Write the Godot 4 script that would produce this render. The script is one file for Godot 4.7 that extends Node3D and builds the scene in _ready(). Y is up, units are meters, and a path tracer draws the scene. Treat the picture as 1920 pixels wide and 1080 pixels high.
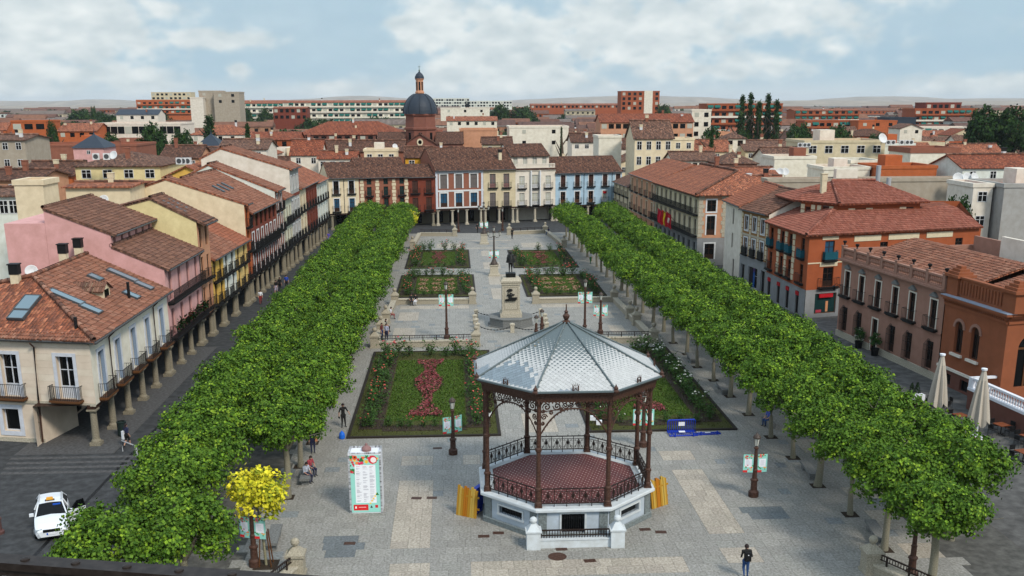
extends Node3D
# A long town square with a bandstand, seen from a tower balcony: gardens and a statue down the middle,
# clipped plane trees on both sides, arcaded houses, and the town behind.

const PLAZA_X := 5.6

class G:
	# collects faces of one mesh
	var v := PackedVector3Array()
	var n := PackedVector3Array()
	var t := PackedVector2Array()
	var c := PackedColorArray()
	var col := Color.WHITE
	var x := Transform3D()
	func pt(p: Vector3, nn: Vector3, uv := Vector2.ZERO) -> void:
		v.append(x * p)
		n.append((x.basis * nn).normalized())
		t.append(uv)
		c.append(col)
	func tri(a: Vector3, b: Vector3, d: Vector3) -> void:
		var nn := (b - a).cross(d - a)
		if nn.length_squared() < 1e-14:
			return
		nn = nn.normalized()
		pt(a, nn); pt(d, nn); pt(b, nn)
	func quad(a: Vector3, b: Vector3, d: Vector3, e: Vector3, u0 := 0.0, v0 := 0.0) -> void:
		var nn := (d - a).cross(e - b)
		if nn.length_squared() < 1e-16:
			return
		nn = nn.normalized()
		var eu := (b - a).normalized()
		var ev := nn.cross(eu)
		var q := [a, d, b, a, e, d]
		for p in q:
			pt(p, nn, Vector2(u0 + eu.dot(p - a), v0 + ev.dot(p - a)))
	func box(x0: float, y0: float, z0: float, x1: float, y1: float, z1: float, bottom := true) -> void:
		var a := Vector3(x0, y0, z1); var b := Vector3(x1, y0, z1); var d := Vector3(x1, y1, z1); var e := Vector3(x0, y1, z1)
		var a2 := Vector3(x0, y0, z0); var b2 := Vector3(x1, y0, z0); var d2 := Vector3(x1, y1, z0); var e2 := Vector3(x0, y1, z0)
		quad(a, b, d, e); quad(b2, a2, e2, d2); quad(b, b2, d2, d); quad(a2, a, e, e2); quad(e, d, d2, e2)
		if bottom:
			quad(a2, b2, b, a)
	func cbox(cx: float, cy: float, cz: float, w: float, h: float, d: float) -> void:
		box(cx - w / 2, cy - h / 2, cz - d / 2, cx + w / 2, cy + h / 2, cz + d / 2)
	func bar(a: Vector3, b: Vector3, w: float, h: float) -> void:
		var f := (b - a)
		var l := f.length()
		if l < 1e-5:
			return
		f /= l
		var r := f.cross(Vector3.UP)
		if r.length() < 0.01:
			r = Vector3.RIGHT
		r = r.normalized() * w / 2
		var u := r.cross(f).normalized() * h / 2
		var p := [a - r - u, a + r - u, a + r + u, a - r + u]
		var q := [b - r - u, b + r - u, b + r + u, b - r + u]
		for i in 4:
			var j := (i + 1) % 4
			quad(p[j], p[i], q[i], q[j])
		quad(p[0], p[1], p[2], p[3]); quad(q[1], q[0], q[3], q[2])
	func tube(pts: Array, rad, sides := 6, caps := true) -> void:
		var rings := []
		var nr := []
		var up := Vector3.UP
		for i in pts.size():
			var f: Vector3 = (pts[mini(i + 1, pts.size() - 1)] - pts[maxi(i - 1, 0)]).normalized()
			var r := f.cross(up)
			if r.length() < 0.05:
				r = f.cross(Vector3(0.3, 0, 1))
			r = r.normalized()
			var u := r.cross(f).normalized()
			var rr: float = rad[i] if rad is Array else rad
			var ring := []
			var rn := []
			for k in sides:
				var a := TAU * k / sides
				var d := r * cos(a) + u * sin(a)
				ring.append(pts[i] + d * rr)
				rn.append(d)
			rings.append(ring); nr.append(rn)
		for i in pts.size() - 1:
			for k in sides:
				var j := (k + 1) % sides
				_sq(rings[i][k], rings[i][j], rings[i + 1][j], rings[i + 1][k], nr[i][k], nr[i][j], nr[i + 1][j], nr[i + 1][k])
		if caps:
			for k in range(1, sides - 1):
				tri(rings[0][0], rings[0][k], rings[0][k + 1])
				var e: Array = rings[-1]
				tri(e[0], e[k + 1], e[k])
	func _sq(a: Vector3, b: Vector3, d: Vector3, e: Vector3, na: Vector3, nb: Vector3, nd: Vector3, ne: Vector3) -> void:
		var out := (d - a).cross(e - b)
		if out.dot(na + nd) >= 0:
			pt(a, na); pt(d, nd); pt(b, nb); pt(a, na); pt(e, ne); pt(d, nd)
		else:
			pt(a, na); pt(b, nb); pt(d, nd); pt(a, na); pt(d, nd); pt(e, ne)
	func lathe(prof: Array, sides := 12, at := Vector3.ZERO, smooth := true, turn := 0.0) -> void:
		for i in prof.size() - 1:
			var r0: float = prof[i][0]; var y0: float = prof[i][1]; var r1: float = prof[i + 1][0]; var y1: float = prof[i + 1][1]
			var sl := Vector2(y1 - y0, r0 - r1)
			if sl.length() < 1e-6:
				continue
			sl = sl.normalized()
			for k in sides:
				var a := TAU * k / sides + turn; var b := TAU * (k + 1) / sides + turn
				var da := Vector3(sin(a), 0, cos(a)); var db := Vector3(sin(b), 0, cos(b))
				var p := at + da * r0 + Vector3(0, y0, 0); var q := at + db * r0 + Vector3(0, y0, 0)
				var p1 := at + da * r1 + Vector3(0, y1, 0); var q1 := at + db * r1 + Vector3(0, y1, 0)
				if smooth:
					var na := da * sl.x + Vector3(0, sl.y, 0); var nb := db * sl.x + Vector3(0, sl.y, 0)
					if r0 < 1e-5:
						pt(p, na); pt(p1, na); pt(q1, nb)
					elif r1 < 1e-5:
						pt(p, na); pt(p1, na); pt(q, nb)
					else:
						_sq(p, q, q1, p1, na, nb, nb, na)
				else:
					quad(p, q, q1, p1)
	func fan(pts: Array) -> void:
		for k in range(1, pts.size() - 1):
			tri(pts[0], pts[k], pts[k + 1])
	func slab(poly: PackedVector2Array, z0: float, z1: float) -> void:
		var id := Geometry2D.triangulate_polygon(poly)
		for k in range(0, id.size(), 3):
			var a := poly[id[k]]; var b := poly[id[k + 1]]; var d := poly[id[k + 2]]
			if (b - a).cross(d - a) < 0:
				var s := b; b = d; d = s
			tri(Vector3(a.x, a.y, z1), Vector3(b.x, b.y, z1), Vector3(d.x, d.y, z1))
			tri(Vector3(a.x, a.y, z0), Vector3(d.x, d.y, z0), Vector3(b.x, b.y, z0))
		for k in poly.size():
			var a := poly[k]; var b := poly[(k + 1) % poly.size()]
			quad(Vector3(b.x, b.y, z1), Vector3(a.x, a.y, z1), Vector3(a.x, a.y, z0), Vector3(b.x, b.y, z0))
	func holed(w0: float, w1: float, y0: float, y1: float, z: float, holes: Array, dep: float) -> void:
		var xs := [w0, w1]
		var ys := [y0, y1]
		for h in holes:
			for k in [h[0], h[2]]:
				if k > w0 and k < w1 and not xs.has(k): xs.append(k)
			for k in [h[1], h[3]]:
				if k > y0 and k < y1 and not ys.has(k): ys.append(k)
		xs.sort(); ys.sort()
		for i in xs.size() - 1:
			for j in ys.size() - 1:
				var mx: float = (xs[i] + xs[i + 1]) / 2; var my: float = (ys[j] + ys[j + 1]) / 2
				var inside := false
				for h in holes:
					if mx > h[0] and mx < h[2] and my > h[1] and my < h[3]:
						inside = true
						break
				if not inside:
					quad(Vector3(xs[i], ys[j], z), Vector3(xs[i + 1], ys[j], z), Vector3(xs[i + 1], ys[j + 1], z), Vector3(xs[i], ys[j + 1], z), xs[i], ys[j])
		for h in holes:
			var a := Vector3(h[0], h[1], z); var b := Vector3(h[2], h[1], z); var d := Vector3(h[2], h[3], z); var e := Vector3(h[0], h[3], z)
			var k := Vector3(0, 0, -dep)
			quad(a, a + k, e + k, e); quad(b + k, b, d, d + k); quad(e, e + k, d + k, d); quad(a + k, a, b, b + k)
	func mesh(m: Material = null) -> ArrayMesh:
		var arr := []
		arr.resize(Mesh.ARRAY_MAX)
		arr[Mesh.ARRAY_VERTEX] = v; arr[Mesh.ARRAY_NORMAL] = n; arr[Mesh.ARRAY_TEX_UV] = t; arr[Mesh.ARRAY_COLOR] = c
		var am := ArrayMesh.new()
		am.add_surface_from_arrays(Mesh.PRIMITIVE_TRIANGLES, arr)
		if m:
			am.surface_set_material(0, m)
		return am

var rng := RandomNumberGenerator.new()
var taken := {}
var M := {}
var cache := {}

func rnd(a: float, b: float) -> float:
	return rng.randf_range(a, b)

func pick(a: Array):
	return a[rng.randi() % a.size()]

func numbered(called: String) -> String:
	if not taken.has(called):
		taken[called] = 0
		return called
	taken[called] += 1
	return "%s_%03d" % [called, taken[called]]

func tag(o: Node, label: String, category := "", group := "", kind := "") -> Node:
	if label: o.set_meta("label", label)
	if category: o.set_meta("category", category)
	if group: o.set_meta("group", group)
	if kind: o.set_meta("kind", kind)
	return o

func thing(called: String, label: String, category: String, at := Vector3.ZERO, turn := 0.0, group := "") -> Node3D:
	var o := Node3D.new()
	o.name = numbered(called)
	add_child(o)
	o.position = at
	o.rotation.y = turn
	tag(o, label, category, group)
	return o

func part(parent: Node, called: String, g, m: Material, at := Vector3.ZERO) -> MeshInstance3D:
	var o := MeshInstance3D.new()
	o.name = called
	o.mesh = g.mesh() if g is G else g
	if m:
		o.material_override = m
	parent.add_child(o, true)
	o.position = at
	return o

func struct(called: String, g: G, m: Material) -> MeshInstance3D:
	var o := MeshInstance3D.new()
	o.name = numbered(called)
	o.mesh = g.mesh()
	o.material_override = m
	add_child(o)
	o.set_meta("kind", "structure")
	return o

func copy_of(o: Node3D, at: Vector3, turn: float, label: String, group := "", size := 1.0) -> Node3D:
	var r: Node3D = o.duplicate()
	var base: String = o.get_meta("base") if o.has_meta("base") else String(o.name)
	r.name = numbered(base)
	add_child(r)
	r.position = at
	r.rotation.y = turn
	r.scale = Vector3.ONE * size
	r.set_meta("label", label)
	if group: r.set_meta("group", group)
	return r

# ---------------------------------------------------------------- materials
func noise_tex(freq: float, oct: int, lo: float, hi: float, sd: int, size := 512, tint := Color.WHITE, kind := FastNoiseLite.TYPE_SIMPLEX_SMOOTH) -> NoiseTexture2D:
	var nz := FastNoiseLite.new()
	nz.seed = sd
	nz.noise_type = kind
	nz.frequency = freq
	nz.fractal_octaves = oct
	nz.fractal_gain = 0.6
	var tx := NoiseTexture2D.new()
	tx.width = size; tx.height = size
	tx.seamless = true
	tx.noise = nz
	var gr := Gradient.new()
	gr.set_color(0, Color(lo * tint.r, lo * tint.g, lo * tint.b))
	gr.set_color(1, Color(hi, hi, hi))
	tx.color_ramp = gr
	return tx

var T := {}

func mat(key: String, color: Color, rough := 0.85, tex := "", scale := 0.25, bump := 0.0) -> StandardMaterial3D:
	if M.has(key):
		return M[key]
	var m := StandardMaterial3D.new()
	m.resource_name = key
	m.albedo_color = color
	m.roughness = rough
	m.metallic_specular = 0.35
	if tex:
		m.albedo_texture = T[tex]
		m.uv1_triplanar = true
		m.uv1_world_triplanar = true
		m.uv1_scale = Vector3.ONE * scale
		if bump > 0:
			m.heightmap_enabled = true
			m.heightmap_texture = T[tex]
			m.heightmap_scale = bump
	M[key] = m
	return m

func plaster(key: String, c: Color) -> StandardMaterial3D:
	return mat("plaster_" + key, c, 0.92, "plaster", 0.11, 0.6)

func vcol(key: String, rough := 0.8, tex := "", scale := 0.3, bump := 0.0) -> StandardMaterial3D:
	var m := mat(key, Color.WHITE, rough, tex, scale, bump)
	m.vertex_color_use_as_albedo = true
	return m

func lin(c: Color) -> Color:
	return c.srgb_to_linear()

func tile_tex(sd: int, base: Array, w := 512, cols := 16, rows := 10) -> Array:
	# one period of a clay tile roof: colour of every tile, and the relief of its half-round rows
	var r := RandomNumberGenerator.new()
	r.seed = sd
	var im := Image.create(w, w, false, Image.FORMAT_RGB8)
	var hm := Image.create(w, w, false, Image.FORMAT_RGB8)
	var cw := w / cols
	var ch := w / rows
	var nz := FastNoiseLite.new()
	nz.seed = sd; nz.frequency = 0.03
	for i in cols:
		for j in rows + 1:
			var c: Color = base[r.randi() % base.size()]
			c = c * r.randf_range(0.82, 1.12)
			im.fill_rect(Rect2i(i * cw, j * ch, cw, ch), c)
	for y in w:
		var sy := fmod(float(y) / ch, 1.0)
		for x in w:
			var sx := float(x % cw) / cw
			var hgt := sin(PI * sx) * 0.75 + 0.25 * (1.0 - sy)
			hm.set_pixel(x, y, Color(hgt, hgt, hgt))
			var k := 0.9 + 0.25 * nz.get_noise_2d(x, y)
			var p := im.get_pixel(x, y)
			im.set_pixel(x, y, Color(p.r * k, p.g * k, p.b * k))
	return [ImageTexture.create_from_image(im), ImageTexture.create_from_image(hm)]

func tile_mat(key: String, tx: Array, tint: Color, scale := 0.25) -> StandardMaterial3D:
	var m := StandardMaterial3D.new()
	m.resource_name = key
	m.albedo_color = tint
	m.albedo_texture = tx[0]
	m.roughness = 0.9
	m.metallic_specular = 0.3
	m.uv1_scale = Vector3(scale, scale, scale)
	m.heightmap_enabled = true
	m.heightmap_texture = tx[1]
	m.heightmap_scale = 7.0
	M[key] = m
	return m

func make_materials() -> void:
	T.plaster = noise_tex(0.012, 5, 0.89, 1.0, 3, 512, Color(1.0, 0.985, 0.96))
	T.grain = noise_tex(0.05, 4, 0.72, 1.0, 5)
	T.stone = noise_tex(0.03, 5, 0.66, 1.0, 7, 512, Color(1.0, 0.98, 0.94))
	T.asphalt = noise_tex(0.02, 6, 0.62, 1.0, 9)
	T.grass = noise_tex(0.05, 5, 0.45, 1.0, 11, 512, Color(1.0, 0.95, 0.6))
	T.patch = noise_tex(0.008, 4, 0.7, 1.0, 13)
	T.rust = noise_tex(0.04, 5, 0.55, 1.0, 15, 256, Color(1.0, 0.85, 0.75))
	var oldt := tile_tex(21, [Color(0.46, 0.335, 0.28), Color(0.41, 0.30, 0.25), Color(0.51, 0.37, 0.30), Color(0.36, 0.275, 0.24), Color(0.55, 0.42, 0.35)])
	var newt := tile_tex(22, [Color(0.63, 0.38, 0.275), Color(0.58, 0.35, 0.26), Color(0.67, 0.43, 0.32), Color(0.52, 0.33, 0.26)])
	tile_mat("tile_old", oldt, Color(1.0, 1.0, 1.0))
	tile_mat("tile_brown", oldt, Color(0.86, 0.82, 0.80))
	tile_mat("tile_new", newt, Color(1.0, 1.0, 1.0))
	tile_mat("tile_red", newt, Color(0.90, 0.83, 0.81))
	vcol("clay", 0.9, "grain", 0.9, 0.4)
	mat("iron_black", Color(0.10, 0.10, 0.105), 0.55, "grain", 0.8)
	mat("iron_brown", Color(0.37, 0.275, 0.235), 0.6, "rust", 0.7)
	mat("iron_rail", Color(0.20, 0.155, 0.135), 0.55, "rust", 0.9)
	mat("gutter", Color(0.32, 0.33, 0.34), 0.5, "grain", 0.6)
	mat("white_paint", Color(0.84, 0.85, 0.86), 0.7, "plaster", 0.2)
	mat("pale_frame", Color(0.80, 0.82, 0.86), 0.75, "plaster", 0.3)
	mat("cream_trim", Color(0.84, 0.79, 0.68), 0.85, "plaster", 0.3)
	mat("wood_dark", Color(0.24, 0.15, 0.10), 0.6, "grain", 1.2)
	mat("wood_mid", Color(0.42, 0.27, 0.15), 0.6, "grain", 1.2)
	mat("blind_grey", Color(0.46, 0.43, 0.42), 0.8, "grain", 0.7)
	mat("blind_pink", Color(0.60, 0.44, 0.43), 0.8, "grain", 0.7)
	mat("blind_light", Color(0.78, 0.78, 0.72), 0.8, "grain", 0.7)
	mat("blind_brown", Color(0.30, 0.17, 0.13), 0.7, "grain", 0.7)
	mat("shutter_blue", Color(0.58, 0.66, 0.76), 0.7, "grain", 0.6)
	mat("glass_dark", Color(0.045, 0.05, 0.055), 0.08)
	mat("glass_blue", Color(0.16, 0.30, 0.40), 0.06)
	mat("glass_teal", Color(0.10, 0.20, 0.20), 0.08)
	mat("skylight_glass", Color(0.42, 0.50, 0.54), 0.1)
	mat("interior", Color(0.10, 0.09, 0.085), 0.9, "grain", 0.3)
	mat("stone_pale", Color(0.72, 0.69, 0.62), 0.9, "stone", 0.6, 1.0)
	mat("stone_column", Color(0.60, 0.57, 0.50), 0.9, "stone", 0.7, 1.2)
	mat("stone_grey", Color(0.52, 0.53, 0.53), 0.85, "stone", 0.5, 0.8)
	mat("stone_cream", Color(0.80, 0.77, 0.70), 0.88, "stone", 0.5, 0.8)
	mat("bronze", Color(0.085, 0.09, 0.085), 0.5, "grain", 1.5)
	mat("aluminium", Color(0.62, 0.63, 0.64), 0.4)
	mat("teal_cloth", Color(0.07, 0.34, 0.40), 0.85, "grain", 0.8)
	mat("green_awning", Color(0.10, 0.42, 0.38), 0.85, "grain", 0.4)
	mat("red_sign", Color(0.66, 0.06, 0.11), 0.6)
	mat("white_sign", Color(0.85, 0.86, 0.88), 0.5)
	var lm := vcol("leaf", 0.7)
	lm.metallic_specular = 0.22
	lm.backlight_enabled = true
	lm.backlight = Color(0.20, 0.26, 0.02)
	lm.cull_mode = BaseMaterial3D.CULL_DISABLED
	vcol("bark", 0.9, "stone", 0.9, 1.2)

func build_sky_and_camera() -> void:
	var cam := Camera3D.new()
	cam.name = "camera"
	add_child(cam)
	# a shifted lens: the photograph is the upper part of a taller frame
	cam.projection = Camera3D.PROJECTION_FRUSTUM
	cam.near = 0.2
	cam.far = 12000.0
	cam.keep_aspect = Camera3D.KEEP_HEIGHT
	cam.size = cam.near * 1080.0 / 1944.9
	cam.frustum_offset = Vector2(0, cam.near * (725.1 - 540.0) / 1944.9)
	cam.position = Vector3(0, 22.5, 0)
	cam.basis = Basis(Vector3.UP, -0.053097) * Basis(Vector3.RIGHT, -0.26772416) * Basis(Vector3.BACK, -0.00271702)
	cam.current = true
	var env := Environment.new()
	env.background_mode = Environment.BG_SKY
	var sky := Sky.new()
	var sm := PanoramaSkyMaterial.new()
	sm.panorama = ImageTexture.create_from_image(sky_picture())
	sky.sky_material = sm
	env.sky = sky
	env.tonemap_mode = Environment.TONE_MAPPER_LINEAR
	env.tonemap_exposure = 1.95
	env.background_energy_multiplier = 1.0
	env.sdfgi_enabled = true
	env.ssao_enabled = true
	env.ssil_enabled = true
	env.fog_enabled = true
	env.fog_density = 0.00006
	env.fog_light_color = Color(0.86, 0.90, 0.94)
	var we := WorldEnvironment.new()
	we.name = "world"
	we.environment = env
	add_child(we)
	var sun := DirectionalLight3D.new()
	sun.name = "sun"
	sun.light_energy = 0.5
	sun.light_angular_distance = 12.0
	sun.light_color = Color(1.0, 0.965, 0.91)
	sun.shadow_enabled = true
	add_child(sun)
	sun.position = Vector3(20, 60, 20)
	sun.look_at(sun.position + Vector3(-0.5, -0.85, -0.75), Vector3.FORWARD)

func sky_picture() -> Image:
	# broken cloud over pale blue air all round; overhead brightened to lift the ambient light
	var W := 4096
	var H := 2048
	var im := Image.create(W, H, false, Image.FORMAT_RGB8)
	var nz := FastNoiseLite.new()
	nz.seed = 41; nz.frequency = 1.0; nz.fractal_octaves = 6; nz.fractal_gain = 0.52
	nz.noise_type = FastNoiseLite.TYPE_SIMPLEX_SMOOTH
	var big := FastNoiseLite.new()
	big.seed = 8; big.frequency = 1.0; big.fractal_octaves = 3
	big.noise_type = FastNoiseLite.TYPE_SIMPLEX_SMOOTH
	# cloud masses: azimuth, elevation, half width, half height (degrees), strength
	var rr := RandomNumberGenerator.new()
	rr.seed = 5
	var blobs := [[-19.5, 3.86, 5.7, 2.06, 0.85], [-13.1, 3.12, 4.3, 0.65, 0.6], [-21.7, 1.21, 5.7, 1.18, 0.6], [-16.0, 1.21, 2.6, 1.03, 0.7], [-11.1, 1.5, 0.8, 0.53, 0.5], [-21.2, 5.18, 4.6, 1.18, 0.75], [-1.1, 3.86, 1.9, 1.62, 0.9], [3.0, 2.98, 5.2, 2.06, 0.75], [9.3, 3.56, 7.2, 2.36, 0.72], [15.4, 4.45, 6.6, 1.77, 0.65], [12.7, 1.94, 7.2, 1.33, 0.5], [2.8, 1.21, 6.3, 1.12, 0.65], [-6.1, 0.56, 3.7, 0.59, 0.55], [19.5, 2.68, 4.3, 1.18, 0.4], [27.3, 0.38, 4.6, 0.88, 0.8], [23.3, 0.03, 3.4, 0.53, 0.5], [21.8, 5.18, 3.4, 0.88, 0.55]]
	var a := 36.0
	while a < 328.0:
		blobs.append([a, rr.randf_range(0.8, 5.5), rr.randf_range(3, 7), rr.randf_range(0.5, 1.5), rr.randf_range(0.45, 0.75)])
		blobs.append([a + 3, rr.randf_range(7, 30), rr.randf_range(5, 12), rr.randf_range(1.5, 4), rr.randf_range(0.4, 0.7)])
		a += rr.randf_range(4, 8)
	var detail_rows := 96
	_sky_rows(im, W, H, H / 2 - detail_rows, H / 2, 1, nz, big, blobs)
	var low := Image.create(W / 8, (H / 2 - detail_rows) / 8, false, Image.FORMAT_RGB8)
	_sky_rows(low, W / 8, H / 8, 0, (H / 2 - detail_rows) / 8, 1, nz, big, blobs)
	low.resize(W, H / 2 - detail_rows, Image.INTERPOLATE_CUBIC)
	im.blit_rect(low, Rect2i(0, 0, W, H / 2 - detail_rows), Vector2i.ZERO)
	im.fill_rect(Rect2i(0, H / 2, W, H / 2), Color(0.52, 0.50, 0.47))
	return im

func _sky_rows(im: Image, W: int, H: int, y0: int, y1: int, _s: int, nz: FastNoiseLite, big: FastNoiseLite, blobs: Array) -> void:
	var by_col := []
	for x in W:
		var az := (float(x) + 0.5) / W * 360.0
		var near := []
		for b in blobs:
			var d := fposmod(az - b[0] + 180.0, 360.0) - 180.0
			if absf(d) < b[2] * 2.4:
				near.append([d, b])
		by_col.append(near)
	for y in range(y0, y1):
		var el := 90.0 - (float(y) + 0.5) / H * 180.0
		var ce := cos(deg_to_rad(el))
		var hi := smoothstep(0.0, 1.0, clampf(el / 40.0, 0, 1))  # brightens the unseen upper sky to raise the ambient light
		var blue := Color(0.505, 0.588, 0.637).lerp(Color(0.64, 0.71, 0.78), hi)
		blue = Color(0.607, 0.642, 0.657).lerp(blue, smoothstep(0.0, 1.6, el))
		for x in W:
			var az := deg_to_rad((float(x) + 0.5) / W * 360.0)
			var px := sin(az) * ce * 26.0
			var pz := -cos(az) * ce * 26.0
			var st := 1.0 if el > 20 else lerpf(1.9, 1.0, el / 20.0)
			var py := deg_to_rad(el) * 26.0 * st
			var m := 0.0
			for q in by_col[x]:
				var b: Array = q[1]
				var dx: float = q[0] / b[2]; var dy: float = (el - b[1]) / b[3]
				m = maxf(m, b[4] * exp(-(dx * dx + dy * dy) * 0.8))
			var veil := 0.14 + 0.16 * big.get_noise_3d(px * 0.12, py * 0.3, pz * 0.12)
			var f := nz.get_noise_3d(px * 0.9, py * 0.9, pz * 0.9)
			var dens := m * 1.15 + f * 0.55 * (0.35 + m) - 0.22
			var k := clampf(smoothstep(-0.02, 0.42, dens) * 0.92 + clampf(veil, 0, 0.4), 0.0, 1.0)
			var lit := clampf(0.45 + 0.9 * nz.get_noise_3d(px * 0.8 + 9.0, py * 1.1 + 3.0, pz * 0.8), 0.0, 1.0)
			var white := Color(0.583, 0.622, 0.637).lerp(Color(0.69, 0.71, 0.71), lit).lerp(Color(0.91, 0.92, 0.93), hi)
			im.set_pixel(x, y, blue.lerp(white, k))

# ---------------------------------------------------------------- house parts
func frame_at(a: Vector2, b: Vector2) -> Transform3D:
	# the axes of a front that runs from a to b (x, z), left to right as seen from outside
	var u := Vector3(b.x - a.x, 0, b.y - a.y).normalized()
	return Transform3D(Basis(u, Vector3.UP, u.cross(Vector3.UP)), Vector3(a.x, 0, a.y))

func window_mesh(w: float, h: float, kind: String) -> ArrayMesh:
	var key := "win_%s_%.2f_%.2f" % [kind, w, h]
	if cache.has(key):
		return cache[key]
	var g := G.new()
	var f := 0.07
	g.box(-w / 2, 0, -0.06, -w / 2 + f, h, 0); g.box(w / 2 - f, 0, -0.06, w / 2, h, 0)
	g.box(-w / 2 + f, 0, -0.06, w / 2 - f, f, 0); g.box(-w / 2 + f, h - f, -0.06, w / 2 - f, h, 0)
	if kind != "plain":
		g.box(-0.035, f, -0.055, 0.035, h - f, 0.005)
	if kind == "door":
		g.box(-w / 2 + f, h * 0.27, -0.05, w / 2 - f, h * 0.27 + 0.06, 0.0)
		g.box(-w / 2 + f, h * 0.66, -0.05, w / 2 - f, h * 0.66 + 0.05, 0.0)
		g.box(-w / 2 + f, f, -0.05, w / 2 - f, h * 0.27, -0.02)
	elif kind == "cross":
		g.box(-w / 2 + f, h * 0.6, -0.05, w / 2 - f, h * 0.6 + 0.05, 0.0)
	cache[key] = g.mesh()
	return cache[key]

func flat_mesh(w: float, h: float) -> ArrayMesh:
	var key := "flat_%.2f_%.2f" % [w, h]
	if not cache.has(key):
		var g := G.new()
		g.quad(Vector3(-w / 2, 0, 0), Vector3(w / 2, 0, 0), Vector3(w / 2, h, 0), Vector3(-w / 2, h, 0))
		cache[key] = g.mesh()
	return cache[key]

func blind_mesh(w: float, h: float) -> ArrayMesh:
	var key := "blind_%.2f_%.2f" % [w, h]
	if not cache.has(key):
		var g := G.new()
		var n := int(h / 0.14)
		for k in n:
			var y := h * k / n
			g.quad(Vector3(-w / 2, y, 0.025), Vector3(w / 2, y, 0.025), Vector3(w / 2, y + h / n, 0.0), Vector3(-w / 2, y + h / n, 0.0))
			g.quad(Vector3(-w / 2, y, 0), Vector3(w / 2, y, 0), Vector3(w / 2, y, 0.025), Vector3(-w / 2, y, 0.025))
		cache[key] = g.mesh()
	return cache[key]

func surround_mesh(w: float, h: float, b: float, sill: bool) -> ArrayMesh:
	var key := "sur_%.2f_%.2f_%.2f_%s" % [w, h, b, sill]
	if not cache.has(key):
		var g := G.new()
		g.box(-w / 2 - b, 0 if sill else -b, 0.002, -w / 2, h + b, 0.05)
		g.box(w / 2, 0 if sill else -b, 0.002, w / 2 + b, h + b, 0.05)
		g.box(-w / 2, h, 0.002, w / 2, h + b, 0.05)
		if not sill:
			g.box(-w / 2, -b, 0.002, w / 2, 0, 0.06)
		cache[key] = g.mesh()
	return cache[key]

func balcony_meshes(w: float, d: float, kind: String) -> Array:
	var key := "bal_%.2f_%.2f_%s" % [w, d, kind]
	if not cache.has(key):
		var s := G.new()
		s.box(-w / 2, -0.14, 0.0, w / 2, 0.0, d)
		s.box(-w / 2 + 0.08, -0.24, 0.0, w / 2 - 0.08, -0.14, d - 0.12)
		var g := G.new()
		var hh := 0.98
		var e := d - 0.04
		var ends := [[Vector3(-w / 2 + 0.04, 0, 0.02), Vector3(-w / 2 + 0.04, 0, e)], [Vector3(-w / 2 + 0.04, 0, e), Vector3(w / 2 - 0.04, 0, e)], [Vector3(w / 2 - 0.04, 0, e), Vector3(w / 2 - 0.04, 0, 0.02)]]
		var gap := 0.13 if kind == "fine" else 0.2
		for q in ends:
			var a: Vector3 = q[0]; var b: Vector3 = q[1]
			g.bar(a + Vector3(0, hh, 0), b + Vector3(0, hh, 0), 0.045, 0.03)
			g.bar(a + Vector3(0, 0.07, 0), b + Vector3(0, 0.07, 0), 0.03, 0.025)
			if kind == "solid":
				g.bar(a + Vector3(0, hh / 2, 0), b + Vector3(0, hh / 2, 0), 0.015, hh * 0.8)
				continue
			var n := maxi(1, int(a.distance_to(b) / gap))
			for k in n:
				var p := a.lerp(b, float(k) / n)
				g.bar(p, p + Vector3(0, hh, 0), 0.022, 0.022)
		cache[key] = [s.mesh(), g.mesh()]
	return cache[key]

func opening(b: Node3D, x: float, y: float, w: float, h: float, st: Dictionary) -> void:
	# one window, French window or door in the front of house b
	var dep: float = st.get("dep", 0.2)
	var z: float = st.get("z", 0.0)
	var kind: String = st.get("kind", "door" if h > 1.9 else "cross")
	var o := part(b, st.get("called", "window"), window_mesh(w, h, kind), M[st.get("frame", "wood_dark")], Vector3(x, y, z - dep + 0.07))
	var pane: String = st.get("pane", "glass_dark")
	if pane.begins_with("blind") or pane.begins_with("shutter"):
		part(o, "blind", blind_mesh(w - 0.14, h - 0.1), M[pane], Vector3(0, 0.05, -0.05))
	else:
		part(o, "pane", flat_mesh(w - 0.12, h - 0.12), M[pane], Vector3(0, 0.06, -0.035))
	if st.has("sur"):
		part(b, "window_surround", surround_mesh(w, h, st.get("sw", 0.16), h > 1.9 or st.has("sill")), M[st.sur], Vector3(x, y, z))
	if st.has("bal"):
		var bw: float = w + st.get("bx", 0.7)
		var ms := balcony_meshes(bw, st.get("bd", 0.5), st.bal)
		var s := part(b, "balcony", ms[0], M[st.get("slab", "iron_black")], Vector3(x, y, z))
		part(s, "railing", ms[1], M[st.get("rail", "iron_black")])
	if st.has("leaf"):
		var lm := "leaf_%.2f_%.2f" % [w, h]
		if not cache.has(lm):
			var g := G.new()
			g.box(0, 0.02, -0.02, w / 2, h - 0.02, 0.02)
			cache[lm] = g.mesh()
		var l := part(b, "shutter", cache[lm], M[st.leaf], Vector3(x + w / 2, y, z + 0.03))
		l.rotation.y = -0.12
		var r := part(b, "shutter", cache[lm], M[st.leaf], Vector3(x - w / 2 - w / 2, y, z + 0.08))
		r.rotation.y = 0.12
	if st.has("sillm"):
		var k := "sill_%.2f" % w
		if not cache.has(k):
			var g := G.new()
			g.box(-w / 2 - 0.14, -0.12, 0.0, w / 2 + 0.14, 0.0, 0.14)
			cache[k] = g.mesh()
		part(b, "sill", cache[k], M[st.sillm], Vector3(x, y, z + 0.002))

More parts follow.
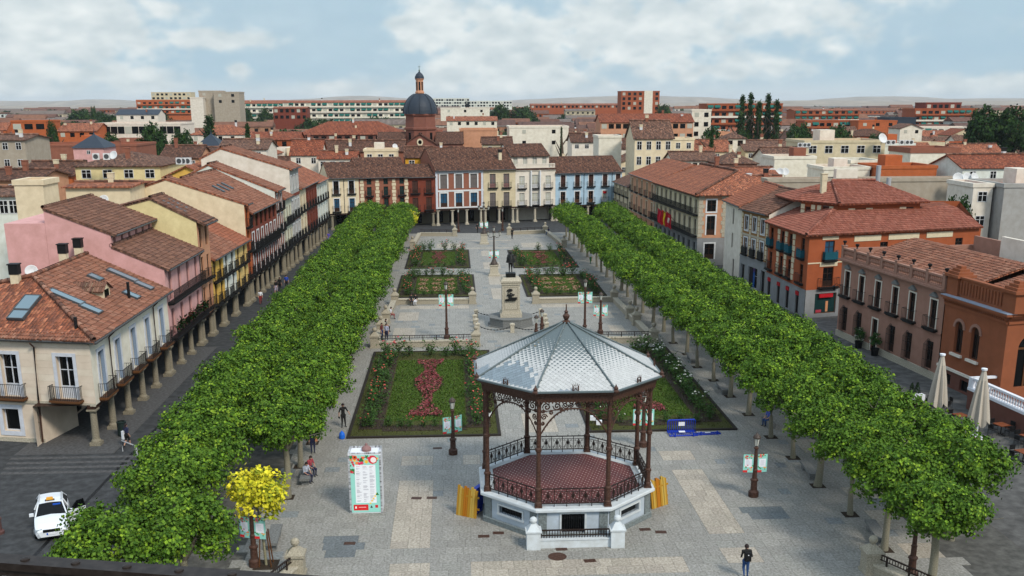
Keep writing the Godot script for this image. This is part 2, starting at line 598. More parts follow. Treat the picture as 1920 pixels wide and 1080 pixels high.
func clay_tiles(g: G, a: Vector3, b: Vector3, d: Vector3, e: Vector3, cols: Array, pitch := 0.21, run := 0.40) -> void:
	# half-round clay tiles on the slope a (eave left), b (eave right), d (top right), e (top left)
	var nrm := (d - a).cross(e - b).normalized()
	var U := (b - a).normalized()
	var V := nrm.cross(U)
	var ve := maxf(V.dot(e - a), 0.01); var ue := U.dot(e - a); var ud := U.dot(d - a); var wd := a.distance_to(b)
	var m := maxi(2, int(ve / run))
	for j in m:
		var v0 := ve * j / m; var v1 := ve * minf(1.0, (j + 1.1) / m)
		var vm := (v0 + v1) / 2
		var left := ue * vm / ve; var right := wd + (ud - wd) * vm / ve
		for i in range(int(ceil(left / pitch - 0.5)), int(floor(right / pitch + 0.5))):
			var wob := rng.randf_range(-0.02, 0.02)
			var p0 := a + U * (i * pitch + wob) + V * (v0 - rng.randf_range(0.0, 0.05)); var p1 := p0 + U * pitch
			var q0 := a + U * (i * pitch + wob) + V * v1; var q1 := q0 + U * pitch
			var hgt := pitch * rng.randf_range(0.36, 0.46)
			var lift := nrm * 0.05
			var mp := p0.lerp(p1, 0.5) + nrm * hgt + lift * rng.randf_range(0.7, 1.3); var mq := q0.lerp(q1, 0.5) + nrm * hgt * 0.85
			g.col = cols[rng.randi() % cols.size()].lerp(cols[0], 0.35) * rng.randf_range(0.85, 1.12)
			var pa := p0.lerp(p1, 0.2) + nrm * hgt * 0.72 + lift; var pb := p0.lerp(p1, 0.8) + nrm * hgt * 0.72 + lift
			var qa := q0.lerp(q1, 0.2) + nrm * hgt * 0.6; var qb := q0.lerp(q1, 0.8) + nrm * hgt * 0.6
			var n1 := nrm - U * 0.6; var n2 := nrm + U * 0.6
			g._sq(p0 + lift, pa, qa, q0, n1 - U, n1, n1, n1 - U)
			g._sq(pa, mp, mq, qa, n1, nrm, nrm, n1)
			g._sq(mp, pb, qb, mq, nrm, n2, n2, nrm)
			g._sq(pb, p1 + lift, q1, qb, n2, n2 + U, n2 + U, n2)
			g.quad(p0, p1, pb, pa)
	g.col = Color.WHITE

func clay_cols(kind: String) -> Array:
	match kind:
		"old": return [lin(Color(0.49, 0.35, 0.29)), lin(Color(0.43, 0.31, 0.26)), lin(Color(0.54, 0.385, 0.315)), lin(Color(0.37, 0.28, 0.24)), lin(Color(0.59, 0.44, 0.37))]
		"bright": return [lin(Color(0.58, 0.385, 0.305)), lin(Color(0.51, 0.345, 0.28)), lin(Color(0.62, 0.42, 0.335)), lin(Color(0.43, 0.315, 0.265)), lin(Color(0.67, 0.50, 0.42))]
		"new": return [lin(Color(0.64, 0.395, 0.30)), lin(Color(0.58, 0.36, 0.28)), lin(Color(0.67, 0.43, 0.33)), lin(Color(0.54, 0.35, 0.28))]
		_: return [lin(Color(0.62, 0.37, 0.30)), lin(Color(0.66, 0.42, 0.35)), lin(Color(0.56, 0.34, 0.28)), lin(Color(0.70, 0.46, 0.39))]

func slope_roof(b: Node3D, quads: Array, kind: String, near: bool, thick := 0.16) -> Node3D:
	# quads: slopes as [eave left, eave right, top right, top left], counter-clockwise from above
	var g := G.new()
	var tiles := G.new()
	for q in quads:
		var nrm: Vector3 = (q[2] - q[0]).cross(q[3] - q[1]).normalized()
		var dn := -nrm * thick
		g.quad(q[0], q[1], q[2], q[3])
		g.quad(q[1] + dn, q[0] + dn, q[3] + dn, q[2] + dn)
		g.quad(q[0] + dn, q[1] + dn, q[1], q[0])
		g.quad(q[1] + dn, q[2] + dn, q[2], q[1])
		g.quad(q[3] + dn, q[0] + dn, q[0], q[3])
		if near:
			clay_tiles(tiles, q[0] + nrm * 0.005, q[1] + nrm * 0.005, q[2] + nrm * 0.005, q[3] + nrm * 0.005, clay_cols(kind))
	var mk: String = {"old": "tile_old", "brown": "tile_brown", "bright": "tile_new", "new": "tile_new", "pink": "tile_red", "red": "tile_red"}.get(kind, "tile_old")
	var r := part(b, "roof", g, M[mk])
	if near:
		var o := part(r, "roof_tiles", tiles, M.clay)
		o.set_meta("kind", "stuff")
	return r

func ridge_caps(r: Node3D, a: Vector3, b: Vector3, kind := "old") -> void:
	var g := G.new()
	var n := maxi(2, int(a.distance_to(b) / 0.5))
	var cols := clay_cols(kind)
	for k in n:
		g.col = pick(cols) * rnd(0.85, 1.2)
		var p := a.lerp(b, float(k) / n); var q := a.lerp(b, (float(k) + 1.1) / n)
		g.tube([p + Vector3(0, 0.06, 0), q + Vector3(0, 0.03, 0)], [0.17, 0.14], 7, false)
	part(r, "ridge_tiles", g, M.clay)

func house(called: String, label: String, a: Vector2, b: Vector2, D: float, he: float, hr: float, o: Dictionary) -> Node3D:
	# o: wall, side, rf (ridge place 0..1 from the front), back (height of the back eave), roof, near, arcade (height), rows, ov, cat
	var t: Node3D = o.get("into")
	var W := a.distance_to(b)
	if t == null:
		t = thing(called, label, o.get("cat", "house"), Vector3.ZERO, 0.0, o.get("group", ""))
		t.transform = frame_at(a, b)
	var before := t.get_child_count()
	var x0 := 0.006
	var x1 := W - 0.006
	var rf: float = o.get("rf", 0.5)
	var hb: float = o.get("back", he)
	var ov: float = o.get("ov", 0.45)
	var wm: Material = M[o.wall]
	var sm: Material = M[o.get("side", o.wall)]
	var fl: float = o.get("arcade", 0.0)
	var holes := []
	var wins := []
	for r in o.get("rows", []):
		var xs: Array = []
		if r[3] is Array:
			xs = r[3]
		else:
			for k in r[3]:
				xs.append(W * (k + 0.5) / r[3])
		for xx in xs:
			holes.append([xx - r[2] / 2, r[0], xx + r[2] / 2, r[0] + r[1]])
			wins.append([xx, r[0], r[2], r[1], r[4]])
	var g := G.new()
	var yb: float = maxf(fl, o.get("y0", 0.0))
	if o.has("base"):
		var sb := G.new()
		sb.holed(x0, x1, yb, o.base[0], 0.0, holes.filter(func(h): return h[1] < o.base[0]), 0.22)
		part(t, "stone_base", sb, M[o.base[1]])
		yb = o.base[0]
	g.holed(x0, x1, yb, he, 0.0, holes.filter(func(h): return h[1] >= yb), 0.22)
	part(t, "wall", g, wm)
	for q in wins:
		opening(t, q[0], q[1], q[2], q[3], q[4])
	# side and back walls
	var zr := -D * rf
	var s := G.new()
	for sx in [x0, x1]:
		var p2 := [Vector3(sx, fl, 0), Vector3(sx, he, 0), Vector3(sx, hr, zr), Vector3(sx, hb, -D), Vector3(sx, fl, -D)]
		var p3 := [Vector3(sx, 0, -4.2), Vector3(sx, fl, -4.2), Vector3(sx, fl, -D), Vector3(sx, 0, -D)]
		if sx == x1:
			p2.reverse(); p3.reverse()
		s.fan(p2)
		if fl > 0:
			s.fan(p3)
	s.quad(Vector3(x1, 0, -D), Vector3(x0, 0, -D), Vector3(x0, hb, -D), Vector3(x1, hb, -D))
	part(t, "side_wall", s, sm)
	if fl > 0:
		arcade(t, W, fl, o)
	# roof
	var k := 0.0
	if rf > 0.02:
		k = (hr - he) / (D * rf)
	var eps := 0.03
	var ex: float = o.get("ex", 0.06)
	var qs := []
	var fe := Vector3(0, he + eps - ov * k, ov)
	if rf > 0.02:
		qs.append([Vector3(-ex, fe.y, ov), Vector3(W + ex, fe.y, ov), Vector3(W + ex, hr + eps, zr), Vector3(-ex, hr + eps, zr)])
	if rf < 0.98:
		var kb := (hr - hb) / (D * (1 - rf))
		var be := hb + eps - 0.3 * kb
		qs.append([Vector3(W + ex, be, -D - 0.3), Vector3(-ex, be, -D - 0.3), Vector3(-ex, hr + eps, zr), Vector3(W + ex, hr + eps, zr)])
	var rk: String = o.get("roof", "old")
	var r := slope_roof(t, qs, rk, o.get("near", false))
	if o.get("near", false) or o.get("caps", false):
		ridge_caps(r, Vector3(-ex, hr + 0.08, zr), Vector3(W + ex, hr + 0.08, zr), rk)
	# cornice and gutter
	var cg := G.new()
	cg.box(x0 + 0.01, he - 0.32, 0.003, x1 - 0.01, he - 0.16, 0.18)
	cg.box(x0 + 0.01, he - 0.16, 0.003, x1 - 0.01, he - 0.04 - 0.2 * k, ov - 0.15)
	part(t, "cornice", cg, M[o.get("cornice", "wood_dark")])
	if o.get("gutter", true):
		var gg := G.new()
		gg.tube([Vector3(0.02, fe.y - 0.05, ov + 0.06), Vector3(W - 0.02, fe.y - 0.05, ov + 0.06)], 0.075, 6)
		part(t, "gutter", gg, M.gutter)
	if o.has("pipe"):
		for px in o.pipe:
			var pg := G.new()
			pg.tube([Vector3(px, he - 0.3, ov), Vector3(px, he - 0.7, 0.1), Vector3(px, fl + 0.2, 0.1)], 0.055, 6)
			part(t, "downpipe", pg, M.gutter)
	for st in o.get("bands", []):
		var bg := G.new()
		bg.box(x0 + 0.004, st[0], 0.002, x1 - 0.004, st[1], 0.06)
		part(t, "string_course", bg, M[st[2]])
	for ch in o.get("chimneys", []):
		chimney(t, Vector3(ch[0], ch[2], ch[1]), ch[3] if ch.size() > 3 else 1.2)
	if o.has("off"):
		for ci in range(before, t.get_child_count()):
			t.get_child(ci).position += o.off
	return t

func chimney(t: Node3D, at: Vector3, h: float, m := "cream_trim", cap := "iron_black") -> void:
	var key := "chim_%.1f" % h
	if not cache.has(key):
		var g := G.new()
		g.box(-0.28, -0.8, -0.28, 0.28, h * 0.55, 0.28)
		var k := G.new()
		k.box(-0.32, h * 0.55, -0.32, 0.32, h, 0.32)
		k.box(-0.38, h, -0.38, 0.38, h + 0.08, 0.38)
		cache[key] = [g.mesh(), k.mesh()]
	var c := part(t, "chimney", cache[key][0], M[m], at)
	part(c, "chimney_cap", cache[key][1], M[cap])

func arcade(t: Node3D, W: float, fl: float, o: Dictionary) -> void:
	var dep := 4.2
	var col := G.new()
	var key := "column_%.2f" % fl
	if not cache.has(key):
		col.box(-0.36, 0, -0.36, 0.36, 0.26, 0.36, false)
		col.lathe([[0.33, 0.26], [0.33, 0.34], [0.28, 0.42], [0.245, 0.48], [0.235, fl * 0.5], [0.215, fl - 0.62], [0.245, fl - 0.58], [0.245, fl - 0.52], [0.29, fl - 0.42]], 12)
		col.box(-0.36, fl - 0.42, -0.33, 0.36, fl - 0.30, 0.33)
		cache[key] = col.mesh()
	var n: int = o.get("cols", maxi(2, int(round(W / 3.4))))
	var st: float = o.get("col0", 0.45)
	for k in n:
		var x := st + (W - 2 * st) * k / maxf(1, n - 1) if n > 1 else st
		if o.get("colskip", false) and k == n - 1:
			continue
		part(t, "column", cache[key], M[o.get("colm", "stone_column")], Vector3(x, 0, -0.35))
	var g := G.new()
	g.box(0.01, fl - 0.3, -0.62, W - 0.01, fl, -0.08)
	part(t, "beam", g, M[o.get("beam", "wood_dark")])
	var c := G.new()
	c.quad(Vector3(0.01, fl - 0.02, -0.62), Vector3(W - 0.01, fl - 0.02, -0.62), Vector3(W - 0.01, fl - 0.02, -dep), Vector3(0.01, fl - 0.02, -dep))
	part(t, "arcade_ceiling", c, M.wood_dark)
	# shop fronts at the back of the arcade
	var s := G.new()
	var holes := []
	var m := maxi(1, int(W / 3.0))
	for k in m:
		var cx := W * (k + 0.5) / m
		holes.append([cx - 0.95, 0.12, cx + 0.95, fl - 0.55])
	s.holed(0.01, W - 0.01, 0, fl - 0.02, -dep, holes, 0.15)
	part(t, "shop_wall", s, M[o.get("shop", "stone_column")])
	for h in holes:
		opening(t, (h[0] + h[2]) / 2, h[1], h[2] - h[0], h[3] - h[1], {"z": -dep, "kind": "cross", "called": "shop_window", "frame": "wood_dark", "dep": 0.15})

func skylight(r: Node3D, p: Vector3, along: Vector3, nrm: Vector3, w: float, l: float) -> void:
	var x := nrm.cross(along).normalized()
	var key := "skyl_%.1f_%.1f" % [w, l]
	if not cache.has(key):
		var g := G.new()
		g.box(-w / 2, -0.1, -l / 2, -w / 2 + 0.07, 0.12, l / 2); g.box(w / 2 - 0.07, -0.1, -l / 2, w / 2, 0.12, l / 2)
		g.box(-w / 2 + 0.07, -0.1, -l / 2, w / 2 - 0.07, 0.12, -l / 2 + 0.07); g.box(-w / 2 + 0.07, -0.1, l / 2 - 0.07, w / 2 - 0.07, 0.12, l / 2)
		var k := G.new()
		k.quad(Vector3(-w / 2 + 0.09, 0.1, l / 2 - 0.09), Vector3(w / 2 - 0.09, 0.1, l / 2 - 0.09), Vector3(w / 2 - 0.09, 0.1, -l / 2 + 0.09), Vector3(-w / 2 + 0.09, 0.1, -l / 2 + 0.09))
		cache[key] = [g.mesh(), k.mesh()]
	var o := part(r, "skylight", cache[key][0], M.gutter)
	o.transform = Transform3D(Basis(x, nrm, x.cross(nrm)), p)
	part(o, "pane", cache[key][1], M.skylight_glass)

# ---------------------------------------------------------------- the square
const TAN := [[-3.75, -60.65, -1.65, -50.7], [-3.6, -48.6, -1.6, -44.0], [0.45, -48.75, 11.3, -47.0], [13.35, -61.0, 15.3, -51.2], [13.2, -65.1, 15.35, -63.35], [13.45, -49.2, 15.3, -47.2],
	[-3.8, -64.85, -1.75, -62.75], [0.2, -64.85, 1.3, -62.75], [-6.4, -114.1, -4.25, -109.5], [-6.55, -105.6, -4.3, -101.2], [15.0, -112.6, 16.95, -109.0], [15.6, -105.2, 17.1, -100.9],
	[3.8, -162.3, 6.2, -157.0], [3.8, -150.5, 6.2, -144.4], [4.15, -139.3, 6.75, -130.8], [4.2, -128.8, 6.85, -121.5], [-6.5, -117.9, 1.3, -115.2], [9.6, -117.9, 17.6, -115.4], [4.6, -74.0, 7.0, -70.0],
	[4.6, -84.0, 7.0, -79.0], [-3.2, -172.0, 0.6, -166.5], [10.6, -172.0, 14.0, -166.5], [1.6, -175.8, 9.2, -174.4], [1.6, -166.5, 9.2, -165.0],
	[22.9, -66.8, 24.6, -64.2], [22.9, -57.7, 24.7, -55.6], [22.9, -53.7, 24.7, -51.6], [22.9, -49.8, 24.7, -47.6], [-13.4, -57.7, -11.6, -55.4], [-13.4, -53.0, -11.6, -50.6]]
const DARKSLAB := [[-7.2, -51.9, -5.4, -49.6], [16.2, -55.0, 18.6, -52.6]]

const GRATE := ["on the long tan strip", "just right of the long tan strip", "left of the bandstand base, outer one", "left of the bandstand base, inner one", "right of the bandstand base, inner one", "right of the bandstand base, outer one", "before the white parapet, farther one", "before the white parapet, nearer one", "in the dark slab patch at left", "on the front tan band", "before the left lawn bed", "under the left trees"]

func in_any(list: Array, x: float, z: float) -> bool:
	for r in list:
		if x > r[0] and x < r[2] and z > r[1] and z < r[3]:
			return true
	return false

func build_ground() -> void:
	mat("ground_town", Color(0.42, 0.39, 0.36), 0.95, "asphalt", 0.05)
	var g := G.new()
	g.quad(Vector3(-9000, 0, 9000), Vector3(9000, 0, 9000), Vector3(9000, 0, -11000), Vector3(-9000, 0, -11000))
	struct("ground", g, M.ground_town)
	mat("asphalt", Color(0.285, 0.29, 0.295), 0.93, "asphalt", 0.11, 0.6)
	mat("asphalt_old", Color(0.40, 0.395, 0.385), 0.93, "asphalt", 0.09, 0.6)
	mat("promenade", Color(0.40, 0.395, 0.375), 0.93, "asphalt", 0.13, 0.5)
	g = G.new()
	# left street, from the arcade columns to the trees
	g.quad(Vector3(-60, 0.004, -20), Vector3(-18.6, 0.004, -20), Vector3(-17.2, 0.004, -192), Vector3(-30, 0.004, -192))
	struct("street_west", g, M.asphalt)
	g = G.new()
	g.quad(Vector3(29.5, 0.004, -20), Vector3(60, 0.004, -20), Vector3(60, 0.004, -205), Vector3(27.0, 0.004, -205))
	struct("street_east", g, M.asphalt_old)
	g = G.new()
	g.quad(Vector3(-18.6, 0.004, -20), Vector3(29.5, 0.004, -20), Vector3(27.0, 0.004, -192), Vector3(-17.2, 0.004, -192))
	struct("promenade", g, M.promenade)
	g = G.new()
	g.quad(Vector3(-30, 0.005, -186), Vector3(40, 0.005, -186), Vector3(40, 0.005, -214), Vector3(-30, 0.005, -200))
	struct("street_north", g, M.asphalt)
	# pale raised pavement under the west arcade with its kerb
	g = G.new()
	g.box(-29.5, 0.0, -98.0, -23.0, 0.03, -66.8, false)
	struct("pavement_west", g, mat("pave_dark", Color(0.37, 0.37, 0.375), 0.9, "stone", 0.22, 0.6))
	g = G.new()
	g.quad(Vector3(-22.2, 0.009, -44), Vector3(-21.98, 0.009, -44), Vector3(-20.2, 0.009, -180), Vector3(-20.42, 0.009, -180))
	struct("drain_channel", g, M.iron_black)
	# crossing of pale setts in front of the corner house
	var st := G.new()
	for k in 4:
		st.box(-29.5 + k * 0.2, 0.004, -66.3 + k * 0.95, -21.0, 0.016, -65.9 + k * 0.95, false)
	struct("paving_bands", st, M.pave_dark)
	# slabs of the square
	var sm := vcol("slab_stone", 0.62, "stone", 0.35, 0.5)
	var bed := G.new()
	bed.quad(Vector3(-12.0, 0.01, -40), Vector3(24.9, 0.01, -40), Vector3(21.0, 0.01, -186), Vector3(-9.4, 0.01, -186))
	var base := struct("plaza_pavement", bed, mat("joint_sand", Color(0.40, 0.395, 0.37), 0.95, "asphalt", 0.3))
	var rest := G.new()
	var dz := 0.92
	var z := -42.0
	var row := 0
	var made := 0
	var variants := {}
	while z > -185.5:
		var xx := -12.0 + (0.31 if row % 2 == 1 else 0.0)
		var lim := lerpf(24.8, 20.6, clampf((-z - 42.0) / 140.0, 0, 1))
		var left := lerpf(-12.0, -9.4, clampf((-z - 42.0) / 140.0, 0, 1))
		while xx < lim:
			var w: float = [0.62, 0.62, 0.93][rng.randi() % 3]
			if xx < left:
				xx += w
				continue
			var cz := z - dz / 2
			for r in TAN:
				if cz > r[1] and cz < r[3]:
					for e in [r[0], r[2]]:
						if e > xx + 0.08 and e < xx + w:
							w = e - xx
						elif e > xx and e < xx + w:
							w = maxf(w, e - xx)
			var cx := xx + w / 2
			var tone := rnd(0.9, 1.06)
			var c := Color(0.385, 0.378, 0.352) * tone
			if rng.randf() < 0.03:
				c = Color(0.29, 0.315, 0.325) * rnd(0.9, 1.05)
			if in_any(TAN, cx, cz):
				c = Color(0.54, 0.485, 0.41) * rnd(0.88, 1.06)
			elif in_any(DARKSLAB, cx, cz):
				c = Color(0.20, 0.225, 0.24) * rnd(0.92, 1.05)
			var top := 0.022 + rnd(-0.0015, 0.0015)
			var seen := made < 300 and z < -46.5 and cx > -9.5 and cx < 19.5 and not (cz < -49.2 and cx > 3.2 and cx < 8.8)
			if seen:
				var key := "slab_%.2f_%d" % [w, rng.randi() % 4 if absf(w - 0.62) < 0.01 or absf(w - 0.93) < 0.01 else 0]
				var kc := "tan" if in_any(TAN, cx, cz) else ("dark" if c.r < 0.24 else "grey")
				key += kc
				if not cache.has(key):
					var q := G.new()
					q.col = c
					q.box(-w / 2 + 0.006, -0.02, -dz / 2 + 0.006, w / 2 - 0.006, 0.0, dz / 2 - 0.006, false)
					cache[key] = q.mesh()
				part(base, "paving_slab", cache[key], sm, Vector3(cx, top, cz))
				made += 1
			else:
				rest.col = c
				rest.box(xx + 0.006, 0.006, z - dz + 0.006, xx + w - 0.006, top, z - 0.006, false)
			xx += w
		z -= dz
		row += 1
	var o := part(base, "paving_slabs", rest, sm)
	o.set_meta("kind", "stuff")
	# gratings and covers
	var gr := G.new()
	gr.box(-0.42, 0, -0.22, 0.42, 0.012, 0.22, false)
	for k in 9:
		gr.box(-0.38 + k * 0.09, 0.012, -0.19, -0.34 + k * 0.09, 0.02, 0.19, false)
	var gm := gr.mesh()
	var spots := [[-2.6, -57.4], [-1.7, -57.4], [1.2, -51.6], [2.0, -52.0], [10.0, -52.0], [10.8, -51.6], [5.2, -49.7], [5.6, -50.1], [-5.9, -51.1], [6.5, -48.2], [-1.5, -66.5], [-10.6, -57.5]]
	for s in spots:
		var n := MeshInstance3D.new()
		n.name = numbered("drain_grating")
		n.mesh = gm
		n.material_override = M.iron_brown
		add_child(n)
		n.position = Vector3(s[0], 0.024, s[1])
		n.rotation.y = rnd(-0.1, 0.1)
		n.scale = Vector3(0.72, 1, 0.8)
		tag(n, "small iron drain grating in the paving, " + GRATE[spots.find(s)], "grating", "drain gratings in the paving")
	var mh := G.new()
	mh.lathe([[0.48, 0.0], [0.48, 0.014], [0.42, 0.014], [0.42, 0.01], [0.0, 0.012]], 20)
	var n2 := part(self, "manhole_cover", mh, M.iron_brown, Vector3(4.9, 0.024, -48.8))
	tag(n2, "round iron manhole cover in the paving before the bandstand", "manhole cover")

func leaf_quad(g: G, p: Vector3, dir: Vector3, nrm: Vector3, l: float, w: float) -> void:
	# a folded leaf of four triangles
	var s := dir.cross(nrm).normalized() * w
	var tip := p + dir * l
	var mid := p + dir * l * 0.5 - nrm * l * 0.08
	var a := mid + s * 0.5 + nrm * l * 0.07
	var b := mid - s * 0.5 + nrm * l * 0.07
	var nn := nrm.normalized()
	var n1 := (nn + s.normalized() * 0.25).normalized(); var n2 := (nn - s.normalized() * 0.25).normalized()
	g.pt(p, n2); g.pt(tip, n2); g.pt(a, n2)
	g.pt(p, n1); g.pt(b, n1); g.pt(tip, n1)

func crown_mesh(rx: float, ry: float, clumps: int, per: int, size: float, cols: Array, bright: Array, pb: float, taper := 0.0) -> ArrayMesh:
	# leaves on twigs that form rounded tufts spread over a flattened crown
	var g := G.new()
	var tufts := []
	var nt := 17
	for k in nt:
		var y := 1.0 - 1.75 * (k + 0.5) / nt
		var a := k * 2.399963 + rnd(-0.4, 0.4)
		var rr := sqrt(maxf(0.0, 1.0 - y * y))
		var f := rnd(0.60, 0.84)
		tufts.append([Vector3(cos(a) * rr * rx * f, y * ry * f, sin(a) * rr * rx * f), rnd(0.27, 0.40)])
	tufts.append([Vector3(0, -ry * 0.1, 0), 0.6])
	for k in clumps:
		var tf: Array = tufts[rng.randi() % tufts.size()]
		var d := Vector3(rng.randfn(), rng.randfn() + 0.25, rng.randfn()).normalized()
		var tr: Vector3 = Vector3(rx, (rx + ry) * 0.5, rx) * tf[1]
		var cpos: Vector3 = tf[0] + d * tr * (rng.randf() ** 0.3)
		var tp := 1.0 - taper * clampf(cpos.y / ry * 0.5 + 0.5, 0.0, 1.0)
		cpos.x *= tp
		cpos.z *= tp
		var face := (d + Vector3(tf[0].x / rx, tf[0].y / ry + 0.5, tf[0].z / rx) * 0.6).normalized()
		var cr := size * rnd(0.9, 1.6)
		var base: Color = bright[rng.randi() % bright.size()] if rng.randf() < pb else cols[rng.randi() % cols.size()]
		for i in per:
			var q := Vector3(rng.randfn(), rng.randfn() * 0.75, rng.randfn()) * cr * 0.5
			var nrm := (face + Vector3(rng.randfn(), rng.randfn(), rng.randfn()) * 0.5).normalized()
			var dir := (Vector3(rng.randfn(), rng.randfn() - 0.4, rng.randfn()) + q.normalized() * 0.8)
			dir = (dir - nrm * dir.dot(nrm)).normalized()
			g.col = base * rnd(0.75, 1.25)
			var sz := size * rnd(0.7, 1.25)
			leaf_quad(g, cpos + q, dir, nrm, sz, sz * 0.9)
	g.col = Color.WHITE
	return g.mesh()

var crowns := []
var yellow_crown: ArrayMesh

func trunk_mesh(h: float, r: float, rx: float, lean: float) -> ArrayMesh:
	var g := G.new()
	g.col = Color(0.30, 0.28, 0.21)
	var pts := []
	var rad := []
	for k in 7:
		var f := k / 6.0
		pts.append(Vector3(sin(f * 2.4) * lean, h * f - (0.1 if k == 0 else 0.0), cos(f * 3.0) * lean * 0.5 - lean * 0.5))
		rad.append(r * (1.25 if k == 0 else lerpf(1.0, 0.72, f)))
	g.tube(pts, rad, 9)
	var top: Vector3 = pts[-1]
	for k in 9:
		var a := TAU * k / 9.0 + rnd(-0.3, 0.3)
		var e := top + Vector3(cos(a) * rx * rnd(0.5, 0.8), rnd(0.7, 2.0), sin(a) * rx * rnd(0.5, 0.8))
		var m := top.lerp(e, 0.5) + Vector3(0, rnd(0.05, 0.35), 0)
		g.tube([top - Vector3(0, 0.15, 0), m, e], [r * 0.5, r * 0.34, r * 0.12], 5)
		for j in 2:
			var e2 := e + Vector3(rng.randfn() * 0.6, rnd(0.2, 0.7), rng.randfn() * 0.6)
			g.tube([m.lerp(e, 0.6), e2], [r * 0.2, r * 0.06], 4)
	return g.mesh()

func ordinal(n: int) -> String:
	return str(n) + (["th", "st", "nd", "rd"][n % 10] if n % 10 < 4 and (n < 10 or n > 20) else "th")

func build_trees() -> void:
	var lm: Material = M.leaf
	var greens := [Color(0.058, 0.122, 0.015), Color(0.078, 0.152, 0.019), Color(0.043, 0.094, 0.012), Color(0.098, 0.18, 0.022)]
	var tips := [Color(0.16, 0.27, 0.022), Color(0.20, 0.30, 0.028), Color(0.13, 0.24, 0.02)]
	for k in 5:
		crowns.append(crown_mesh(rnd(2.5, 2.75), rnd(1.22, 1.36), 1150, 9, 0.165, greens, tips, 0.2))
	yellow_crown = crown_mesh(1.55, 1.45, 190, 11, 0.2, [Color(0.42, 0.40, 0.02), Color(0.55, 0.50, 0.03), Color(0.30, 0.34, 0.03)], [Color(0.68, 0.60, 0.04)], 0.3)
	var trunks := [trunk_mesh(3.0, 0.19, 2.2, 0.05), trunk_mesh(3.0, 0.23, 2.2, 0.12), trunk_mesh(3.0, 0.16, 2.0, -0.1)]
	var rows := []
	# [x near, z near, x far, z far, first z, last z, words]
	var zs := -43.6
	var nth := [0, 0, 0, 0]
	while zs > -187:
		for side in [0, 1, 2, 3]:
			var f := (-zs - 45.0) / 140.0
			var x := 0.0
			var z := zs + rnd(-0.4, 0.4)
			if side == 0: x = lerpf(-10.35, -9.2, f)
			elif side == 1:
				x = lerpf(-14.2, -14.9, minf(1.0, f * 5.0))
				z -= 0.6
			elif side == 2: x = lerpf(22.0, 18.9, f)
			else:
				x = lerpf(25.9, 26.3, minf(1.0, f * 3.0))
				z -= 1.0
			if side == 0 and z > -45.0:
				x = -12.3
				z = -43.0
			if side == 1 and z > -46.0:
				x = -14.9
				z = -41.9
			if side == 0 and absf(z + 48.7) < 2.4:
				continue
			if side == 0 and absf(z + 53.4) < 1.5:
				continue
			if side == 3 and z > -46:
				continue
			if side >= 2 and z < -184:
				continue
			nth[side] += 1
			var dist := int(clampf((-z - 43.0) / 36.0, 0, 3))
			var place: String = ["beside the bandstand", "beside the near beds", "beside the statue", "at the far end"][dist]
			var row: String = ["left avenue, garden row", "left avenue, street row", "right avenue, garden row", "right avenue, street row"][side]
			var t := thing("plane_tree", "clipped plane tree, %s, %s, %s from the near end" % [row, place, ordinal(nth[side])], "tree", Vector3(x + rnd(-0.15, 0.15), 0, z), 0.0, "clipped plane trees of the avenues")
			var low := 1.0 if z > -90 else 0.98
			part(t, "trunk", trunks[rng.randi() % 3], M.bark)
			var c := part(t, "crown", crowns[rng.randi() % 5], lm, Vector3(0, 4.38 * low + rnd(-0.1, 0.12), 0))
			c.rotation.y = rnd(0, TAU)
			c.scale = Vector3.ONE * rnd(0.94, 1.08)
			if z > -100 and side == 2 or side == 0 and z > -100:
				var pit := G.new()
				pit.box(-0.42, 0.023, -0.42, 0.42, 0.027, 0.42, false)
				part(t, "tree_pit", pit, mat("soil", Color(0.26, 0.215, 0.17), 0.95, "asphalt", 0.8, 0.8))
		zs -= 4.85
	# the young yellow tree with its stakes
	var y := thing("young_tree", "slim young tree with bright yellow leaves held by wooden stakes", "tree", Vector3(-9.85, 0, -48.7))
	var g := G.new()
	g.col = Color(0.36, 0.34, 0.22)
	g.tube([Vector3(0, -0.05, 0), Vector3(-0.05, 1.2, 0), Vector3(-0.2, 2.6, 0), Vector3(-0.25, 3.9, 0)], [0.075, 0.065, 0.055, 0.04], 7)
	for k in 7:
		var a := TAU * k / 7.0
		g.tube([Vector3(-0.2, 2.7 + 0.1 * k, 0), Vector3(-0.25 + cos(a) * 1.0, 3.6 + 0.12 * k, sin(a) * 1.0)], [0.03, 0.01], 4)
	part(y, "trunk", g, M.bark)
	part(y, "crown", yellow_crown, lm, Vector3(-0.25, 3.95, 0))
	for s in [Vector3(0.3, 0, 0.3), Vector3(-0.3, 0, 0.3), Vector3(0.3, 0, -0.3)]:
		var sg := G.new()
		sg.tube([s, s * 0.55 + Vector3(0, 1.9, 0)], 0.035, 5)
		part(y, "stake", sg, M.wood_mid)
	var pg := G.new()
	pg.box(-0.6, 0.023, -0.6, 0.6, 0.027, 0.6, false)
	part(y, "tree_pit", pg, M.soil)
	# a patch of yellowing leaves at the far end of the left avenue
	var far := thing("plane_tree", "plane tree turning yellow at the far garden end of left avenue", "tree", Vector3(-8.3, 0, -176.0), 0.0, "")
	part(far, "trunk", trunks[0], M.bark)
	var fc := part(far, "crown", yellow_crown, lm, Vector3(0, 3.9, 0))
	fc.scale = Vector3(1.3, 1.0, 1.3)

# ---------------------------------------------------------------- gardens
var bushes := {}

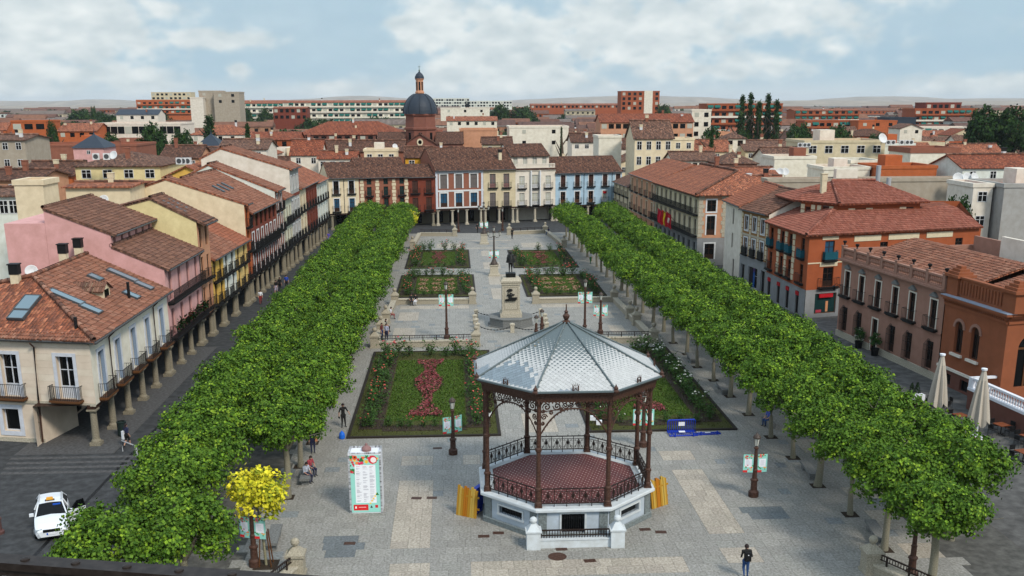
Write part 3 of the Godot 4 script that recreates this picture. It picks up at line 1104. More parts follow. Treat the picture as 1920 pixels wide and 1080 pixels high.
func build_bush_meshes() -> void:
	var lm: Material = M.leaf
	for kind in ["red", "white", "plain"]:
		var list := []
		for v in 3:
			var g := G.new()
			var f := G.new()
			for s in 7:
				var a := TAU * s / 7.0 + rnd(-0.4, 0.4)
				var tip := Vector3(cos(a) * rnd(0.15, 0.5), rnd(0.65, 1.15), sin(a) * rnd(0.15, 0.5))
				g.col = Color(0.08, 0.09, 0.04)
				g.tube([Vector3(0, -0.02, 0), tip * 0.5 + Vector3(0, 0.08, 0), tip], [0.018, 0.013, 0.006], 4)
				for k in 26:
					var p := tip * rnd(0.25, 1.0) + Vector3(rng.randfn(), rng.randfn(), rng.randfn()) * 0.14
					p.y = maxf(p.y, 0.05)
					g.col = [Color(0.03, 0.07, 0.015), Color(0.04, 0.09, 0.02), Color(0.055, 0.11, 0.025)][rng.randi() % 3] * rnd(0.8, 1.2)
					var nrm := Vector3(rng.randfn() * 0.6, 1, rng.randfn() * 0.6).normalized()
					var dir := Vector3(rng.randfn(), -0.2, rng.randfn())
					dir = (dir - nrm * dir.dot(nrm)).normalized()
					leaf_quad(g, p, dir, nrm, rnd(0.11, 0.17), rnd(0.09, 0.13))
				if kind != "plain" and rng.randf() < 0.75:
					f.col = [Color(0.62, 0.07, 0.06), Color(0.70, 0.16, 0.12), Color(0.60, 0.12, 0.14)][rng.randi() % 3] if kind == "red" else [Color(0.80, 0.78, 0.70), Color(0.78, 0.76, 0.66)][rng.randi() % 2]
					for q in 5:
						var nn := Vector3(rng.randfn() * 0.7, 1.0, rng.randfn() * 0.7).normalized()
						var dd := Vector3(cos(TAU * q / 5.0), 0.5, sin(TAU * q / 5.0)).normalized()
						leaf_quad(f, tip, dd, nn, 0.085, 0.085)
					f.lathe([[0.0, 0.0], [0.04, 0.02], [0.045, 0.05], [0.0, 0.075]], 6, tip)
			list.append([g.mesh(), f.mesh() if f.v.size() else null])
		bushes[kind] = list

func bush(at: Vector3, kind: String, where: String, s := 1.0) -> void:
	var look: String = {"red": "rose bush with red blooms", "white": "rose bush with white blooms", "plain": "rose bush without blooms"}[kind]
	var t := thing("rose_bush", "%s, %s" % [look, where], "rose bush", at, rnd(0, TAU), "rose bushes of the garden beds")
	t.scale = Vector3(s, s * rnd(0.85, 1.15), s)
	var v: Array = bushes[kind][rng.randi() % 3]
	part(t, "foliage", v[0], M.leaf)
	if v[1]:
		part(t, "blooms", v[1], M.petal).set_meta("kind", "stuff")

func flower_patch(t: Node3D, shapes: Array, col: Array, n: int, y: float) -> void:
	# shapes: polygons in local x, z; small bedding plants sown inside them
	var g := G.new()
	for poly in shapes:
		var lo := Vector2(1e9, 1e9); var hi := -lo
		for p in poly:
			lo = lo.min(p); hi = hi.max(p)
		var area := (hi.x - lo.x) * (hi.y - lo.y)
		var pp := PackedVector2Array(poly)
		for k in int(n * area):
			var q := Vector2(rnd(lo.x, hi.x), rnd(lo.y, hi.y))
			if not Geometry2D.is_point_in_polygon(q, pp):
				continue
			var h := rnd(0.06, 0.2)
			for j in 4:
				g.col = col[rng.randi() % col.size()] * rnd(0.7, 1.25)
				var nn := Vector3(rng.randfn() * 0.5, 1, rng.randfn() * 0.5).normalized()
				var a := rnd(0, TAU)
				var dd := Vector3(cos(a), 0.25, sin(a))
				dd = (dd - nn * dd.dot(nn)).normalized()
				leaf_quad(g, Vector3(q.x, y + h, q.y), dd, nn, rnd(0.10, 0.17), rnd(0.08, 0.13))
	if g.v.size():
		var o := part(t, "bedding_flowers", g, M.petal)
		o.set_meta("kind", "stuff")

func ovals(cx: float, cz: float, rx: float, rz: float, n := 14) -> Array:
	var r := []
	for k in n:
		r.append(Vector2(cx + cos(TAU * k / n) * rx, cz + sin(TAU * k / n) * rz))
	return r

func grass_blades(t: Node3D, x0: float, z0: float, x1: float, z1: float, n: int, cols: Array) -> void:
	var g := G.new()
	for k in n:
		var p := Vector3(rnd(x0, x1), 0.13, rnd(z0, z1))
		var a := rnd(0, TAU)
		var s := Vector3(cos(a), 0, sin(a)) * 0.025
		g.col = cols[rng.randi() % cols.size()] * rnd(0.75, 1.25)
		var nn := (s.cross(Vector3.UP).normalized() * 0.6 + Vector3.UP).normalized()
		g.pt(p - s, nn); g.pt(p + Vector3(rng.randfn() * 0.03, rnd(0.05, 0.09), rng.randfn() * 0.03), nn); g.pt(p + s, nn)
	var o := part(t, "grass", g, M.leaf)
	o.set_meta("kind", "stuff")

func flower_bed(label: String, x0: float, x1: float, zf: float, zb: float, kind: String, where: String, inner: bool) -> void:
	var cx := (x0 + x1) / 2
	var cz := (zf + zb) / 2
	var t := thing("flower_bed", label, "flower bed", Vector3(cx, 0, cz))
	var w := (x1 - x0) / 2
	var d := absf(zf - zb) / 2
	var k := G.new()
	k.box(-w, 0.0, d - 0.22, w, 0.14, d); k.box(-w, 0, -d, w, 0.14, -d + 0.22)
	k.box(-w, 0, -d + 0.22, -w + 0.22, 0.14, d - 0.22); k.box(w - 0.22, 0, -d + 0.22, w, 0.14, d - 0.22)
	part(t, "kerb", k, M.bed_kerb)
	var g := G.new()
	g.quad(Vector3(-w + 0.22, 0.10, d - 0.22), Vector3(w - 0.22, 0.10, d - 0.22), Vector3(w - 0.22, 0.10, -d + 0.22), Vector3(-w + 0.22, 0.10, -d + 0.22))
	part(t, "outer_turf", g, M.turf_outer)
	var iw := w * 0.54
	var idp := d * 0.72
	g = G.new()
	g.quad(Vector3(-iw, 0.115, idp), Vector3(iw, 0.115, idp), Vector3(iw, 0.115, -idp), Vector3(-iw, 0.115, -idp))
	part(t, "lawn", g, M.turf)
	var near := zf > -80.0
	grass_blades(t, -iw, -idp, iw, idp, 26000 if near else 9000, [Color(0.07, 0.135, 0.02), Color(0.095, 0.16, 0.025), Color(0.06, 0.115, 0.018)])
	grass_blades(t, -w + 0.25, -d + 0.25, w - 0.25, d - 0.25, 9000 if near else 5000, [Color(0.085, 0.085, 0.025), Color(0.06, 0.085, 0.02), Color(0.11, 0.095, 0.04)])
	# soil under the rose rows
	g = G.new()
	for sx in [-1, 1]:
		g.box(sx * w * 0.72 - 0.85, 0.10, -d * 0.86, sx * w * 0.72 + 0.85, 0.125, d * 0.86, false)
	g.box(-w * 0.72 + 0.86, 0.10, d * 0.80, w * 0.72 - 0.86, 0.125, d * 0.90, false)
	part(t, "soil", g, M.soil)
	# the pattern of bedding plants on the lawn
	var s := d / 12.6
	if inner:
		var P := []
		P.append([Vector2(-1.15, -8.8 * s), Vector2(1.15, -8.8 * s), Vector2(1.1, -7.7 * s), Vector2(0.55, -6.9 * s), Vector2(0.42, -4.9 * s), Vector2(-0.42, -4.9 * s), Vector2(-0.55, -6.9 * s), Vector2(-1.1, -7.7 * s)])
		P.append([Vector2(-0.42, -4.9 * s), Vector2(0.42, -4.9 * s), Vector2(1.05, -2.6 * s), Vector2(1.15, -0.8 * s), Vector2(0.85, 0.6 * s), Vector2(0.38, 2.2 * s), Vector2(0.34, 4.6 * s), Vector2(-0.34, 4.6 * s), Vector2(-0.38, 2.2 * s), Vector2(-0.85, 0.6 * s), Vector2(-1.15, -0.8 * s), Vector2(-1.05, -2.6 * s)])
		P.append([Vector2(-0.34, 4.6 * s), Vector2(0.34, 4.6 * s), Vector2(0.75, 6.2 * s), Vector2(1.15, 6.9 * s), Vector2(1.2, 8.1 * s), Vector2(-1.2, 8.1 * s), Vector2(-1.15, 6.9 * s), Vector2(-0.75, 6.2 * s)])
		var base := G.new()
		for poly in P:
			var q := []
			for p in poly:
				q.append(Vector3(p.x * 1.12, 0.122, p.y))
			q.reverse()
			base.fan(q)
		part(t, "flower_soil", base, M.soil)
		flower_patch(t, P, [Color(0.17, 0.03, 0.033), Color(0.22, 0.04, 0.045), Color(0.13, 0.025, 0.028), Color(0.30, 0.09, 0.085)], 34 if zf > -80 else 16, 0.12)
	else:
		var cols := [Color(0.36, 0.20, 0.12), Color(0.45, 0.27, 0.18), Color(0.30, 0.15, 0.09)]
		var P2 := []
		for row in 3:
			for c in 3:
				P2.append(ovals(-1.7 + c * 1.7, -3.6 + row * 3.2, 0.62, 1.05))
		P2.append(ovals(0, 4.6, 2.3, 0.5))
		flower_patch(t, P2, cols, 16, 0.12)
	# the roses
	var n := int(d * 2 * 0.84 / (1.02 if zf > -80 else 1.5))
	for sx in [-1, 1]:
		for q in n:
			var z := cz + d * 0.84 - q * (d * 2 * 0.84 / n) - 0.4
			bush(Vector3(cx + sx * w * 0.72 + rnd(-0.45, 0.45), 0.10, z), kind if rng.randf() < 0.6 else "plain", where + (", left row, %s from front" if sx < 0 else ", right row, %s from front") % ordinal(q + 1), rnd(0.9, 1.35))
	var m := int(w * 1.5)
	for q in m:
		bush(Vector3(cx - w * 0.7 + q * (w * 1.4 / m) + rnd(-0.2, 0.2), 0.1, cz + d * 0.83 + rnd(-0.3, 0.3)), "plain" if rng.randf() < 0.8 else kind, where + ", front row, %s from left" % ordinal(q + 1), rnd(0.65, 0.9))
		if rng.randf() < 0.8:
			bush(Vector3(cx - w * 0.7 + q * (w * 1.4 / m) + rnd(-0.4, 0.4), 0.1, cz - d * 0.84 + rnd(-0.3, 0.3)), "plain" if rng.randf() < 0.6 else kind, where + ", back row, %s from left" % ordinal(q + 1), rnd(1.1, 1.6))

func build_gardens() -> void:
	var pm := vcol("petal", 0.6)
	pm.cull_mode = BaseMaterial3D.CULL_DISABLED
	mat("bed_kerb", Color(0.20, 0.175, 0.15), 0.85, "stone", 0.8, 0.8)
	mat("turf", Color(0.35, 0.45, 0.16), 0.95, "grass", 0.35, 1.0)
	mat("turf_outer", Color(0.34, 0.36, 0.17), 0.95, "grass", 0.3, 1.0)
	if not M.has("soil"):
		mat("soil", Color(0.26, 0.215, 0.17), 0.95, "asphalt", 0.8, 0.8)
	build_bush_meshes()
	flower_bed("large lawn bed left of the bandstand with a dark red vase of flowers", -7.85, 2.9, -68.9, -94.6, "red", "bed left of bandstand", true)
	flower_bed("large lawn bed right behind the bandstand with white roses", 9.1, 19.7, -69.2, -94.8, "white", "bed right of bandstand", true)
	flower_bed("middle lawn bed left of the statue with orange brown flower lettering", -7.45, 2.25, -122.6, -139.0, "red", "middle bed on left", false)
	flower_bed("middle lawn bed right of the statue with orange brown flower lettering", 8.3, 17.95, -122.3, -138.5, "red", "middle bed on right", false)
	flower_bed("far lawn bed on the left with a red flower vase", -7.3, 1.95, -145.0, -163.5, "red", "far bed on left", true)
	flower_bed("far lawn bed on the right with a red flower vase", 7.95, 17.2, -144.6, -162.4, "red", "far bed on right", true)

# ---------------------------------------------------------------- bandstand
func spiral(g: G, c: Vector3, r: float, turns: float, a0: float, sgn: float, th: float, steps := 12) -> void:
	# a scroll in the plane z = c.z
	var pts := []
	for k in steps + 1:
		var f := float(k) / steps
		var rr := r * (1.0 - 0.82 * f)
		var a := a0 + sgn * f * turns * TAU
		pts.append(c + Vector3(cos(a) * rr, sin(a) * rr, 0))
	g.tube(pts, th, 4, false)

func build_bandstand() -> void:
	var t := thing("bandstand", "octagonal iron bandstand with pale scaled zinc roof and white base", "bandstand", Vector3(5.95, 0, -55.7))
	mat("band_white", Color(0.79, 0.82, 0.84), 0.75, "plaster", 0.25, 0.4)
	mat("band_panel", Color(0.70, 0.75, 0.80), 0.8, "plaster", 0.22, 0.4)
	mat("band_grey", Color(0.52, 0.56, 0.57), 0.85, "stone", 0.4, 0.6)
	var zinc := vcol("zinc_scales", 0.6, "grain", 0.5)
	zinc.metallic = 0.0
	mat("zinc_rib", Color(0.42, 0.47, 0.48), 0.45, "grain", 0.7)
	var FL := 1.75
	var R := 4.95
	var q8 := -PI / 8
	var c8 := cos(PI / 8)
	# plinth
	var g := G.new()
	g.lathe([[R + 0.16, 0.0], [R + 0.16, 0.30], [R + 0.08, 0.34]], 8, Vector3.ZERO, false, q8)
	part(t, "plinth", g, M.band_grey)
	# eight panelled sides
	var ap := (R + 0.02) * c8
	var hw := (R + 0.02) * sin(PI / 8)
	for k in 8:
		var n := Node3D.new()
		var s := G.new()
		var holes := []
		if k == 0: holes = [[-0.62, 0.30, 0.62, 1.42]]
		elif k in [1, 7, 3, 5, 2, 6]: holes = [[-0.85, 0.78, 0.85, 1.22]]
		s.holed(-hw, hw, 0.30, FL - 0.2, 0.0, holes, 0.25)
		var w := part(t, "base_wall", s, M.band_panel)
		w.transform = Transform3D(Basis(Vector3.UP, k * PI / 4), Vector3(sin(k * PI / 4), 0, cos(k * PI / 4)) * ap)
		n.free()
		var pil := G.new()
		for sx in [-1, 1]:
			pil.box(sx * hw - (0.5 if sx > 0 else -0.05), 0.30, 0.002, sx * hw + (-0.05 if sx > 0 else 0.5), FL - 0.22, 0.05)
		part(w, "pilaster", pil, M.band_grey)
		for h in holes:
			var fr := G.new()
			fr.box(h[0] - 0.1, h[1] - (0.0 if k == 0 else 0.1), 0.003, h[0], h[3] + 0.1, 0.06)
			fr.box(h[2], h[1] - (0.0 if k == 0 else 0.1), 0.003, h[2] + 0.1, h[3] + 0.1, 0.06)
			fr.box(h[0], h[3], 0.003, h[2], h[3] + 0.1, 0.06)
			if k != 0:
				fr.box(h[0] - 0.12, h[1] - 0.1, 0.003, h[2] + 0.12, h[1], 0.09)
			part(w, "frame", fr, M.band_white)
			var gl := G.new()
			gl.quad(Vector3(h[0], h[1], -0.22), Vector3(h[2], h[1], -0.22), Vector3(h[2], h[3], -0.22), Vector3(h[0], h[3], -0.22))
			part(w, "door" if k == 0 else "window", gl, M.glass_dark)
			var br := G.new()
			for b in int((h[2] - h[0]) / 0.12):
				var bx: float = h[0] + 0.06 + b * 0.12
				br.box(bx, h[1], -0.06, bx + 0.02, h[3], -0.04)
			part(w, "grille", br, M.iron_black)
	g = G.new()
	g.lathe([[R + 0.05, FL - 0.24], [R + 0.22, FL - 0.2], [R + 0.30, FL - 0.14], [R + 0.30, FL - 0.02], [R + 0.26, FL + 0.03], [R - 0.55, FL + 0.03], [R - 0.55, FL - 0.05]], 8, Vector3.ZERO, false, q8)
	part(t, "cornice", g, M.band_white)
	# floor of dark red tiles with pale insets
	g = G.new()
	var pf := []
	for k in 8:
		pf.append(Vector3(sin(q8 + k * PI / 4), 0, cos(q8 + k * PI / 4)) * (R - 0.5) + Vector3(0, FL, 0))
	g.fan(pf)
	var flo := part(t, "floor", g, mat("red_tile", Color(0.47, 0.23, 0.22), 0.55, "stone", 0.7))
	var ins := G.new()
	var poly := PackedVector2Array()
	for p in pf: poly.append(Vector2(p.x, p.z))
	for i in range(-16, 17):
		for j in range(-28, 29):
			var p := Vector2(i * 0.36 + (0.18 if j % 2 else 0.0), j * 0.18)
			var r := p.rotated(0.28)
			if Geometry2D.is_point_in_polygon(r * 1.02, poly):
				ins.col = Color(0.60, 0.52, 0.47) * rnd(0.75, 1.1)
				ins.box(r.x - 0.028, FL, r.y - 0.028, r.x + 0.028, FL + 0.004, r.y + 0.028, false)
	var io := part(flo, "tile_insets", ins, vcol("inset", 0.6))
	io.set_meta("kind", "stuff")
	# columns
	var HT := 7.62
	var cg := G.new()
	cg.box(-0.2, FL, -0.2, 0.2, FL + 0.12, 0.2)
	cg.lathe([[0.19, FL + 0.1], [0.19, FL + 0.3], [0.15, FL + 0.36], [0.15, FL + 0.95], [0.19, FL + 1.0], [0.19, FL + 1.1], [0.13, FL + 1.16], [0.115, FL + 3.1], [0.17, FL + 3.16], [0.17, FL + 3.3], [0.12, FL + 3.36], [0.105, HT - 0.3], [0.16, HT - 0.2], [0.2, HT - 0.1], [0.2, HT]], 12)
	var cm := cg.mesh()
	for k in 8:
		var a := q8 + k * PI / 4
		part(t, "column", cm, M.iron_brown, Vector3(sin(a), 0, cos(a)) * (R - 0.12))
	# railings between the columns
	var side := 2 * (R - 0.12) * sin(PI / 8) - 0.36
	var rg := G.new()
	rg.box(-side / 2, 0.95, -0.03, side / 2, 1.0, 0.03); rg.box(-side / 2, 0.12, -0.025, side / 2, 0.17, 0.025); rg.box(-side / 2, 0.80, -0.015, side / 2, 0.825, 0.015)
	for k in 6:
		var bx := -side / 2 + side * k / 5.0
		rg.box(bx - 0.02, -0.05, -0.02, bx + 0.02, 1.0, 0.02)
	for k in 5:
		var cx := -side / 2 + side * (k + 0.5) / 5.0
		var wd := side / 5.0
		rg.box(cx - 0.018, 0.17, -0.015, cx + 0.018, 0.82, 0.015)
		for sx in [-1, 1]:
			rg.tube([Vector3(cx, 0.78, 0), Vector3(cx + sx * wd * 0.14, 0.62, 0), Vector3(cx + sx * wd * 0.2, 0.42, 0), Vector3(cx + sx * wd * 0.36, 0.22, 0)], 0.016, 4)
			rg.tube([Vector3(cx, 0.70, 0), Vector3(cx + sx * wd * 0.08, 0.5, 0), Vector3(cx + sx * wd * 0.12, 0.2, 0)], 0.014, 4)
			spiral(rg, Vector3(cx + sx * wd * 0.3, 0.30, 0), 0.09, 1.2, -PI / 2, sx, 0.013, 9)
			spiral(rg, Vector3(cx + sx * wd * 0.28, 0.70, 0), 0.075, 1.2, PI / 2, -sx, 0.012, 9)
		rg.slab(PackedVector2Array([Vector2(cx - 0.09, 0.52), Vector2(cx, 0.42), Vector2(cx + 0.09, 0.52), Vector2(cx + 0.05, 0.66), Vector2(cx - 0.05, 0.66)]), -0.012, 0.012)
		rg.lathe([[0.0, 0.0], [0.03, 0.03], [0.0, 0.1]], 5, Vector3(cx, 1.0, 0))
	var rm := rg.mesh()
	for k in 8:
		var rr := part(t, "railing", rm, M.iron_rail)
		rr.transform = Transform3D(Basis(Vector3.UP, k * PI / 4), Vector3(sin(k * PI / 4), 0, cos(k * PI / 4)) * (R - 0.12) * c8 + Vector3(0, FL + 0.06, 0))
	# pierced brackets under the eaves
	var fg := G.new()
	var hs := (R - 0.12) * sin(PI / 8)
	fg.box(-hs, HT - 0.06, -0.04, hs, HT + 0.06, 0.04)
	for sx in [-1, 1]:
		var x0: float = sx * (hs - 0.12)
		var edge := []
		for k in 11:
			var f := k / 10.0
			edge.append(Vector3(lerpf(x0, 0.0, f), HT - 0.42 - 1.35 * pow(1.0 - f, 2.4), 0))
		fg.tube(edge, 0.045, 4)
		for k in 11:
			var e: Vector3 = edge[k]
			fg.lathe([[0.0, -0.13], [0.035, -0.06], [0.0, 0.0]], 4, e)
		fg.box(minf(x0, x0 + sx * 0.02), HT - 1.8, -0.02, maxf(x0, x0 + sx * 0.02) + 0.01, HT - 0.06, 0.02)
		for q in [[0.42, 0.32, 0.25, -1.6, 1], [0.28, 0.86, 0.18, 0.0, -1], [0.95, 0.28, 0.22, 3.1, -1], [1.38, 0.25, 0.19, 0.0, 1], [0.20, 1.22, 0.11, 1.6, 1], [0.66, 0.62, 0.13, 1.0, -1], [1.16, 0.46, 0.10, 2.0, 1], [1.68, 0.22, 0.15, 3.1, -1], [0.22, 0.55, 0.10, 0.5, 1]]:
			spiral(fg, Vector3(sx * (hs - q[0]), HT - q[1], 0), q[2], 1.6, q[3], q[4] * sx, 0.034, 13)
			spiral(fg, Vector3(sx * (hs - q[0]), HT - q[1], 0), q[2] * 0.62, 1.0, q[3] + 3.1, q[4] * sx, 0.024, 9)
		fg.tube([Vector3(x0, HT - 0.6, 0), Vector3(sx * (hs - 0.7), HT - 0.5, 0), Vector3(sx * (hs - 1.2), HT - 0.48, 0), Vector3(0, HT - 0.40, 0)], 0.026, 4)
	var fm := fg.mesh()
	for k in 8:
		var o := part(t, "bracket_frieze", fm, M.iron_brown)
		o.transform = Transform3D(Basis(Vector3.UP, k * PI / 4), Vector3(sin(k * PI / 4), 0, cos(k * PI / 4)) * (R - 0.12) * c8)
	# fascia with its hanging teeth
	var RE := 5.42
	var HE := 8.25
	g = G.new()
	g.lathe([[R + 0.02, HT + 0.02], [R + 0.14, HT + 0.04], [R + 0.18, HT + 0.3], [RE - 0.12, HE - 0.16], [RE - 0.1, HE - 0.02], [R - 0.4, HE - 0.02]], 8, Vector3.ZERO, false, q8)
	for k in 8:
		var a := k * PI / 4
		var f := Basis(Vector3.UP, a)
		var hh := (R + 0.16) * sin(PI / 8)
		var m := 22
		for j in m:
			var x := -hh + hh * 2 * (j + 0.5) / m
			var p := f * Vector3(x, HT + 0.04, (R + 0.15) * c8)
			g.x = Transform3D(f, p)
			g.tri(Vector3(-0.08, 0.02, 0.012), Vector3(0, -0.14, 0.012), Vector3(0.08, 0.02, 0.012))
			g.tri(Vector3(0.08, 0.02, -0.012), Vector3(0, -0.14, -0.012), Vector3(-0.08, 0.02, -0.012))
	g.x = Transform3D()
	part(t, "fascia", g, M.iron_brown)
	g = G.new()
	var pc := []
	for k in 8:
		pc.append(Vector3(sin(q8 - k * PI / 4), 0, cos(q8 - k * PI / 4)) * (R + 0.1) + Vector3(0, HT + 0.1, 0))
	g.fan(pc)
	part(t, "ceiling", g, M.wood_dark)
	# roof: eight facets laid with diamond zinc scales
	var HA := 10.86
	var body := G.new()
	body.lathe([[RE, HE], [0.06, HA]], 8, Vector3.ZERO, false, q8)
	body.lathe([[RE - 0.2, HE - 0.06], [RE, HE]], 8, Vector3.ZERO, false, q8)
	var roof := part(t, "roof", body, M.zinc_rib)
	var apm := RE * c8
	var slope := Vector2(apm, HA - HE)
	var L := slope.length()
	var rows := 34
	for k in 8:
		var sg := G.new()
		var f := Basis(Vector3.UP, k * PI / 4)
		var dn := f * Vector3(0, -(HA - HE) / L, apm / L)   # down the slope
		var rt := f * Vector3.RIGHT
		var nn := (f * Vector3(0, apm / L, (HA - HE) / L)).normalized()
		var top := Vector3(0, HA, 0)
		for j in rows:
			var s1 := L * (j + 1.0) / rows
			var hwid := RE * sin(PI / 8) * (j + 1.0) / rows
			var cw := 0.30
			var n := int(hwid * 2 / cw) + 2
			for i in range(-n / 2 - 1, n / 2 + 2):
				var xc := (i + (0.5 if j % 2 else 0.0)) * cw
				if absf(xc) > hwid - 0.02:
					continue
				var c := top + dn * s1 + rt * xc
				var ll := L / rows
				var v := j / float(rows)
				var u := xc / hwid
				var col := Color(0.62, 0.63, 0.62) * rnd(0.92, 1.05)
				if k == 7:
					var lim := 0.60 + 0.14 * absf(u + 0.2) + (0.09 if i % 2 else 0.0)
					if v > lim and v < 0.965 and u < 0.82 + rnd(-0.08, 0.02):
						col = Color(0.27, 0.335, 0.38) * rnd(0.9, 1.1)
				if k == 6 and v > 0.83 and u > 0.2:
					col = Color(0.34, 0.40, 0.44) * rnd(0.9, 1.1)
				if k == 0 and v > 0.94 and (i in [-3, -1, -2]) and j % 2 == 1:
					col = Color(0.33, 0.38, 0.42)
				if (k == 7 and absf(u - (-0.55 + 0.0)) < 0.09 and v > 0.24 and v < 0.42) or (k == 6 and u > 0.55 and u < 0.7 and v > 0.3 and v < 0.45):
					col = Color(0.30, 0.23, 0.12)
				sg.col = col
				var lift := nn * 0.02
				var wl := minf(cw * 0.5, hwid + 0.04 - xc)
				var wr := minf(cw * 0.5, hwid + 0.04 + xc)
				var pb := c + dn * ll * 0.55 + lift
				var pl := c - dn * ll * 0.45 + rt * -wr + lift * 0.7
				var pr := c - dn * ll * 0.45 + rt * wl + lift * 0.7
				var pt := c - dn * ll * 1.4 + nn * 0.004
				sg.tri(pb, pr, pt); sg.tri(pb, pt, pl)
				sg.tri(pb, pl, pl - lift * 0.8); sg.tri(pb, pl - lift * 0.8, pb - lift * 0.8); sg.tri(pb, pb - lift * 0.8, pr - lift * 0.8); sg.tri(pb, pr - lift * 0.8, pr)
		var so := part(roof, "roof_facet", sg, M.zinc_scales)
		so.set_meta("kind", "stuff")
	for k in 8:
		var a := q8 + k * PI / 4
		var d := Vector3(sin(a), 0, cos(a))
		var rb := G.new()
		rb.tube([d * RE + Vector3(0, HE + 0.05, 0), d * 0.1 + Vector3(0, HA + 0.03, 0)], 0.05, 6)
		part(roof, "roof_rib", rb, M.zinc_rib)
		var cr := G.new()
		cr.x = Transform3D(Basis(Vector3.UP, a), d * (RE - 0.02) + Vector3(0, HE - 0.1, 0))
		cr.lathe([[0.14, 0.0], [0.18, 0.1], [0.1, 0.18], [0.13, 0.26], [0.05, 0.36], [0.0, 0.5]], 7)
		part(t, "corner_crest", cr, M.iron_brown)
	for k in 8:
		var cr := G.new()
		cr.x = Transform3D(Basis(Vector3.UP, k * PI / 4), Vector3(sin(k * PI / 4), 0, cos(k * PI / 4)) * (RE * c8 - 0.04) + Vector3(0, HE, 0))
		cr.box(-0.24, -0.12, -0.03, 0.24, 0.0, 0.03); cr.box(-0.17, 0.0, -0.025, -0.11, 0.3, 0.025); cr.box(0.11, 0.0, -0.025, 0.17, 0.3, 0.025)
		spiral(cr, Vector3(-0.07, 0.12, 0), 0.1, 1.2, 0, 1, 0.02, 8)
		spiral(cr, Vector3(0.07, 0.12, 0), 0.1, 1.2, PI, -1, 0.02, 8)
		for j in 5:
			cr.tube([Vector3((j - 2) * 0.06, 0.28, 0), Vector3((j - 2) * 0.10, 0.46 - absf(j - 2) * 0.03, 0)], [0.02, 0.008], 4)
		part(t, "eave_crest", cr, M.iron_brown)
	g = G.new()
	g.lathe([[RE + 0.0, HE - 0.06], [RE + 0.09, HE - 0.05], [RE + 0.09, HE + 0.03], [RE - 0.02, HE + 0.04]], 8, Vector3.ZERO, false, q8)
	part(t, "gutter", g, M.zinc_rib)
	g = G.new()
	g.lathe([[0.22, HA - 0.08], [0.24, HA + 0.02], [0.1, HA + 0.1], [0.17, HA + 0.22], [0.2, HA + 0.34], [0.08, HA + 0.48], [0.12, HA + 0.56], [0.04, HA + 0.66], [0.03, HA + 0.95], [0.0, HA + 1.0]], 10)
	part(t, "finial", g, M.iron_brown)
	# stair well parapet in front
	var w := thing("stair_parapet", "low white wall with iron rail in front of the bandstand door", "parapet", Vector3(5.95, 0, -50.0))
	g = G.new()
	g.box(-1.86, 0, -0.16, 1.86, 0.46, 0.16)
	g.box(-1.86, 0.46, -0.2, 1.86, 0.54, 0.2)
	part(w, "wall", g, M.band_white)
	var pg := G.new()
	pg.box(-0.36, 0, -0.36, 0.36, 0.98, 0.36)
	pg.box(-0.42, 0.98, -0.42, 0.42, 1.05, 0.42)
	pg.lathe([[0.5, 1.05], [0.2, 1.36], [0.13, 1.38], [0.13, 1.42]], 4, Vector3.ZERO, false, PI / 4)
	pg.lathe([[0.1, 1.4], [0.17, 1.46], [0.205, 1.56], [0.17, 1.67], [0.09, 1.73], [0.0, 1.745]], 12)
	var pmh := pg.mesh()
	for sx in [-1, 1]:
		part(w, "pillar", pmh, M.band_white, Vector3(sx * 2.2, 0, 0))
	g = G.new()
	g.box(-1.84, 0.94, -0.04, 1.84, 1.0, 0.04); g.box(-1.84, 0.66, -0.03, 1.84, 0.70, 0.03)
	for k in 26:
		var x := -1.78 + k * 0.1424
		g.box(x - 0.02, 0.54, -0.02, x + 0.02, 0.96, 0.02)
	part(w, "railing", g, M.iron_rail)
	g = G.new()
	for sx in [-1, 1]:
		g.box(sx * 1.9 - 0.12, 0, -1.05, sx * 1.9 + 0.12, 0.46, -0.36)
	part(w, "return_wall", g, M.band_white)

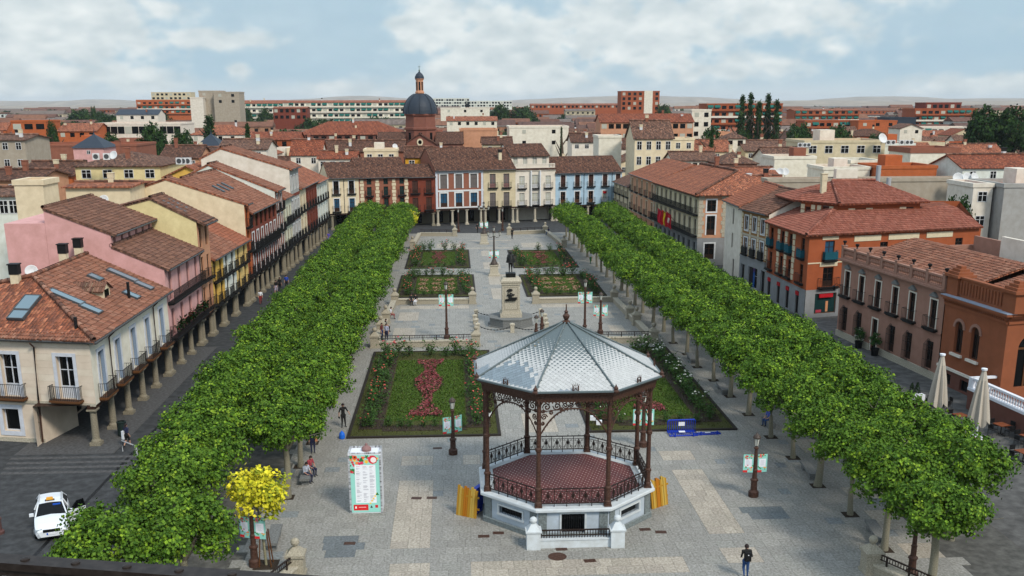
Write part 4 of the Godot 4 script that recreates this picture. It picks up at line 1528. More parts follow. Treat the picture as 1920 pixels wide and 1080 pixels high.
# ---------------------------------------------------------------- monument, lamps, walls and small things
func build_monument() -> void:
	var t := thing("monument", "pale stone statue pedestal with dark bronze relief on octagonal steps", "monument", Vector3(5.55, 0, -106.6))
	var g := G.new()
	g.lathe([[2.55, 0], [2.55, 0.12], [2.35, 0.12], [2.35, 0.82], [2.42, 0.84], [2.42, 0.95], [0.5, 0.95]], 8, Vector3.ZERO, false, PI / 8)
	part(t, "base", g, M.stone_grey)
	g = G.new()
	g.box(-1.12, 0.95, -1.12, 1.12, 1.35, 1.12)
	g.box(-1.0, 1.35, -1.0, 1.0, 1.45, 1.0)
	g.box(-0.92, 1.45, -0.92, 0.92, 4.35, 0.92)
	g.box(-1.0, 4.35, -1.0, 1.0, 4.5, 1.0)
	g.lathe([[1.40, 4.5], [1.52, 4.6], [1.52, 4.78], [1.35, 4.85], [1.2, 5.02], [0.6, 5.05]], 4, Vector3.ZERO, false, PI / 4)
	part(t, "pedestal", g, M.stone_cream)
	g = G.new()
	g.box(-0.72, 1.75, 0.92, 0.72, 1.80, 0.95); g.box(-0.72, 4.1, 0.92, 0.72, 4.15, 0.95)
	g.box(-0.72, 1.80, 0.92, -0.67, 4.1, 0.95); g.box(0.67, 1.80, 0.92, 0.72, 4.1, 0.95)
	part(t, "panel_frame", g, M.stone_pale)
	# bronze trophy: helmet, book, quill and branches
	g = G.new()
	g.x = Transform3D(Basis(), Vector3(0, 2.4, 0.95))
	g.box(-0.5, 0.3, 0.0, 0.45, 0.5, 0.16); g.box(-0.25, 0.42, 0.02, 0.6, 0.66, 0.18); g.box(-0.62, 0.28, 0, -0.2, 0.46, 0.12)
	g.lathe([[0.0, 0.0], [0.2, 0.06], [0.24, 0.2], [0.15, 0.36], [0.0, 0.42]], 9, Vector3(-0.02, 0.72, 0.06))
	g.tube([Vector3(-0.45, 0.85, 0.04), Vector3(-0.15, 0.9, 0.1), Vector3(0.35, 0.95, 0.05)], 0.07, 5)
	g.tube([Vector3(-0.2, 0.6, 0.06), Vector3(-0.32, 1.1, 0.08), Vector3(-0.2, 1.45, 0.05)], [0.06, 0.05, 0.03], 5)
	for k in 9:
		var a := k * 0.7
		g.lathe([[0.0, 0], [0.09, 0.05], [0.05, 0.16], [0.0, 0.2]], 6, Vector3(-0.35 + 0.11 * (k % 5), 1.3 + 0.09 * sin(a), 0.04))
	part(t, "bronze_relief", g, M.bronze)
	# the figure, seen from behind in a short cloak
	var s := thing("statue", "dark bronze statue of a man in a short cloak seen from behind", "statue", Vector3(5.55, 5.05, -106.6))
	g = G.new()
	g.box(-0.5, 0, -0.5, 0.5, 0.42, 0.5)
	part(s, "bronze_plinth", g, M.bronze)
	var body := body_mesh({"h": 2.25, "pose": "statue"}, {"skin": Color(0.02, 0.022, 0.02), "top": Color(0.017, 0.019, 0.018), "legs": Color(0.017, 0.019, 0.018), "shoe": Color(0.015, 0.016, 0.015), "hair": Color(0.015, 0.016, 0.015)})
	var bm := part(s, "figure", body, vcol("bronze_figure", 0.45), Vector3(0, 0.42, 0))
	bm.rotation.y = PI
	g = G.new()
	g.lathe([[0.50, 1.08], [0.47, 1.12], [0.40, 1.45], [0.30, 1.75], [0.18, 1.92], [0.12, 1.95]], 14, Vector3(0, 0.42, 0.02))
	part(s, "cloak", g, M.bronze)
	g = G.new()
	g.tube([Vector3(0.3, 1.4, 0.1), Vector3(0.42, 0.9, 0.3)], [0.02, 0.012], 5)
	part(s, "sword", g, M.bronze)
	# posts and chains
	var ps := [Vector2(1.8, -107.4), Vector2(1.9, -105.3), Vector2(2.0, -103.0), Vector2(5.5, -102.6), Vector2(9.0, -103.0), Vector2(9.1, -105.3), Vector2(9.2, -107.4), Vector2(9.0, -110.2), Vector2(5.55, -110.8), Vector2(2.0, -110.2)]
	var pg := G.new()
	pg.box(-0.2, 0, -0.2, 0.2, 0.78, 0.2)
	pg.box(-0.25, 0.78, -0.25, 0.25, 0.9, 0.25)
	pg.lathe([[0.3, 0.9], [0.12, 0.99], [0.0, 1.0]], 4, Vector3.ZERO, false, PI / 4)
	var pm := pg.mesh()
	var words := ["left side, farther", "left side, middle", "front left corner", "front, in the middle", "front right corner", "right side, middle", "right side, farther", "back right corner", "back, in the middle", "back left corner"]
	for k in ps.size():
		var o := part(self, numbered("stone_post"), pm, M.stone_cream, Vector3(ps[k].x, 0, ps[k].y))
		tag(o, "short square stone post of the statue's chain fence, " + words[k], "post", "chain fence posts round the statue")
	for k in ps.size():
		var a := Vector3(ps[k].x, 0.7, ps[k].y); var b := Vector3(ps[(k + 1) % ps.size()].x, 0.7, ps[(k + 1) % ps.size()].y)
		var cg := G.new()
		var n := maxi(8, int(a.distance_to(b) / 0.16))
		for i in n:
			var f0 := float(i) / n; var f1 := (i + 1.0) / n
			var sag := a.distance_to(b) * 0.13
			var p := a.lerp(b, f0) - Vector3(0, sag * 4 * f0 * (1 - f0), 0); var q := a.lerp(b, f1) - Vector3(0, sag * 4 * f1 * (1 - f1), 0)
			cg.bar(p, q, 0.09 if i % 2 else 0.035, 0.035 if i % 2 else 0.09)
		var o := part(self, numbered("chain"), cg, M.iron_black)
		tag(o, "sagging iron chain, %s, between posts round the statue" % words[k], "chain", "chains round the statue")

func banner_tex(sd: int, w: int, h: int) -> ImageTexture:
	# a printed festival banner: mint ground, white field, fruit and flowers, red corner
	var r := RandomNumberGenerator.new()
	r.seed = sd
	var im := Image.create(w, h, false, Image.FORMAT_RGB8)
	im.fill(Color(0.55, 0.80, 0.76))
	im.fill_rect(Rect2i(int(w * 0.14), int(h * 0.26), int(w * 0.72), int(h * 0.46)), Color(0.88, 0.89, 0.92))
	for k in 6:
		im.fill_rect(Rect2i(int(w * 0.3), int(h * (0.34 + k * 0.05)), int(w * r.randf_range(0.25, 0.45)), maxi(1, h / 90)), Color(0.62, 0.62, 0.68))
	var cs := [Color(0.80, 0.12, 0.18), Color(0.95, 0.70, 0.12), Color(0.16, 0.48, 0.24), Color(0.86, 0.22, 0.36), Color(0.95, 0.50, 0.20), Color(0.25, 0.60, 0.30)]
	for k in 26:
		var top := r.randf() < 0.5
		var cx := r.randf_range(0, w)
		var cy := r.randf_range(0, h * 0.24) if top else r.randf_range(h * 0.6, h * 0.86)
		var rad := w * r.randf_range(0.05, 0.12)
		var c: Color = cs[r.randi() % cs.size()]
		for y in range(int(cy - rad), int(cy + rad)):
			for x in range(int(cx - rad), int(cx + rad)):
				if x >= 0 and y >= 0 and x < w and y < h and Vector2(x - cx, y - cy).length() < rad * (0.75 + 0.25 * sin(5 * atan2(y - cy, x - cx))):
					im.set_pixel(x, y, c)
	im.fill_rect(Rect2i(0, int(h * 0.88), int(w * 0.45), int(h * 0.12)), Color(0.82, 0.13, 0.14))
	return ImageTexture.create_from_image(im)

func poster_tex() -> ImageTexture:
	var w := 384
	var h := 820
	var r := RandomNumberGenerator.new()
	r.seed = 77
	var im := Image.create(w, h, false, Image.FORMAT_RGB8)
	im.fill(Color(0.58, 0.83, 0.78))
	var cs := [Color(0.80, 0.12, 0.18), Color(0.95, 0.72, 0.12), Color(0.16, 0.48, 0.24), Color(0.86, 0.22, 0.36), Color(0.95, 0.50, 0.20)]
	var blob := func(cx: float, cy: float, rad: float, c: Color, lobes: float) -> void:
		for y in range(maxi(0, int(cy - rad)), mini(h, int(cy + rad))):
			for x in range(maxi(0, int(cx - rad)), mini(w, int(cx + rad))):
				if Vector2(x - cx, y - cy).length() < rad * (0.8 + 0.2 * sin(lobes * atan2(y - cy, x - cx))):
					im.set_pixel(x, y, c)
	for k in 34:
		var side := r.randf()
		blob.call(r.randf_range(0, 60) if side < 0.5 else r.randf_range(0, w), r.randf_range(0, 250) if side < 0.5 else r.randf_range(0, 120), r.randf_range(12, 30), cs[r.randi() % 5], 5.0)
	blob.call(300.0, 66.0, 74.0, Color(0.84, 0.16, 0.24), 0.0)
	blob.call(310.0, 70.0, 48.0, Color(0.93, 0.90, 0.88), 0.0)
	blob.call(64.0, 34.0, 40.0, Color(0.88, 0.33, 0.16), 0.0)
	blob.call(66.0, 30.0, 16.0, Color(0.14, 0.10, 0.08), 0.0)
	blob.call(150.0, 70.0, 34.0, Color(0.12, 0.42, 0.22), 3.0)
	blob.call(160.0, 110.0, 26.0, Color(0.86, 0.16, 0.34), 5.0)
	# the programme sheet in three columns of small print
	im.fill_rect(Rect2i(58, 140, 276, 545), Color(0.91, 0.92, 0.94))
	for c in 3:
		var y := 175
		while y < 665:
			if r.randf() < 0.82:
				im.fill_rect(Rect2i(76 + c * 88, y, int(r.randf_range(30, 72)), 3), Color(0.55, 0.55, 0.60))
			y += 7 if r.randf() < 0.8 else 20
		im.fill_rect(Rect2i(76 + c * 88, 160, 50, 5), Color(0.80, 0.45, 0.48))
	for k in 5:
		blob.call(250.0 + k * 22.0, 690.0 - k * 34.0, 15.0, Color(0.95, 0.78, 0.15), 5.0)
	blob.call(345.0, 560.0, 22.0, Color(0.14, 0.45, 0.25), 3.0)
	im.fill_rect(Rect2i(24, 708, 196, 84), Color(0.83, 0.10, 0.12))
	im.fill_rect(Rect2i(44, 734, 22, 30), Color(0.95, 0.93, 0.92))
	im.fill_rect(Rect2i(92, 742, 98, 10), Color(0.93, 0.70, 0.70))
	for y in 36:
		im.fill_rect(Rect2i(262 - y / 2, 722 + y, maxi(2, y), 1), Color(0.06, 0.10, 0.12))
	im.fill_rect(Rect2i(312, 716, 38, 42), Color(0.80, 0.10, 0.14))
	return ImageTexture.create_from_image(im)

func build_kiosk() -> void:
	var t := thing("advertising_pillar", "tall white poster pillar printed with a flowery festival programme", "poster stand", Vector3(-5.35, 0, -55.9), 0.0)
	var g := G.new()
	g.box(-0.92, 0.0, -0.62, 0.92, 3.55, 0.62)
	part(t, "body", g, M.white_sign)
	var pm := StandardMaterial3D.new()
	pm.resource_name = "poster_print"
	pm.albedo_texture = poster_tex()
	pm.roughness = 0.5
	pm.uv1_scale = Vector3(1 / 1.62, -1 / 3.42, 1)
	g = G.new()
	g.quad(Vector3(-0.81, 0.08, 0.64), Vector3(0.81, 0.08, 0.64), Vector3(0.81, 3.5, 0.64), Vector3(-0.81, 3.5, 0.64))
	var po := part(t, "poster", g, pm)
	po.set_meta("label", "festival programme poster with fruit and flowers")
	# frame of crumpled foil-like clips all round
	g = G.new()
	for k in 34:
		var y := 0.05 + k * 0.103
		for sx in [-1, 1]:
			g.col = Color(0.45, 0.46, 0.48) * rnd(0.3, 1.2)
			g.cbox(sx * 0.87, y, 0.645, 0.10, 0.07, 0.03)
			g.col = Color(0.45, 0.46, 0.48) * rnd(0.3, 1.2)
	for k in 18:
		for zz in [-0.56, 0.56]:
			g.col = Color(0.5, 0.51, 0.53) * rnd(0.3, 1.2)
			g.cbox(-0.87 + k * 0.102, 3.59, zz, 0.08, 0.07, 0.12)
	for k in 11:
		for xx in [-0.86, 0.86]:
			g.col = Color(0.5, 0.51, 0.53) * rnd(0.3, 1.2)
			g.cbox(xx, 3.59, -0.5 + k * 0.1, 0.12, 0.07, 0.08)
	part(t, "clip_frame", g, vcol("clips", 0.5))
	g = G.new()
	g.lathe([[0.26, 3.55], [0.28, 3.68], [0.2, 3.8], [0.08, 3.86], [0.06, 3.98], [0.0, 4.0]], 12, Vector3(0.08, 0, 0))
	part(t, "roof_vent", g, mat("vent_pink", Color(0.62, 0.47, 0.46), 0.6, "grain", 1.0))

var banner_mats := []
func lamp_post(at: Vector3, h: float, label: String, banners: bool, turn := 0.0) -> Node3D:
	var t := thing("street_lamp", label, "street lamp", at, turn, "lamp posts in the square")
	var s := h / 3.9
	var key := "lamp_%.1f" % h
	if not cache.has(key):
		var g := G.new()
		g.lathe([[0.30, 0], [0.30, 0.34], [0.22, 0.42], [0.19, 0.46], [0.18, 0.98], [0.23, 1.02], [0.23, 1.1], [0.14, 1.18], [0.13, 1.62], [0.15, 1.65], [0.15, 1.7], [0.115, 1.76], [0.085, h - 0.95], [0.14, h - 0.9], [0.14, h - 0.84], [0.07, h - 0.78], [0.09, h - 0.72]], 10)
		var l := G.new()
		l.lathe([[0.11, h - 0.72], [0.17, h - 0.26]], 6, Vector3.ZERO, false)
		var f := G.new()
		for k in 6:
			var a := TAU * k / 6.0
			f.tube([Vector3(sin(a) * 0.115, h - 0.72, cos(a) * 0.115), Vector3(sin(a) * 0.178, h - 0.26, cos(a) * 0.178)], 0.012, 4)
		f.lathe([[0.2, h - 0.28], [0.235, h - 0.24], [0.235, h - 0.2], [0.17, h - 0.08], [0.08, h - 0.02], [0.03, h + 0.04], [0.0, h + 0.12]], 12)
		cache[key] = [g.mesh(), l.mesh(), f.mesh()]
	part(t, "post", cache[key][0], M.iron_brown)
	var lan := part(t, "lantern", cache[key][2], M.iron_lamp)
	part(lan, "lantern_glass", cache[key][1], M.lamp_glass)
	if banners:
		add_banners(t, h - 1.25, 0.58, 1.12)
	return t

func add_banners(t: Node3D, top: float, w: float, h: float) -> void:
	if banner_mats.is_empty():
		for k in 2:
			var m := StandardMaterial3D.new()
			m.resource_name = "banner_print"
			m.albedo_texture = banner_tex(60 + k, 96, 180)
			m.roughness = 0.6
			m.uv1_scale = Vector3(1.0 / w, -1.0 / h, 1)
			banner_mats.append(m)
	var key := "banner_%.2f_%.2f" % [w, h]
	if not cache.has(key):
		var g := G.new()
		g.box(-w / 2, 0, -0.012, w / 2, h, 0.012)
		var b := G.new()
		b.bar(Vector3(-w / 2 - 0.14, h + 0.01, 0), Vector3(w / 2, h + 0.01, 0), 0.02, 0.02)
		cache[key] = [g.mesh(), b.mesh()]
	for sx in [-1, 1]:
		var o := part(t, "banner", cache[key][0], banner_mats[0 if sx < 0 else 1], Vector3(sx * (w / 2 + 0.13), top - h, 0))
		o.rotation.y = 0.12 * sx
		for yy in [0.0, -h - 0.02]:
			var r := part(o, "banner_rod", cache[key][1], M.iron_brown, Vector3(0, yy, 0))
			if sx < 0: r.rotation.y = PI

func candelabrum(at: Vector3, h: float, plinth: float, label: String) -> void:
	var t := thing("candelabrum_lamp", label, "street lamp", at)
	var g := G.new()
	g.lathe([[1.05, 0], [1.05, 0.25], [0.82, 0.3], [0.74, plinth - 0.2], [0.86, plinth - 0.14], [0.86, plinth]], 4, Vector3.ZERO, false, PI / 4)
	part(t, "plinth", g, M.stone_cream)
	g = G.new()
	g.lathe([[0.52, plinth], [0.48, plinth + 0.2], [0.3, plinth + 0.5], [0.2, plinth + 0.8], [0.17, plinth + 1.0], [0.13, plinth + 1.3], [0.10, h - 1.5], [0.17, h - 1.42], [0.09, h - 1.3], [0.07, h - 0.8], [0.1, h - 0.72]], 10)
	part(t, "post", g, M.iron_lamp)
	for k in 4:
		var a := TAU * k / 4.0 + PI / 2
		var d := Vector3(sin(a), 0, cos(a))
		var ar := G.new()
		ar.tube([Vector3(0, h - 1.35, 0), d * 0.35 + Vector3(0, h - 1.6, 0), d * 0.68 + Vector3(0, h - 1.52, 0), d * 0.78 + Vector3(0, h - 1.3, 0)], 0.035, 5)
		part(t, "arm", ar, M.iron_lamp)
		lantern(t, d * 0.78 + Vector3(0, h - 1.3, 0))
	lantern(t, Vector3(0, h - 0.72, 0))
	add_banners(t, plinth + 1.9, 0.55, 1.0)

func lantern(t: Node3D, at: Vector3) -> void:
	if not cache.has("lantern"):
		var l := G.new()
		l.lathe([[0.10, 0.0], [0.17, 0.42]], 6, Vector3.ZERO, false)
		var f := G.new()
		for k in 6:
			var a := TAU * k / 6.0
			f.tube([Vector3(sin(a) * 0.105, 0, cos(a) * 0.105), Vector3(sin(a) * 0.178, 0.42, cos(a) * 0.178)], 0.012, 4)
		f.lathe([[0.12, -0.04], [0.12, 0.0]], 6)
		f.lathe([[0.2, 0.42], [0.23, 0.45], [0.2, 0.54], [0.08, 0.64], [0.03, 0.72], [0.0, 0.76]], 10)
		cache.lantern = [l.mesh(), f.mesh()]
	var o := part(t, "lantern", cache.lantern[1], M.iron_lamp, at)
	part(o, "lantern_glass", cache.lantern[0], M.lamp_glass)

func build_lamps() -> void:
	mat("iron_lamp", Color(0.36, 0.33, 0.31), 0.5, "rust", 0.8)
	mat("lamp_glass", Color(0.72, 0.73, 0.70), 0.25)
	lamp_post(Vector3(17.25, 0, -56.5), 3.9, "brown iron lamp post with two banners, right of the bandstand", true)
	lamp_post(Vector3(-0.45, 0, -65.2), 3.9, "iron lamp post with two banners before the left lawn bed", true, 0.5)
	lamp_post(Vector3(12.35, 0, -66.0), 3.9, "iron lamp post with banners behind the bandstand's right columns", true)
	lamp_post(Vector3(-10.4, 0, -48.6), 3.9, "lamp post with banner beside the young yellow tree", true, -0.3)
	lamp_post(Vector3(21.95, 0, -45.4), 3.9, "dark lamp post under the right hand trees by the stone pillar", false)
	lamp_post(Vector3(-1.1, 0, -100.0), 5.7, "tall lamp post with banners left of the statue", true)
	lamp_post(Vector3(12.6, 0, -100.5), 5.7, "tall lamp post with banners right of the statue", true)
	lamp_post(Vector3(14.3, 0, -101.5), 4.2, "lamp post with banners between the statue and the right wall", true)
	lamp_post(Vector3(0.4, 0, -188.0), 4.2, "slender lamp post before the far brick facade", false)
	lamp_post(Vector3(8.4, 0, -189.0), 4.2, "slender lamp post before the far beige facade", false)
	lamp_post(Vector3(7.6, 0, -98.4), 2.6, "short lantern post right in front of the statue's chains", false)
	lamp_post(Vector3(8.4, 0, -101.4), 2.6, "short lantern post at the right corner of the statue's chains", false)
	candelabrum(Vector3(5.0, 0, -138.6), 6.7, 1.5, "five lantern iron candelabrum on stone block behind the statue")
	candelabrum(Vector3(4.55, 0, -171.0), 6.9, 1.7, "five lantern iron candelabrum at the far end of the square")

func ball_pillar_mesh() -> ArrayMesh:
	if not cache.has("ball_pillar"):
		var g := G.new()
		g.box(-0.42, 0, -0.42, 0.42, 1.12, 0.42)
		g.box(-0.48, 0, -0.48, 0.48, 0.16, 0.48)
		g.box(-0.5, 1.12, -0.5, 0.5, 1.26, 0.5)
		g.lathe([[0.62, 1.26], [0.3, 1.52], [0.16, 1.6], [0.12, 1.68]], 4, Vector3.ZERO, false, PI / 4)
		g.lathe([[0.12, 1.66], [0.2, 1.72], [0.235, 1.84], [0.2, 1.97], [0.1, 2.05], [0.0, 2.07]], 12)
		cache.ball_pillar = g.mesh()
	return cache.ball_pillar

func balustrade(label: String, pts: Array, rail: bool, posts: Array) -> void:
	var t := thing("balustrade", label, "low wall", Vector3(pts[0].x, 0, pts[0].y))
	var o := Vector3(pts[0].x, 0, pts[0].y)
	for k in pts.size() - 1:
		var a := Vector3(pts[k].x, 0, pts[k].y) - o; var b := Vector3(pts[k + 1].x, 0, pts[k + 1].y) - o
		var g := G.new()
		var u := Vector3(0, 1, 0)
		g.bar(a + u * 0.26, b + u * 0.26, 0.5, 0.52)
		part(t, "wall", g, M.stone_pale)
		g = G.new()
		g.bar(a + u * 0.575, b + u * 0.575, 0.62, 0.11)
		part(t, "coping", g, M.stone_cream)
		if rail:
			g = G.new()
			g.bar(a + u * 1.12, b + u * 1.12, 0.09, 0.05); g.bar(a + u * 0.86, b + u * 0.86, 0.05, 0.04)
			var n := int(a.distance_to(b) / 0.16)
			for j in n:
				var p := a.lerp(b, (j + 0.5) / n)
				g.bar(p + u * 0.86, p + u * 1.12, 0.03, 0.03)
				if j % 8 == 4:
					g.bar(p + u * 0.3, p + u * 1.12, 0.08, 0.08)
			part(t, "railing", g, M.iron_rail)
	for p in posts:
		var q := part(t, "pillar", ball_pillar_mesh(), M.stone_pale, Vector3(p.x, 0, p.y) - o)
		q.scale = Vector3.ONE * 0.95

func build_walls() -> void:
	var V := func(x: float, y: float) -> Vector2: return Vector2(x, y)
	balustrade("stone wall with iron rail behind the left lawn bed", [V.call(-7.9, -96.8), V.call(1.7, -97.0)], true, [V.call(-7.9, -96.8), V.call(1.7, -97.0)])
	balustrade("stone wall with iron rail behind the right lawn bed", [V.call(9.9, -97.3), V.call(18.9, -97.2)], true, [V.call(9.9, -97.3), V.call(18.9, -97.2)])
	balustrade("low stone wall along the left side of the statue court", [V.call(-7.85, -97.4), V.call(-7.3, -118.0)], false, [V.call(-7.7, -102.4), V.call(-7.55, -108.0), V.call(-7.2, -118.5)])
	balustrade("low stone wall along the right side of the statue court", [V.call(18.85, -97.8), V.call(18.3, -118.0)], false, [V.call(18.6, -105.3), V.call(18.5, -108.9), V.call(18.25, -118.6)])
	balustrade("low stone wall before the middle bed on the left", [V.call(-7.0, -118.8), V.call(1.7, -118.5)], false, [V.call(1.75, -118.5)])
	balustrade("low stone wall before the middle bed on the right", [V.call(9.1, -118.2), V.call(17.9, -118.7)], false, [V.call(9.05, -118.2)])
	balustrade("far stone wall with iron rail on the left end of the square", [V.call(-6.3, -182.2), V.call(-0.3, -181.7)], true, [V.call(-0.25, -181.7)])
	balustrade("far stone wall with iron rail on the right end of the square", [V.call(9.4, -183.0), V.call(15.6, -184.6)], true, [V.call(9.3, -183.0), V.call(15.8, -184.8)])
	balustrade("far low side wall on the left of the square", [V.call(-7.0, -166.0), V.call(-6.4, -181.8)], false, [V.call(-7.0, -166.0)])
	balustrade("far low side wall on the right of the square", [V.call(17.2, -166.0), V.call(16.0, -184.2)], false, [V.call(17.25, -166.0)])
	balustrade("stone corner pillar and wall with rail at the bottom right", [V.call(20.3, -46.0), V.call(22.8, -41.5)], true, [V.call(20.2, -46.1)])
	balustrade("stone pillar with ball top at the bottom left behind the railing", [V.call(-8.2, -47.4), V.call(-10.4, -42.0)], true, [V.call(-8.15, -47.5)])

func bench(at: Vector3, turn: float, label: String, l := 2.6) -> void:
	var t := thing("stone_bench", label, "bench", at, turn, "stone benches")
	var g := G.new()
	g.box(-0.3, 0.38, -l / 2, 0.3, 0.52, l / 2)
	part(t, "seat", g, M.stone_grey)
	for s in [-1, 1]:
		g = G.new()
		g.box(-0.22, 0, s * l * 0.34 - 0.2, 0.22, 0.38, s * l * 0.34 + 0.2)
		part(t, "leg", g, M.stone_grey)

func build_benches() -> void:
	bench(Vector3(21.75, 0, -60.0), -0.08, "backless stone bench right of the banner lamp, under the right trees")
	bench(Vector3(22.1, 0, -50.2), -0.12, "backless stone bench near the bottom right corner pillar")
	bench(Vector3(20.9, 0, -89.5), -0.05, "stone bench beside the right lawn bed, farther one")
	bench(Vector3(21.15, 0, -79.3), -0.05, "stone bench beside the right lawn bed, nearer one")
	bench(Vector3(-9.9, 0, -51.5), 0.05, "backless stone bench behind the young yellow tree")
	bench(Vector3(-9.5, 0, -61.0), 0.05, "stone bench under the left trees where people sit")
	bench(Vector3(-2.6, 0, -142.5), PI / 2, "pale bench between the left middle and far beds", 2.4)
	bench(Vector3(12.9, 0, -141.8), PI / 2, "pale bench between the right middle and far beds", 2.4)

func build_clutter() -> void:
	# stacks of yellow planks leaning on the bandstand
	mat("plank_pale", Color(0.80, 0.66, 0.30), 0.7, "grain", 1.4)
	mat("plank_yellow", Color(0.74, 0.55, 0.16), 0.7, "grain", 1.4)
	mat("plank_orange", Color(0.74, 0.46, 0.08), 0.7, "grain", 1.4)
	mat("plastic_blue", Color(0.03, 0.20, 0.66), 0.45)
	for sd in [0, 1]:
		var t := thing("plank_stack", ["stack of yellow wooden stage panels leaning left of the bandstand", "stack of yellow wooden stage panels leaning right of the bandstand"][sd], "plank stack", Vector3(0.35, 0, -54.4) if sd == 0 else Vector3(11.5, 0, -55.3), -0.55 if sd == 0 else 0.6)
		var n := 9
		for k in n:
			var g := G.new()
			var x := (k - n / 2.0) * 0.145
			g.box(-0.065, 0, -0.05, 0.065, 1.75 - (0.08 * (k % 3)), 0.05)
			var o := part(t, "plank", g, [M.plank_yellow, M.plank_pale, M.plank_yellow, M.plank_orange, M.plank_orange, M.plank_yellow, M.plank_pale, M.plank_pale, M.plank_yellow][k], Vector3(x, 0, 0.02 * (k % 2)))
			o.rotation.x = -0.16
		for k in 2:
			var g := G.new()
			g.box(-0.7, 0.45 + k * 0.7, -0.2, 0.7, 0.55 + k * 0.7, -0.13)
			part(t, "cross_batten", g, M.plank_yellow)
	var bl := thing("plastic_barrier", "blue plastic board standing behind the left yellow panels", "board", Vector3(0.95, 0, -55.2), -0.5)
	var bg := G.new()
	bg.box(-0.12, 0, -0.5, 0.12, 1.5, 0.5)
	bg.box(-0.2, 0, -0.4, 0.2, 0.1, 0.4)
	part(bl, "board", bg, M.plastic_blue)
	# blue crowd barriers dumped by the right bed
	for k in 3:
		var t := thing("crowd_barrier", ["blue plastic barrier standing against the right bed kerb", "blue plastic barrier lying flat on the paving", "blue plastic barrier lying end on at the right"][k], "barrier", [Vector3(15.55, 0.0, -68.75), Vector3(15.6, 0.06, -67.9), Vector3(17.4, 0.06, -68.2)][k], [0.05, 0.03, 0.1][k], "blue crowd barriers")
		var g := G.new()
		var w := 0.98
		var h := 1.0
		g.tube([Vector3(-w, 0.12, 0), Vector3(-w, h - 0.08, 0), Vector3(-w + 0.08, h, 0), Vector3(w - 0.08, h, 0), Vector3(w, h - 0.08, 0), Vector3(w, 0.12, 0), Vector3(-w, 0.12, 0)], 0.05, 6)
		for j in 13:
			var x := -w + (j + 1) * 2 * w / 14
			g.tube([Vector3(x, 0.12, 0), Vector3(x, h, 0)], 0.024, 5, false)
		g.box(-0.7, 0, -0.25, -0.6, 0.05, 0.25); g.box(0.6, 0, -0.25, 0.7, 0.05, 0.25)
		var f := part(t, "frame", g, M.plastic_blue)
		var s := G.new()
		s.box(-0.22, 0.58, 0.052, 0.22, 0.86, 0.06)
		part(t, "label_plate", s, M.white_sign)
		if k > 0:
			t.rotation.x = -PI / 2 + 0.1
		if k == 2:
			t.rotation = Vector3(-PI / 2 + 0.06, 0.1, 0)
			t.scale = Vector3(0.9, 0.35, 1.0)
	# blue bag at the corner of the left bed
	var bgm := G.new()
	bgm.lathe([[0.3, 0.0], [0.34, 0.1], [0.33, 0.5], [0.24, 0.72], [0.1, 0.82], [0.06, 0.92], [0.0, 0.93]], 10)
	var bag := part(self, "rubbish_bag", bgm, mat("bag_blue", Color(0.10, 0.38, 0.78), 0.4), Vector3(-8.15, 0.02, -69.0))
	bag.scale = Vector3.ONE * 0.62
	tag(bag, "bright blue rubbish bag at the corner of the left lawn bed", "bag")
	# white floodlights in the beds
	var spots := [Vector3(2.15, 0.1, -72.5), Vector3(9.6, 0.1, -71.0), Vector3(9.9, 0.1, -69.9)]
	for p in spots:
		var f := thing("garden_floodlight", "small white floodlight in the grass, " + ["right edge of the left lawn bed", "left edge of the right bed, farther", "left edge of the right bed, nearer"][spots.find(p)], "floodlight", p, rnd(-0.5, 0.5), "garden floodlights")
		var g := G.new()
		g.tube([Vector3(0, 0, 0), Vector3(0, 0.3, 0)], 0.03, 6)
		part(f, "stake", g, M.gutter)
		g = G.new()
		g.box(-0.2, 0.3, -0.12, 0.2, 0.62, 0.12)
		part(f, "housing", g, M.white_sign)
	# litter bin by the corner house
	var bin := thing("litter_bin", "dark green cylindrical litter bin beside an arcade column", "litter bin", Vector3(-23.6, 0, -70.6))
	var lg := G.new()
	lg.lathe([[0.26, 0.03], [0.3, 0.1], [0.31, 0.95], [0.33, 1.0], [0.33, 1.06], [0.24, 1.08]], 14)
	part(bin, "body", lg, mat("bin_green", Color(0.10, 0.15, 0.14), 0.6))
	# steel guard rail at the crossing
	var gr := thing("guard_rail", "low steel guard rail at the corner of the left street", "railing", Vector3(-21.9, 0, -66.6), -0.75)
	var rg := G.new()
	rg.tube([Vector3(-0.9, 0, 0), Vector3(-0.9, 0.75, 0), Vector3(0.9, 0.75, 0), Vector3(0.9, 0, 0)], 0.045, 7)
	rg.tube([Vector3(0.75, 0, 0), Vector3(0.75, 0.75, 0)], 0.045, 7)
	part(gr, "frame", rg, M.aluminium)
	# red stone bollard at the left edge
	var bo := thing("bollard", "reddish stone bollard at the left edge by the taxi", "bollard", Vector3(-25.1, 0, -53.6))
	var bog := G.new()
	bog.lathe([[0.34, 0], [0.34, 0.15], [0.24, 0.22], [0.22, 0.75], [0.27, 0.8], [0.27, 0.88], [0.2, 0.98], [0.2, 1.05], [0.0, 1.12]], 12)
	part(bo, "shaft", bog, mat("red_granite", Color(0.42, 0.30, 0.29), 0.7, "stone", 1.0))

